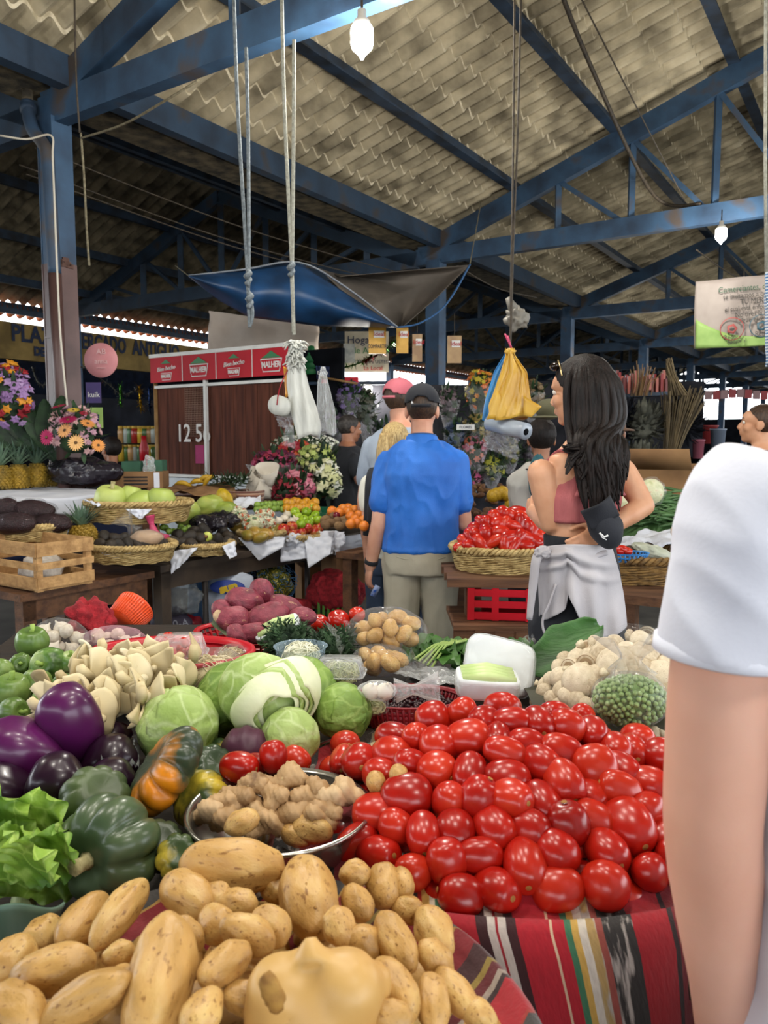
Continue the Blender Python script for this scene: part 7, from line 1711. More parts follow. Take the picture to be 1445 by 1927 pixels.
for k in range(4):
 bm=nb();bar(bm, V((.28, 3.38+k*.17, zt)), V((1.75, 3.28+k*.17, zt)), .16, .035);obj('plank', bm, M_WOOD2, t, False)
for x, y in((.4, 3.42), (1.05, 3.36), (1.6, 3.34), (.4, 3.9), (1.6, 3.8)):bm=nb();box(bm, (x, y, .434), (.07, .07, .867));obj('leg', bm, M_WOOD2, t, False)
tc=at(948, 1062, 3.6);tc.z=.9
basket('willow_basket', tc, .245, .22, .105, 'wide pale willow basket heaped with plum tomatoes between the two shoppers', strands=13)
def DT2(x, y):
 r2=((x-tc.x)/.24)**2+((y-tc.y)/.21)**2
 return.995+.19*(1-r2**.9)if r2<1.1 else 0
random.seed(51)
T2=[(887, 1012, 60), (905, 1022, 50), (878, 1020, 35), (897, 995, 5), (916, 988, 75), (932, 978, 70), (950, 990, 100), (948, 968, 45), (962, 972, 40), (975, 965, 0), (978, 985, 90), (993, 992, 70), (1003, 1000, 90), (915, 1010, 80), (931, 1018, -30), (942, 1002, 5), (951, 1025, 85), (958, 1010, -10), (967, 1028, -60), (977, 1012, -70), (990, 1012, 30), (1003, 1018, 20), (986, 1026, 10), (905, 1032, 5), (888, 1028, 20), (930, 1034, 0), (962, 1018, 0), (1010, 1008, 10), (1012, 1024, 0), (920, 1000, 20), (900, 1008, 40), (940, 985, 0), (965, 990, 20), (984, 975, 30), (872, 1030, 0), (1018, 1015, 60), (955, 1036, 0), (975, 1038, 10), (910, 985, 40)]
for k, (px, py, a)in enumerate(T2):
 if py>1031:continue
 p=on(px, py, DT2, .5, 6);put('plum_tomato', TOMF[k%4], p, idir(a, rnd(-.4, .4)), .085, 'shiny plum tomato in the pale willow basket beyond the stall', 'tomato', 'plum tomatoes in the willow basket', scale=(.084, .084, .1))
for i in range(6):
 for j in range(5):
  x, y=tc.x+(i-2.5)*.07, tc.y+(j-2)*.07
  if((x-tc.x)/.22)**2+((y-tc.y)/.2)**2<.9:put('plum_tomato', TOMF[(i+j)%4], V((x, y, DT2(x, y)-.05)), V((rnd(-1, 1), rnd(-1, 1), .2)), .08, 'plum tomato in the hidden layer of the willow basket', 'tomato', 'hidden layer of the willow basket')
rcr=thing('red_crate', 'red plastic crate on the plank box under the tomato basket', 'crate', at(935, 1118, 3.45));Rc=Matrix.Translation(V((.52, 3.4, .795)))@Matrix.Rotation(-.15, 4, 'Z')
for sx, sy, w_, d_ in((0, -.12, .26, .012), (0, .12, .26, .012), (-.13, 0, .012, .24), (.13, 0, .012, .24)):
 for zz in(-.05, 0, .05):bm=nb();box(bm, Rc@V((sx, sy, zz)), (w_, d_, .03), M=Rc.to_3x3().to_4x4());obj('slat', bm, M_REDP, rcr, False)
for sx in(-.125, -.02, .125):bm=nb();box(bm, Rc@V((sx, -.122, 0)), (.03, .016, .14), M=Rc.to_3x3().to_4x4());obj('upright', bm, M_REDP, rcr, False)
bm=nb();box(bm, Rc@V((0, 0, -.066)), (.26, .24, .008), M=Rc.to_3x3().to_4x4());obj('bottom', bm, M_REDP, rcr, False)
pb=thing('plank_box', 'rough plank box standing under the red crate', 'box', V((.55, 3.4, 0)))
for k in range(5):bm=nb();box(bm, V((.34+k*.085, 3.22-k*.01, .35)), (.078, .02, .7));obj('plank', bm, M_WOOD2, pb, False)
bm=nb();box(bm, V((.51, 3.205, .685)), (.43, .022, .06), rz=-.1);obj('rail', bm, M_WOOD2, pb, False);bm=nb();box(bm, V((.52, 3.4, .711)), (.45, .4, .02));obj('top', bm, M_WOOD2, pb, False)
bm=nb();box(bm, V((.75, 3.38, .35)), (.02, .36, .7));obj('plank', bm, M_WOOD2, pb, False)
bc2=at(1205, 1085, 3.35);bc2 .z=.905
basket('willow_basket', bc2, .27, .22, .1, 'big brown willow tray beside the bare arm with a little blue basket in it', mat('brown_willow', '5c4526', '94723e', rough=.75, scale=26, bump=.5, bscale=70, c3='4a3820', stretch=(1, 1, 3)), strands=12)
plastic_basket('blue_basket', V((at(1165, 1050, 3.3).x, 3.2, 1.0)), .09, .07, .035, mat('sky_blue_plastic', '2a72b4', '3a86c8', rough=.4), 'little sky blue basket of red tomatoes', slots=30, rows=2)
for k, (px, py)in enumerate(((1140, 1037), (1152, 1036), (1165, 1038), (1180, 1037), (1158, 1032), (1172, 1033))):put('small_tomato', TOM[k%3], at(px, py, 3.22), idir(rnd(-20, 20)), .045, 'small dark red tomato in the sky blue basket', 'tomato', 'tomatoes in the sky blue basket', scale=(.046, .046, .045))
napkin([at(1150, 1018, 3.6), at(1300, 978, 3.9), at(1300, 1020, 3.45), at(1160, 1028, 3.4)], 'crumpled bluish white cloth under the green beans', .05, 40, 24, seed=21)
bm=nb();crumpled(bm, at(1232, 1040, 3.3), .1, .07, .03, Matrix.Rotation(.3, 4, 'Y'), 4, .4, 2.4, 3);solo('plastic_bag', bm, mat('pale_green_bag', 'a4aa98', 'c0c4b4', rough=.35, scale=9), 'flattened pale printed bag in the brown willow tray', 'bag')
def DB(x, y):return.93+.3*math.exp(-((x-1.5)/.3)**2-((y-4.05)/.42)**2)
M_GB=matr('green_bean', ['2c4a22', '44683a', '5f8450'], rough=.45, scale=3);random.seed(61);GBM=[]
for k in range(4):
 bm=nb();tube(bm, smooth_path([(-.5, 0, 0), (-.2, .05*(k-1), .02), (.2, .07*(k-1), 0), (.5, -.04*k, .01)], 4), lerp_list([.02, .045, .045, .04, .012], 13), 6);GBM.append(mesh('bean_pod', bm, M_GB))
for k in range(240):
 px, py=rnd(1185, 1300), rnd(898, 988)
 if py<900+max(0, (px-1240))*.8:continue
 p=on(px, py, DB, 1, 8);o=bpy.data.objects.new('green_bean', GBM[k%4]);C.objects.link(o);o.location=p+V((0, 0, rnd(-.01, .02)));L=rnd(.13, .2);o.scale=(L, L, L);o.rotation_euler=(rnd(-.3, .3), rnd(-.35, .35), rnd(-.9, .6));tag(o, 'long green bean in the heap in front of the open cardboard box', 'green bean', 'green beans in the heap')
bm=nb();grid(bm, 20, 20, lambda u, v:V((1.1+.75*u, 3.7+.8*v, DB(1.1+.75*u, 3.7+.8*v)-.03)));solo('bean_bed', bm, M_GB, 'mass of green beans beneath the heap', 'green beans')['kind']='stuff'
table('side_table', 3.0, 5.2, 4.0, 4.9, .9, 'table behind the plank table holding beans and boxes', M_WOOD2, apron=False)
R0=card_box(1245, 905, 4.5, .42, .3, .2, -.55, 'open cardboard box tilted behind the green beans', flaps=True)
bm=nb();box(bm, R0@V((-.02, -.2, .13)), (.42, .006, .15), M=R0 .to_3x3().to_4x4()@Matrix.Rotation(.7, 4, 'X'));solo('box_flap', bm, mat('cardboard', '7a5a3c'), 'raised flap of cardboard leaning on the open box', 'cardboard')
for k, (px, py, lab)in enumerate(((1182, 945, 'clear bag of diced vegetables seen under the bent arm of the woman in pink'), (1225, 925, 'clear packet of diced vegetables on the green beans'))):
 c=at(px, py, 3.6);t=thing('vegetable_bag', lab, 'bag', c);bm=nb();ball(bm, c, (.06, .04, .06), sub=4);obj('filling', bm, M_CHOP, t);bm=nb();crumpled(bm, c, .066, .045, .068, None, 4, .12, 2.4, k);obj('bag_film', bm, M_FILM, t)
ct_=thing('corn_tray', 'foam tray of yellow corn at the edge of the bluish cloth', 'corn', at(1282, 1005, 3.4));bm=nb();ball(bm, at(1290, 1010, 3.4), (.06, .04, .014), sub=3);obj('tray', bm, M_FOAM, ct_)
for k in range(3):bm=nb();tube(bm, [at(1265, 1003-k*3, 3.38), at(1310, 998-k*3, 3.42)], [.012, .015], 10);obj('corn_cob', bm, mat('corn_yellow', 'b08a30', 'cda64a', rough=.5, scale=120, bump=.6), ct_)
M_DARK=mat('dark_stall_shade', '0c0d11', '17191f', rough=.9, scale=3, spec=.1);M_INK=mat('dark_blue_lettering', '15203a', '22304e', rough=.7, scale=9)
M_SIGN=mat('weathered_yellow_sign', '6e5a30', '9a8048', rough=.8, scale=2.5, c3='4a4030', bump=.1);M_WHITEP=mat('white_paint', 'c8c8c4', 'd6d6d2', rough=.6)
M_REDB=mat('red_banner_vinyl', 'a01020', 'b41828', rough=.55, spec=.2, scale=2);M_GRNP=mat('green_print', '1e6a3a');M_KWOOD=mat('kiosk_board', '41241c', '5e3628', rough=.75, spec=.15, scale=3, bump=.1, stretch=(8, 8, .6))
def panel(bm, a, b, z0, z1, th=.02):
 a, b=V(a), V(b);d=(b-a).normalized();n=V((-d.y, d.x, 0));a=V((a.x, a.y, 0));b=V((b.x, b.y, 0))
 box(bm, (a+b)/2+V((0, 0, (z0+z1)/2)), ((b-a).length, th, z1-z0), rz=math.atan2(d.y, d.x))
def wall(nm, s0, w0, s1, w1, z0, z1, m, th=.08):
 bm=nb();panel(bm, B(s0, w0), B(s1, w1), z0, z1, th);struct(nm, bm, m)
wall('wall_left', 2, -8.6, 42, -8.6, 0, 2.9, M_DARK);wall('wall_left_header', 2, -7.35, 42, -7.35, 2.3, 2.86, mat('navy_header', '0c111c', '141b2a', rough=.9, spec=.1));wall('wall_back_added', -11.5, -9, -11.5, 14, 0, 3.4, M_DARK);wall('wall_far', 42, -8.6, 42, 3, 0, 2.6, M_DARK)
bm=nb();k=0
for i in range(150):
 s=3+i*.18;tube(bm, [B(s, -7.15, 3.69), B(s, -7.5, 3.6)], .055, 8, caps=False)
struct('trim_eave_tiles', bm, mat('terracotta_tile', 'b0603c', 'cc7a52', rough=.8, emit=None), True)
bm=nb();bar(bm, B(-3, -7.12, 3.6), B(42, -7.12, 3.6), .05, .09);struct('trim_eave', bm, M_PURL)
t=thing('market_sign', 'long weathered yellow sign with dark painted capitals under the eave', 'sign', B(8.5, -7.25, 2.85));bm=nb();panel(bm, B(4, -7.25), B(12.2, -7.25), 2.84, 3.44, .05);obj('board', bm, M_SIGN, t, False)
for body, sa, sb, z, hz in(('MERCADO', 8.5, 9.62, 3.26, .27), ('PLAZA', 7.28, 8.4, 3.26, .27), ('ANTIGUO', 9.75, 10.95, 3.26, .27), ('VIEJO', 6.0, 7.12, 3.26, .27), ('DESECHOS', 7.7, 8.6, 3.0, .14)):
 o=text(body, B((sa+sb)/2, -7.21, z), hz*1.4, facing(US), M_INK, t, bold=.012, sx=(sb-sa)/(hz*1.4*.68*len(body)))
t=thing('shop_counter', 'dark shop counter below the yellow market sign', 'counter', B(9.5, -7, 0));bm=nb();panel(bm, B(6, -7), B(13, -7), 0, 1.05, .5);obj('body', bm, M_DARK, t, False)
bm=nb();panel(bm, B(6, -8.4), B(13, -8.4), 1.5, 1.54, .35);obj('shelf', bm, M_DARK, t, False)
random.seed(71);JC=['c8a83a', '4a6a3a', 'b08a5a', 'a8b0a8', '5a7a5a', 'a03028']
for k in range(16):
 r=rnd(.05, .08);p=at(228+(k%8)*9+rnd(-2, 2), 868-(k//8)*34, 9.2-.1*(k//8));t=thing('glass_jar', 'jar of preserves on the dark shop counter beside the kiosk', 'jar', p, 0, 'jars on the shop counter');bm=nb();lathe(bm, p, [(r*.6, 0), (r*.65, .14), (r*.5, .17)], 14);obj('jar', bm, mat('jar_'+JC[k%6], JC[k%6], rough=.2), t);bm=nb();lathe(bm, p, [(r*.55, .17), (r*.55, .2)], 14);obj('lid', bm, mat('jar_lid', 'b8983a', rough=.3), t)
t=thing('shop_shelf', 'dim back shelf carrying the jars', 'shelf', at(262, 880, 9.3));bm=nb();box(bm, at(262, 874, 9.3), (.7, .4, .06));box(bm, at(262, 842, 9.35), (.7, .3, .03));obj('board', bm, M_DARK, t, False)
for px in(228, 296):bm=nb();p=at(px, 880, 9.3);box(bm, V((p.x, p.y, .6)), (.05, .3, 1.2));obj('upright', bm, M_DARK, t, False)
bm=nb();p=at(272, 875, 9.0);lathe(bm, p, [(.05, 0), (.055, .2), (.03, .28), (.03, .34)], 14);solo('red_bottle', bm, M_REDP, 'tall red bottle standing among the jars', 'bottle')
def tinsel(pts, n, L, m, label, name='tinsel_garland'):
 P=smooth_path(pts, 8);bm=nb()
 for k in range(n):
  p=P[int(len(P)*k/n)];d=V((rnd(-1, 1), rnd(-1, 1), rnd(-1, 1))).normalized()*L;s=d.cross(V((0, 0, 1))).normalized()*L*.12;bm.faces.new([bm.verts.new(q)for q in(p-s, p+s, p+d)])
 tube(bm, P, L*.12, 5);solo(name, bm, m, label, 'garland', smooth=False)
MT=lambda n, h:mat('tinsel_'+n, h, rough=.18, metal=.8)
tinsel([at(226, 725, 8.6), at(227, 760, 8.6)], 90, .07, MT('green', '4a8a2a'), 'green tinsel strand hanging in the dark shop');tinsel([at(262, 728, 8.6), at(265, 768, 8.6)], 90, .08, MT('gold', 'b8901e'), 'gold tinsel strand hanging in the dark shop');tinsel([at(280, 730, 8.6), at(282, 772, 8.6)], 90, .07, MT('blue', '25385e'), 'blue tinsel strand hanging by the kiosk');tinsel([at(300, 735, 8.6), at(301, 770, 8.6)], 60, .06, MT('gold', 'b8901e'), 'gold tinsel strand against the kiosk post')
tinsel([at(60, 690, 8.6), at(75, 722, 8.6), at(110, 720, 8.6), at(150, 690, 8.6), at(200, 720, 8.6), at(230, 742, 8.6), at(262, 730, 8.6)], 260, .06, MT('silver', '6a6a66'), 'dull silver garland looping across the dark shop')
t=thing('round_sign', 'round pink sign partly hidden by the brown column', 'sign', at(190, 678, 5.9));M=facing(V((1, -.05, 0)))
bm=nb();lathe(bm, at(190, 678, 5.9), [(.001, -.006), (.128, -.006), (.13, 0), (.128, .006), (.001, .006)], 48, M=M);obj('disc', bm, mat('pink_card', 'c07c80', 'cc8c90', rough=.6), t);wp=mat('pale_pink_print', 'dcb4b4')
text('AB', at(190, 662, 5.885), .06, M, wp, t);text('anna', at(190, 680, 5.885), .055, M, wp, t);text('artesanos', at(190, 692, 5.885), .018, M, wp, t)
t=thing('card_sign', 'purple card with white letters on the brown column', 'sign', at(178, 740, 5.75));bm=nb();box(bm, at(176, 739, 5.75), (.11, .008, .15));obj('card', bm, mat('purple_card', '3f3560', '4a4070', rough=.5), t, False);text('kuik', at(176, 743, 5.742), .055, M, M_WHITEP, t)
t=thing('card_sign', 'lime green card below the purple one', 'sign', at(180, 788, 5.75));bm=nb();box(bm, at(182, 786, 5.75), (.09, .008, .15));obj('card', bm, mat('lime_card', '8aa85a', '9cb868', rough=.6), t, False);bm=nb();box(bm, at(184, 786, 5.742), (.02, .004, .05));obj('print', bm, M_INK, t, False)
M_FOL=mat('bouquet_foliage', '17281a', '2e4a2a', rough=.6, scale=14)
def blossoms(t, name, c, r, n, h, size, up=.2, seed=0, petals=6):
 bm=nb();random.seed(seed)
 for k in range(n):
  d=V((rnd(-1, 1), rnd(-1, .25), rnd(-.7, 1)+up)).normalized();p=c+V((d.x*r[0], d.y*r[1], d.z*r[2]))*rnd(.85, 1.08);M=Matrix.Translation(p)@frame(d+V((rnd(-.4, .4), -.3, .2)));s=size*rnd(.75, 1.25)
  lathe(bm, (0, 0, 0), [(s*.1, -s*.3), (s*.35, -s*.1), (s*.5, s*.12), (s*.28, s*.16), (s*.05, s*.05)], petals*2, M=M, fn=lambda a, q, z:1+.28*math.cos(a*petals))
 o=obj(name, bm, mat('petal_'+h, h, rough=.6), t);o['kind']='stuff'
def foliage(t, c, r, n, L, m=None, seed=0, core=.8):
 bm=nb();random.seed(seed)
 for k in range(n):
  d=V((rnd(-1, 1), rnd(-1, .4), rnd(-.8, 1))).normalized();leafy(bm, c+V((d.x*r[0], d.y*r[1], d.z*r[2]))*.75, d+V((rnd(-.5, .5), -.2, rnd(-.3, .5))), V((0, -.4, 1)), L*rnd(.7, 1.3), L*.35, ruf=.03, nu=4, nv=2)
 ball(bm, c, tuple(q*core for q in r), sub=3, nz=.2);obj('foliage', bm, m or M_FOL, t)
def bouquet(px, py, Y, r, label, cols, wrap=False, n=26, size=.05, seed=0, cat='bouquet', L=.09, vase=None):
 c=at(px, py, Y);t=thing('flower_bouquet', label, cat, c-V((0, 0, r[2])));foliage(t, c, r, 40, L, seed=seed)
 for k, h in enumerate(cols):blossoms(t, 'blossoms', c, r, n, h, size, seed=seed*7+k)
 if wrap:
  bm=nb();lathe(bm, c-V((0, 0, r[2]*1.8)), [(.03, 0), (r[0]*.7, r[2]*.9), (r[0]*1.15, r[2]*2.0)], 20, caps=False, fn=lambda a, q, z:1+.07*math.sin(a*7+seed));obj('wrapper', bm, wrap, t)
 return t
def gerbera(t, px, py, Y, r, h, d):
 p=at(px, py, Y);bm=nb();M=Matrix.Translation(p)@frame(d)
 for k in range(20):
  a=k*.314;leafy(bm, M@V((.15*r*math.cos(a), .15*r*math.sin(a), .002*(k%2))), M.to_3x3()@V((math.cos(a), math.sin(a), .12)), M.to_3x3()@V((0, 0, 1)), r*.85, r*.24, ruf=0, nu=4, nv=2, curl=-.1)
 o=obj('gerbera', bm, mat('petal_'+h, h, rough=.6), t);bm=nb();ball(bm, M@V((0, 0, .004)), (r*.2, r*.2, r*.1), frame(d), 2);obj('flower_eye', bm, mat('flower_eye', '2a1410', '6a4a20', scale=60), o)
FILMW=film('bouquet_film', 'e8e8ee', .08, .1)
t=bouquet(140, 815, 5.2, (.17, .13, .17), 'basket bouquet with peach gerberas and magenta daisies beside the column', ['c8a0a0', 'b08898'], n=34, size=.045, seed=3)
for px, py, r, h, d in((143, 833, .056, 'e0b070', (.0, -1, .2)), (122, 810, .054, 'd9a066', (-.3, -1, .5)), (128, 790, .06, 'a01850', (.0, -.5, 1)), (88, 823, .054, 'a01850', (-.3, -1, .1)), (110, 765, .05, 'a01848', (-.2, -.3, 1)), (165, 797, .05, 'cc8848', (.5, -.5, 1)), (185, 838, .045, 'd08a40', (.6, -.8, .3)), (138, 772, .04, 'c8a838', (.1, -.4, 1)), (158, 778, .03, '8a1830', (.3, -.5, 1))):gerbera(t, px, py, 5.0, r, h, V(d))
t=bouquet(12, 745, 5.0, (.16, .13, .2), 'tall bouquet of lilac, red roses and yellow lilies at the edge of view', ['8a6a9a', '9a80a8', '8a1420', 'c08018', '7a5a88'], n=22, size=.06, seed=4)
bm=nb();t=thing('leaf_fan', 'fan of large dark green leaves between the two bouquets', 'leaves', at(60, 850, 5.2))
for k, (px, py, dx, dz)in enumerate(((95, 850, -.5, 1), (85, 850, .1, 1), (70, 845, -.9, .6), (60, 840, -1, .3), (100, 840, .3, 1), (50, 830, -.6, .9), (75, 830, -.3, 1.2))):bm=nb();leafy(bm, at(px, py, 5.3), V((dx, -.1, dz)), V((.2, -1, .2)), .36, .13, ruf=.03, curl=.1, nu=10, nv=6);obj('leaf', bm, M_FOL, t)
for px, py, Y, r, lab, cols, n, sz in((520, 880, 6.0, (.2, .14, .13), 'wrapped bouquet of deep purple and crimson flowers on the flower stand', ['5a1a3a', '7a1a30', '8a2a4a'], 26, .06), (555, 860, 6.1, (.17, .13, .12), 'crimson and orange wrapped bouquet at the top of the flower stand', ['8a1424', 'b04a20', 'a8485a'], 22, .06), (560, 915, 5.8, (.13, .1, .1), 'pink lilies and dark red roses above the speckled orange fruit', ['b0506a', '7a1020', 'c07a88'], 16, .075), (535, 925, 5.75, (.1, .1, .08), 'dark crimson bunch beside the white paper cones', ['6a0e1e', '7a1424'], 20, .06), (595, 870, 6.0, (.15, .12, .14), 'bouquet of lime green and cream buds on the flower stand', ['9aa85a', 'b8b880', '7a8a48'], 26, .045), (610, 905, 5.9, (.12, .1, .15), 'bouquet of pale cream roses beside the man in black', ['c8c8a0', 'd0d0c0', 'b8ba88'], 16, .07), (575, 835, 6.3, (.26, .12, .07), 'spray of tiny white flowers at the back of the flower stand', ['b8bca8', 'd0d0c4'], 70, .025), (585, 890, 6.2, (.2, .12, .16), 'dense green and white bunch in the middle of the flower stand', ['b0b890', '8a3040'], 20, .04)):
 bouquet(px, py, Y, r, lab, cols, FILMW if 'wrapped' in lab else False, n, sz, seed=px)
t=thing('flower_stand', 'dark stand under the cut flower bouquets', 'stand', at(560, 950, 6.1));bm=nb();p=at(560, 950, 6.15);box(bm, V((p.x, p.y, .42)), (.8, .5, .84));obj('body', bm, M_DARK, t, False)
K0=V((-2.334, 8.0, 0));KD=UW
def K(tt, z=0.0, out=0.0):return K0+KD*tt+V((0, 0, z))-US*out
t=thing('kiosk', 'closed wooden kiosk with brown board panels and white frame', 'kiosk', K(.95))
bm=nb();panel(bm, K(0), K(1.86), 0, 1.13, .06);obj('tiled_base', bm, mat('white_tile', '9aa2a8', 'a8b0b6', rough=.3), t, False)
for k in range(12):bm=nb();panel(bm, K(.02+k*.153), K(.168+k*.153), 1.16, 2.03, .03);obj('board', bm, M_KWOOD, t, False)
for z in(1.15, 2.045):bm=nb();panel(bm, K(0, 0, .02), K(1.86, 0, .02), z-.012, z+.016, .04);obj('frame_rail', bm, M_WHITEP, t, False)
bm=nb();panel(bm, K(.72, 0, .03), K(.75, 0, .03), 1.15, 2.2, .04);obj('white_post', bm, M_WHITEP, t, False)
for tt in(0, 1.85):bm=nb();tube(bm, [K(tt, .2, .02), K(tt, 2.15, .02)], .022, 8);obj('bamboo_post', bm, mat('bamboo', '7a5c34', '94744a', rough=.5), t)
bm=nb();panel(bm, K(0, 0, -.7), K(1.86, 0, -.7), 0, 2.4, .05);panel(bm, K(0, 0, -.03), K(1.86, 0, -.03), 2.05, 2.38, .03);obj('back', bm, M_DARK, t, False)
bm=nb()
for k in range(13):tube(bm, [K(.44+k*.022, 2.03, .03), K(.44+k*.022, 1.55, .03)], .0025, 4)
for k in range(22):tube(bm, [K(.44, 1.55+k*.022, .03), K(.71, 1.55+k*.022, .03)], .0025, 4)
obj('wire_mesh', bm, mat('rusty_wire', '8a6a5a'), t)
text('12 56', K(.55, 1.57, .035), .25, facing(KD), mat('chalk', 'c8c4c0'), t, sx=.85, bold=.002, name='chalk_number')
bm=nb();panel(bm, K(.58, 0, .035), K(.7, 0, .035), 1.28, 1.46, .006);solo('paper_note', bm, mat('magenta_paper', '8a1450', '9a1c5c', rough=.7), 'magenta paper pinned to the kiosk board beside the white post', 'paper', smooth=False)
t=thing('banner', 'shiny red advertising banner along the top of the kiosk', 'banner', K(.9, 2.1));bm=nb();panel(bm, K(-.02, 0, .06), K(1.86, 0, .06), 2.09, 2.34, .008);obj('vinyl', bm, M_REDB, t, False)
bm=nb();panel(bm, K(-.03, 0, .065), K(1.87, 0, .065), 2.34, 2.375, .012);obj('top_strip', bm, M_WHITEP, t, False)
FK=facing(KD)
for k in range(4):
 x=.22+k*.465
 if k<3:bm=nb();panel(bm, K(x+.23, 0, .068), K(x+.236, 0, .068), 2.09, 2.34, .004);obj('divider', bm, M_WHITEP, t, False)
 big=k%2;zz=2.2 if big else 2.155;sc_=1.0 if big else.62
 bm=nb();vs=[bm.verts.new(K(x+a*sc_, zz+b*sc_, .067))for a, b in((-.13, .045), (-.1, -.075), (.1, -.075), (.13, .045))];bm.faces.new(vs);thicken(bm, .002);obj('bowl_outline', bm, M_WHITEP, t, False)
 bm=nb();vs=[bm.verts.new(K(x+a*sc_, zz+b*sc_, .071))for a, b in((-.12, .036), (-.093, -.066), (.093, -.066), (.12, .036))];bm.faces.new(vs);thicken(bm, .002);obj('bowl', bm, M_REDB, t, False)
 text('MALHER', K(x, zz-.012*sc_, .074), .074*sc_, FK, M_WHITEP, t, bold=.002, sx=.8)
 bm=nb();zl=.05 if big else.19;vs=[bm.verts.new(K(x+a*sc_, zz+(b+zl)*sc_, .07))for a, b in((-.12, 0), (-.06, .03), (0, .065), (.06, .03), (.12, 0))];bm.faces.new(vs);thicken(bm, .002);obj('green_heap', bm, M_GRNP, t, False)
 if not big:text('Bien hecho', K(x, zz+.07, .07), .06, FK@Matrix.Rotation(.08, 4, 'Z'), M_WHITEP, t, shear=.3)
bm=nb();cloth_patch(bm, [at(393, 585, 8.6), at(600, 612, 8.3), at(598, 706, 8.3), at(390, 700, 8.6)], 30, 18, .05, 4, seed=2);thicken(bm, .004);solo('cream_sheet', bm, mat('cream_sheet', 'c2b2a4', 'd6c9bc', rough=.8, scale=3), 'cream plastic sheet hung above the red banner', 'sheet')
tp=thing('tarpaulin', 'sagging blue and grey tarpaulin slung beneath the second truss', 'tarpaulin', at(640, 600, 6.8))
def blue(u, v):
 tx, ty=np.interp(u, [0, .5, 1], [355, 563, 745]), np.interp(u, [0, .5, 1], [519, 494, 615]);bx, by=np.interp(u, [0, .3, .6, 1], [355, 470, 600, 748]), np.interp(u, [0, .15, .3, .6, 1], [520, 565, 597, 613, 616])
 return at(tx+(bx-tx)*v, ty+(by-ty)*v, 6.6-.25*math.sin(math.pi*v)+.3*u+.025*math.sin(u*30+v*3)*v)
bm=nb();grid(bm, 50, 20, blue);thicken(bm, .004);obj('blue_sheet', bm, mat('blue_tarp', '14304f', '1f4a78', rough=.45, scale=4, c3='2a241f', pos=(.35, .66)), tp)
def grey(u, v):
 ax, ay=np.interp(u, [0, .3, .7, 1], [600, 640, 700, 745]), np.interp(u, [0, .3, .7, 1], [505, 545, 595, 616]);cx, cy=np.interp(u, [0, .5, 1], [690, 884, 884]), np.interp(u, [0, .25, 1], [515, 506, 498])
 cx, cy=(np.interp(u, [0, .6, 1], [640, 885, 760]), np.interp(u, [0, .6, .8, 1], [520, 498, 560, 614]));return at(ax+(cx-ax)*v, ay+(cy-ay)*v, 6.95+.4*v*math.sin(math.pi*u)+.3*math.sin(math.pi*v)+.015*math.sin(v*17))
bm=nb();grid(bm, 40, 24, grey);thicken(bm, .004);obj('grey_sheet', bm, mat('grey_tarp', '4c4640', '625a52', rough=.7, scale=4), tp)
bm=nb();tube(bm, smooth_path([at(355, 519, 6.58), at(460, 507, 6.6), at(563, 494, 6.62), at(650, 540, 6.75), at(748, 616, 6.88)], 5), .016, 7, flat=.5);obj('hem', bm, mat('pale_hem', '7a8088', '8e949c'), tp)
bm=nb();tube(bm, smooth_path([at(884, 498, 7.2), at(840, 572, 7.1), at(790, 608, 7.0), at(748, 616, 6.9)], 5), .016, 7, flat=.5);obj('hem', bm, mat('blue_hem', '2f5a8a'), tp)
for a, b_ in(((355, 519, 6.58), (330, 500, 7)), ((884, 498, 7.2), (905, 380, 8.3))):cord([at(*a), at(*b_)], .005, M_RUST, f'thin cord tying the tarpaulin corner up at the {"kiosk" if a[0] < 400 else "far truss"} side', 'cord', name='tie_cord')
M_ROPE=mat('grey_rope', '5a6268', '7c8488', rough=.9, scale=80, bump=.4);M_ROPE2=mat('pale_rope', '8a8a80', 'a8a89c', rough=.9, scale=80, bump=.4)
for pts, m, lab in(([(440, 0), (447, 200), (460, 420), (466, 520), (468, 580), (470, 616)], M_ROPE, 'blue-grey rope with a knotted loop end, hanging ahead of the tarpaulin'), ([(463, 90), (467, 280), (468, 520), (466, 540), (475, 585), (471, 612)], M_ROPE, 'second strand of the knotted blue-grey rope'), ([(530, 0), (535, 200), (545, 420), (549, 500), (551, 560), (552, 625)], M_ROPE2, 'pale rope holding the white bag bundle'), ([(553, 75), (552, 280), (550, 480), (549, 520), (552, 600), (553, 630)], M_ROPE2, 'second pale strand beside the white bag rope'), ([(980, 0), (974, 250), (966, 450), (963, 560), (962, 600), (960, 650)], M_CAB, 'thin dark cord holding the yellow bag bundle'), ([(968, 0), (966, 250), (963, 450), (961, 560), (961, 600), (959, 655)], M_CAB, 'second thin cord beside the yellow bag cord')):
 cord([at(x, y, 3.6)for x, y in pts], .0085 if 'cord' not in lab else.005, m, lab, 'rope', 6, 'rope')
for px, py, lab in((467, 522, 'knot tied in the blue-grey rope, the higher one'), (548, 506, 'knot in the pale rope at the tarpaulin height'), (470, 565, 'knot tied in the blue-grey rope, the lower one')):
 bm=nb();tube(bm, smooth_path([at(px+5*math.sin(a*2.3), py+a*5-12, 3.58+.012*math.cos(a*2))for a in range(6)], 4), .011, 7);solo('rope_knot', bm, M_ROPE, lab, 'knot')
M_WBAG=mat('white_plastic_bag', 'b4b6b0', 'cfd1ca', rough=.4, scale=6, bump=.3, bscale=18, stretch=(3, 3, .6))
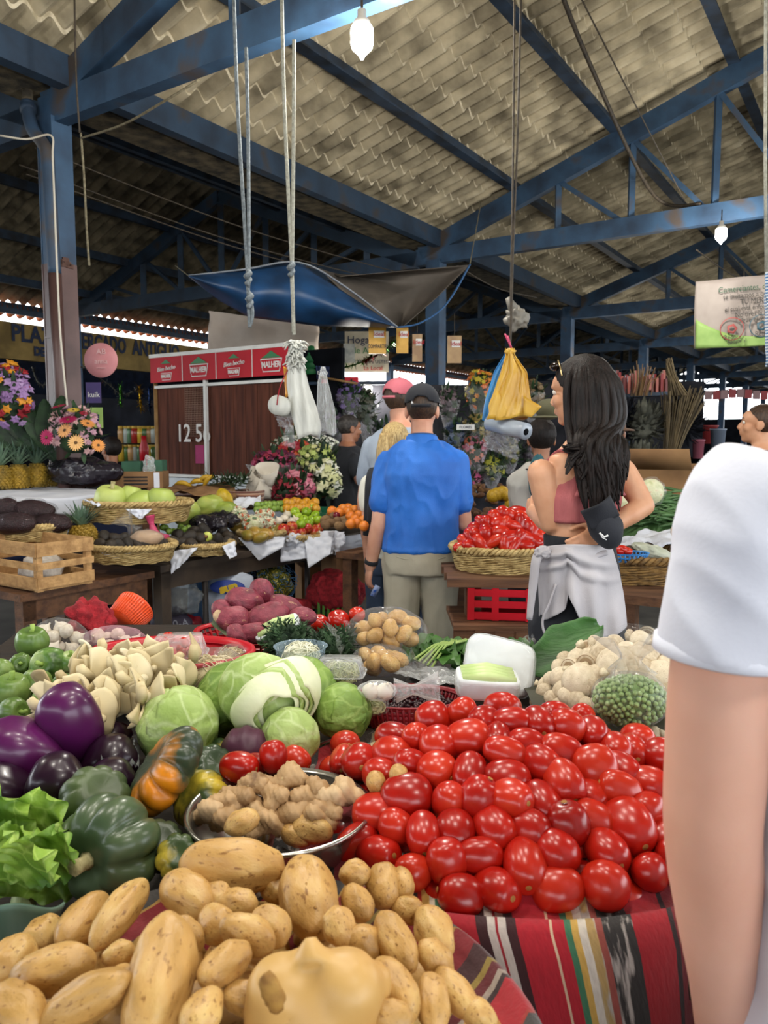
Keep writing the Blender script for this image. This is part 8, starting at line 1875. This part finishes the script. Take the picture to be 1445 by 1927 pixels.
def hang(name, label, pts, Y, m, dep=.04, cat='bag', nu=28, seed=0, extra=None, fold=1.0):
 """bundle of bags pinched at the top: (y, left, right) outline"""
 t=thing(name, label, cat, at((pts[-1][1]+pts[-1][2])/2, pts[-1][0], Y));bm=nb();rs=[]
 ys=np.linspace(pts[0][0], pts[-1][0], 22)
 for i, y in enumerate(ys):
  l, r=np.interp(y, [p[0]for p in pts], [p[1]for p in pts]), np.interp(y, [p[0]for p in pts], [p[2]for p in pts]);ring=[];f=i/21
  for k in range(nu):
   a=2*math.pi*k/nu;x=(l+r)/2+(r-l)/2*math.cos(a)+fold*1.5*math.sin(a*5+seed+y*.02);yy=y+5*f*math.sin(a*2+seed)*(i>15)
   ring.append(at(x, yy, Y+dep*(.35+.65*f)*math.sin(a)+fold*.008*math.sin(a*7+y*.05+seed)))
  rs.append(ring)
 rings(bm, rs);obj('bags', bm, m, t);return t
hb=hang('white_bag_bundle', 'bundle of white plastic carrier bags hanging from the pale rope', [(640, 545, 566), (690, 541, 572), (725, 540, 580), (770, 546, 597), (800, 553, 606), (822, 560, 603)], 3.6, M_WBAG, .05, seed=1)
bm=nb();random.seed(4)
for k in range(70):
 p=at(rnd(545, 567), rnd(642, 690), 3.57);d=V((rnd(-1, 1), rnd(-1, 0), rnd(-.8, .6))).normalized();tube(bm, [p, p+d*.02, p+d*.035+V((0, 0, -.012))], [.006, .005, .003], 4)
obj('frayed_handles', bm, M_WBAG, hb)['kind']='stuff'
bm=nb();cloth_patch(bm, [at(533, 690, 3.64), at(550, 695, 3.62), at(545, 745, 3.62), at(538, 748, 3.65)], 8, 8, .01);thicken(bm, .006);obj('orange_bags', bm, mat('orange_bag', 'c8861c', 'd89a2a', rough=.4), hb)
rl=thing('bag_roll', 'thick white roll of plastic bags hanging beside the white bundle', 'roll', at(535, 770, 3.65));p0, p1=at(522, 762, 3.52), at(552, 772, 3.8);bm=nb();M=Matrix.Translation(p0)@frame(p1-p0);L=(p1-p0).length;lathe(bm, (0, 0, 0), [(.012, 0), (.045, 0), (.045, L), (.012, L)], 30, M=M);obj('roll', bm, M_WBAG, rl);bm=nb();lathe(bm, (0, 0, -.001), [(.001, 0), (.012, 0), (.012, .01)], 12, M=M);obj('core', bm, M_DARK, rl)
bm=nb();cloth_patch(bm, [at(518, 775, 3.6), at(552, 785, 3.7), at(550, 812, 3.7), at(524, 800, 3.6)], wave=.02, f=5);obj('loose_end', bm, M_FILM2, rl)
bm=nb();tube(bm, smooth_path([at(521, 762, 3.5), at(524, 740, 3.52), at(530, 720, 3.58), at(545, 690, 3.6)], 5), .003, 5);obj('red_string', bm, M_MAROON, rl)
hang('clear_bag_bundle', 'bunch of clear cellophane bags with red ties beside the white bundle', [(690, 605, 611), (720, 597, 618), (770, 596, 630), (815, 603, 632)], 3.9, M_FILM2, .04, seed=3);bm=nb();cloth_patch(bm, [at(537, 800, 4), at(552, 800, 4), at(556, 845, 4), at(530, 838, 4)], wave=.01);solo('plastic_sheet', bm, M_FILM2, 'small clear bag hanging before the kiosk boards', 'bag')
M_YBAG=mat('yellow_plastic_bag', 'b88c2a', 'd2ac4c', rough=.35, scale=5, bump=.4, bscale=16, c3='dcc070')
hang('blue_bag_bundle', 'blue plastic bags hanging behind the yellow ones', [(665, 950, 962), (700, 930, 960), (750, 915, 960), (795, 908, 965)], 3.3, mat('sky_blue_bag', '1f62a4', '3a86c4', rough=.35, scale=6, bump=.3), .03, seed=5)
hb=hang('yellow_bag_bundle', 'bundle of shiny yellow plastic bags hanging from the thin cords', [(655, 952, 966), (668, 953, 967), (700, 944, 990), (740, 930, 995), (765, 920, 1000), (786, 922, 996)], 3.2, M_YBAG, .05, seed=6, fold=1.6)
for q in([(985, 745), (1019, 765), (1000, 785), (985, 782)], [(915, 790), (935, 735), (955, 770), (950, 785)]):bm=nb();bm.faces.new([bm.verts.new(at(x, y, 3.16))for x, y in q]);bmesh.ops.subdivide_edges(bm, edges=bm.edges, cuts=4, use_grid_fill=True);thicken(bm, .004);obj('bag_corner', bm, M_YBAG, hb)
bm=nb();ball(bm, at(960, 662, 3.19), (.022, .02, .014), sub=3, nz=.4);obj('knot', bm, M_YBAG, hb);bm=nb();tube(bm, [at(962, 655, 3.18), at(955, 632, 3.2)], .004, 6);tube(bm, [at(962, 655, 3.18), at(950, 628, 3.2)], .004, 6);obj('pink_tie', bm, mat('pink_plastic', 'a83458'), hb)
rl=thing('clear_bag_roll', 'roll of clear plastic bags hanging under the yellow bundle, its end unrolled', 'roll', at(950, 805, 3.2));p0, p1=at(990, 812, 3.12), at(922, 795, 3.3);M=Matrix.Translation(p0)@frame(p1-p0);L=(p1-p0).length;bm=nb();lathe(bm, (0, 0, 0), [(.012, 0), (.034, 0), (.034, L), (.012, L)], 30, M=M);obj('roll', bm, mat('frosted_roll', '8a94a2', 'a4aeba', rough=.25, scale=6), rl);bm=nb();lathe(bm, (0, 0, -.002), [(.001, 0), (.014, 0), (.014, .01)], 14, M=M);obj('core', bm, M_DARK, rl)
bm=nb();cloth_patch(bm, [at(916, 795, 3.3), at(978, 822, 3.15), at(970, 866, 3.15), at(910, 842, 3.3)], wave=.02, f=5, seed=4);obj('loose_end', bm, film('smoky_film', '9a9aa2', .4, .12), rl)
bm=nb();crumpled(bm, at(972, 600, 3.7), .05, .04, .05, None, 4, .5, 2.4, 3);tube(bm, [at(968, 585, 3.7), at(955, 560, 3.7)], [.03, .012], 8);solo('tied_bag', bm, mat('greyed_bag', '6a665e', '7e7a70', rough=.5), 'old grey plastic bag knotted on the thin cords above the yellow bundle', 'bag')
for k, (px, py, w_, h_)in enumerate(((710, 640, 32, 50), (757, 640, 22, 48), (785, 655, 18, 50), (855, 658, 26, 50))):
 t=thing('printed_bag', ['yellow printed paper bag hung before the hand-lettered sign', 'pink and yellow printed bag hanging under the tarpaulin tip', 'brown and pale printed bag hanging by the blue post', 'brown and yellow printed bag hanging beyond the blue post'][k], 'bag', at(px, py, 7));s=7/FPX;bm=nb();box(bm, at(px, py, 7), (w_*s, .03, h_*s));obj('front', bm, mat('yellow_print_bag', 'b8882a', 'cfa040', rough=.5)if k<2 else mat('tan_print_bag', '8a6a4a', 'a88a60', rough=.5), t, False)
 bm=nb();box(bm, at(px+3, py-h_*.22, 6.98), (w_*.6*s, .006, h_*.25*s));obj('white_patch', bm, M_WHITEP, t, False);text('Ideal', at(px+3, py-h_*.22, 6.972), h_*.22*s, facing(RX), M_REDB, t)
 if k==0:text('COMPARTIR', at(px, py+12, 6.98), .05, facing(RX), mat('print_black', '1a1a1a'), t, sx=.62)
 bm=nb();tube(bm, [at(px, py-h_/2, 7), at(px, 590, 7.1)], .003, 4);obj('string', bm, M_CAB, t)
t=thing('lettered_sign', 'hand-lettered cream sign hanging above the wrapped flowers', 'sign', at(690, 660, 8.2));bm=nb();box(bm, at(690, 662, 8.2), (.46, .01, .42));obj('board', bm, mat('cream_card', 'b0a690', 'c0b6a0', rough=.8), t, False);M=facing(RX)
text('Hogar', at(678, 640, 8.19), .11, M, M_INK, t);text('de Antigua', at(697, 660, 8.19), .09, M, M_GRNP, t);text('OSC para USTED', at(700, 681, 8.19), .05, M, M_INK, t);text('La Local', at(702, 693, 8.19), .06, M, M_REDB, t);bm=nb();box(bm, at(657, 665, 8.19), (.12, .008, .2));obj('pasted_photo', bm, mat('poster_print', '4a5a60', 'a8a8a0', scale=8), t, False)
t=thing('flag', 'small navy flag with white letters on a bamboo stick', 'flag', at(606, 700, 7.6));bm=nb();cloth_patch(bm, [at(594, 688, 7.6), at(620, 690, 7.6), at(620, 712, 7.6), at(596, 713, 7.6)], wave=.02);obj('cloth', bm, fabric('navy_banner', '16203f'), t);text('tigo', at(607, 701, 7.55), .07, M, M_WHITEP, t);bm=nb();tube(bm, [at(600, 709, 7.56), at(672, 722, 7.4)], .012, 6);obj('stick', bm, mat('bamboo', '7a5c34'), t)
tinsel([at(620, 695, 7.7), at(645, 692, 7.7), at(680, 682, 7.6), at(700, 668, 7.5)], 160, .06, MT('green', '4a8a2a'), 'green tinsel garland swagged under the hand-lettered sign');tinsel([at(684, 682, 7.55), at(705, 670, 7.5), at(724, 662, 7.5)], 100, .06, MT('red', '8a1424'), 'red tinsel garland beside the green one');tinsel([at(725, 658, 7.5), at(745, 640, 7.4), at(765, 625, 7.3)], 100, .05, MT('green', '4a8a2a'), 'green tinsel garland rising to the tarpaulin tip')
bm=nb();p=at(586, 705, 7.8)
for k in range(4):lathe(bm, p+V((0, 0, .06*k)), [(.13-.028*k, 0), (.03, .1), (.001, .11)], 16)
solo('paper_tree', bm, M_GRNP, 'little green paper fir tree ornament above the clear bags', 'ornament');bm=nb();box(bm, at(640, 716, 7.7), (.36, .12, .06));solo('red_box', bm, M_REDB, 'red box lying on the rail above the wrapped flowers', 'box', smooth=False)
bm=nb();tube(bm, [at(560, 722, 7.6), at(760, 720, 8.0)], .018, 8);solo('rail', bm, M_PURL, 'dark rail the wrapped bouquets hang from', 'rail')
for k, (px, py, r, cols, lab)in enumerate(((660, 750, (.13, .1, .16), ['4a3a6a', '6a5a8a', '3a2e54'], 'bunch of violet flowers in cellophane hanging from the dark rail'), (630, 800, (.12, .1, .14), ['3a3244', '54485c'], 'dim wrapped bunch hanging below the violet one'), (690, 770, (.1, .1, .2), ['3a4034', '4a4a3e'], 'dark green wrapped bunch behind the man in the pink cap'), (905, 735, (.14, .1, .2), ['c07820', 'c86a30', 'b0a030'], 'tall wrapped spray of orange and yellow lilies'), (900, 800, (.13, .1, .12), ['7a6a3a', '9a8a3a'], 'wrapped yellow bunch under the orange lilies'), (890, 850, (.14, .1, .16), ['a08a98', '9a5a6a', 'b86a50'], 'wrapped bunch of mauve and coral flowers beside the man in blue'), (885, 905, (.1, .1, .1), ['a84a70', 'b85a80'], 'bright pink wrapped bunch at the elbow of the man in blue'), (855, 820, (.1, .1, .14), ['26344e', '34465e'], 'dark blue wrapped bunch beyond the shoulder of the man in blue'), (925, 880, (.12, .1, .12), ['8a8a2a', '3a4a2a'], 'yellow-green bunch in the dark stall'), (845, 760, (.1, .1, .16), ['4a4448', '6a5a60'], 'dusty mauve wrapped bunch above the shoulder of the man in blue'), (1000, 745, (.12, .1, .14), ['5a4a34', '6e5a3a'], 'straw coloured bunch beyond the yellow bags'), (1005, 850, (.1, .1, .14), ['3a3440', '50444e'], 'dim purple bunch behind the person in the pale tee'), (960, 850, (.1, .1, .12), ['6a6a2e', '3a4a34'], 'olive wrapped bunch under the roll of clear bags'), (720, 820, (.1, .1, .16), ['3a3a44', '5a5a66'], 'grey-violet wrapped bunch behind the blonde woman'))):bouquet(px, py, 7.6, r, lab, cols, FILMW, 18, .055, seed=k+40)
t=thing('card_sign', 'small white card with dark letters among the wrapped flowers', 'sign', at(876, 804, 7.3));bm=nb();box(bm, at(876, 804, 7.3), (.17, .01, .05));obj('card', bm, M_WHITEP, t, False);text('FLORES', at(876, 804, 7.29), .035, M, M_INK, t)
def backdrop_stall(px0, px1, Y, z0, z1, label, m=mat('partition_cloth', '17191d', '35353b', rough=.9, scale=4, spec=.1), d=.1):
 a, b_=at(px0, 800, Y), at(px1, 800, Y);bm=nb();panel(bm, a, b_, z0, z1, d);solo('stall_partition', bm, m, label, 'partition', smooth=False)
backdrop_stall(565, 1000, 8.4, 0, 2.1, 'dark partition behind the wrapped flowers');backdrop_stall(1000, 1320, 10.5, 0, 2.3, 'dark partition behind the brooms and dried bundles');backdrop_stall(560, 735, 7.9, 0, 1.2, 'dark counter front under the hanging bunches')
table('spice_table', 3.6, 6.2, 2.2, 3.1, .85, 'low dark table of roots and fruit beyond the man in blue', M_WOOD2, apron=False)
random.seed(81)
for k in range(70):
 px, py=rnd(868, 990), rnd(912, 975);p=on(px, py, lambda x, y:.88+.06*(y-4.5)if y<7.2 else 2, 3, 9);o=put('root_piece', POTL[k%4], p, V((rnd(-1, 1), rnd(-1, 1), rnd(-.2, .4))), .09, 'brown root heaped on the low dark table', 'root', 'roots on the low dark table', scale=(.05, .05, .1));o.data=bpy.data.meshes.get('root_skin')or(lambda me:(me.materials.clear(), me.materials.append(matr('root_skin', ['3a2418', '5c3a22', '7a5a2a'], rough=.7)), setattr(me, 'name', 'root_skin'), me)[-1])(POTL[0].copy())
for k, (px, py)in enumerate(((935, 930), (945, 927), (955, 932), (928, 933), (970, 950), (962, 948))):put('mango', MNG, at(px, py, 5.6), V((1, 0, .2)), .1, 'yellow fruit on the low dark table', 'fruit', 'yellow fruit on the low dark table').data=lmesh('yellow_fruit', RND, mat('banana_skin', 'a07c18'))
M_STRAW=mat('broom_straw', '4a4030', '7a6a4c', rough=.8, scale=20, stretch=(1, 1, .2));M_GRYB=mat('dried_bundle', '4a4c44', '6a6a5e', rough=.9, scale=18)
def bundle(px0, py0, px1, py1, Y, r0, r1, label, m=M_STRAW, n=90, name='broom'):
 a, b_=at(px0, py0, Y), at(px1, py1, Y);bm=nb();random.seed(px0)
 for k in range(n):
  o1=V((rnd(-1, 1), rnd(-1, 1), 0));tube(bm, smooth_path([a+o1*r0, a.lerp(b_, .5)+o1*(r0+r1)*.4, b_+o1*r1+V((0, 0, rnd(-.1, .1)))], 3), .006, 3, caps=False)
 solo(name, bm, m, label, name.replace('_', ' '))
bundle(1255, 890, 1285, 745, 8.6, .05, .22, 'tall straw broom fanning upward beside the palm stall');bundle(1275, 745, 1258, 690, 8.5, .1, .03, 'short straw bundle hung upside down from the dark post');bundle(1205, 745, 1215, 695, 9, .1, .16, 'bunch of thick bamboo sticks on the packet shelf', mat('bamboo', '7a5c34'), 30, 'stick_bundle')
for k, (px, py, r, lab)in enumerate(((1210, 800, (.22, .15, .2), 'grey-green dried bundle under the packet shelf'), (1205, 865, (.18, .15, .13), 'lower grey dried bundle behind the cardboard flap'), (1170, 800, (.1, .1, .25), 'dark dried bunch at the shoulder of the long haired woman'), (1285, 790, (.2, .15, .25), 'dark heap beside the tall straw broom'))):
 c=at(px, py, 8.8);t=thing('dried_bundle', lab, 'dried plants', c-V((0, 0, r[2])));foliage(t, c, r, 120, .14, M_GRYB if k<2 else M_DARK, seed=k)
t=thing('packet_shelf', 'shelf board high up holding rows of red packets', 'shelf', at(1200, 742, 9.4));bm=nb();bar(bm, at(1140, 748, 9.4), at(1270, 740, 9.4), .3, .04);obj('board', bm, M_PURL, t, False);bm=nb();p=at(1186, 760, 9.4);box(bm, V((p.x, p.y, p.z/2)), (.05, .05, p.z));obj('upright', bm, M_PURL, t, False)
random.seed(83)
for k in range(26):
 px=1152+k*4.4;bm=nb();box(bm, at(px, 722+rnd(-6, 8), 9.3+rnd(0, .2)), (.03, .04, rnd(.16, .3)));solo('red_packet', bm, mat('packet_'+str(k%3), ('8a1c1c', 'a85a4a', '6a2a28')[k%3], rough=.4), 'slim red packet in the row on the high shelf', 'packet', 'packets on the high shelf', smooth=False)
for k, (px, py, w_, h_, hx, Y, lab)in enumerate(((1313, 845, 22, 36, 'a8606e', 10, 'pink plastic bin on the distant counter'), (1350, 826, 28, 38, '7a8494', 10.5, 'grey-blue plastic bin on the distant counter'), (1328, 818, 40, 34, '8a3030', 11.5, 'red tub behind the pink bin'))):
 s=Y/FPX;p=at(px, py+h_/2, Y);bm=nb();lathe(bm, p, [(w_*.4*s, 0), (w_*.5*s, h_*s), (w_*.54*s, h_*s), (w_*.53*s, h_*.93*s), (w_*.47*s, h_*.9*s)], 24);solo('plastic_bin', bm, mat('bin_'+hx, hx, rough=.4), lab, 'bin')
t=thing('distant_counter', 'dark cluttered counter at the far end behind the white tee', 'counter', at(1350, 870, 10.6));bm=nb();a, b_=at(1290, 860, 10.6), at(1445, 850, 10.6);bar(bm, V((a.x, a.y, a.z/2)), V((b_.x, b_.y, a.z/2)), 1.6, a.z);obj('body', bm, M_DARK, t, False)
for k in range(9):
 px=1318+k*15;bm=nb();s=12/FPX;box(bm, at(px, 742+2*math.sin(k), 12), (13*s, .02, 16*s));solo('red_pennant', bm, mat('pennant_'+str(k%2), ('8a2a2c', '8a6a6a')[k%2], rough=.6), 'small red and pale pennant strung across the bright far opening', 'pennant', 'pennants at the far opening', smooth=False)
cord([at(1290, 728, 12), at(1370, 736, 12), at(1450, 730, 12)], .006, M_CAB, 'cord carrying the pennants across the far opening', 'cord')
wall('wall_right', 12, 13.6, 42, 13.6, 0, 1.2, M_DARK)
t=thing('vinyl_banner', 'faded grey and green recycling banner hanging under the far truss', 'banner', at(1380, 590, 8.3));Yn=8.3;a, b_, c, d=at(1309, 530, Yn), at(1460, 515, Yn-.2), at(1460, 650, Yn-.2), at(1306, 657, Yn);BN=(a, b_, c, d)
def bnr(u, v):return a*(1-u)*(1-v)+b_*u*(1-v)+c*u*v+d*(1-u)*v
bm=nb();grid(bm, 24, 14, lambda u, v:bnr(u, v)+V((0, .02*math.sin(u*9+v*3), 0)));thicken(bm, .003);obj('sheet', bm, mat('faded_vinyl', '8a807a', 'a89e96', rough=.6, scale=2), t)
bm=nb();grid(bm, 30, 6, lambda u, v:bnr(u, 1-v*(.34*math.exp(-u*3)+.1))+V((0, -.03+.02*math.sin(u*9+3), 0)));thicken(bm, .002);obj('green_corner', bm, mat('lime_print', '7a9a50', '8aa85e', rough=.6), t)
MB_=facing(b_-a);dk=mat('banner_ink', '3a3632')
for i, (tx, u, v, sz, m)in enumerate((('Comerciantes, distribuidores', .78, .17, .085, mat('dark_green_ink', '1e4a32')), ('te invitamos a que seas parte', .78, .27, .075, dk), ('TU MERCADO', .8, .36, .08, dk), ('el cual está enfocado en ayudar', .8, .45, .07, dk), ('No tires la basura en', .8, .54, .075, dk), ('sigue este pequeño', .82, .62, .075, dk), ('Reduce', .45, .86, .07, dk), ('Reutiliza', .85, .83, .075, dk), ('Apoyar al', .5, .92, .06, dk))):text(tx, bnr(u, v)+V((0, -.05, 0)), sz, MB_, m, t, sx=.8)
for u, v, m in((.44, .74, mat('red_ink', '9a4a46')), (.8, .72, mat('teal_ink', '3a5a68'))):
 bm=nb();lathe(bm, bnr(u, v)+V((0, -.05, 0)), [(.11, -.003), (.118, -.003), (.118, .003), (.11, .003)], 36, M=MB_, caps=False);lathe(bm, bnr(u, v)+V((0, -.05, 0)), [(.03, -.003), (.055, -.003), (.055, .003), (.03, .003)], 5, M=MB_, caps=False);obj('ring_symbol', bm, m, t)
for px in(1330, 1400):bm=nb();tube(bm, [at(px, 530, Yn), at(px, 505, Yn+.1)], .004, 5);obj('string', bm, M_CAB, t)
bm=nb();cloth_patch(bm, [at(1439, 515, 2.6), at(1475, 512, 2.6), at(1478, 690, 2.6), at(1440, 690, 2.6)], wave=.01);thicken(bm, .02);solo('striped_bag', bm, stripes('blue_white_stripe', [(1, '4a7ab0'), (1, 'c8d0d8')], .01, 2, uv=False), 'blue and white striped bag hanging at the edge of view beside the banner', 'bag')
bm=nb();tube(bm, [at(1441, 0, 2.6), at(1440, 300, 2.6), at(1442, 515, 2.6)], .006, 6);solo('rope', bm, M_ROPE2, 'pale cord the striped bag hangs from', 'rope')
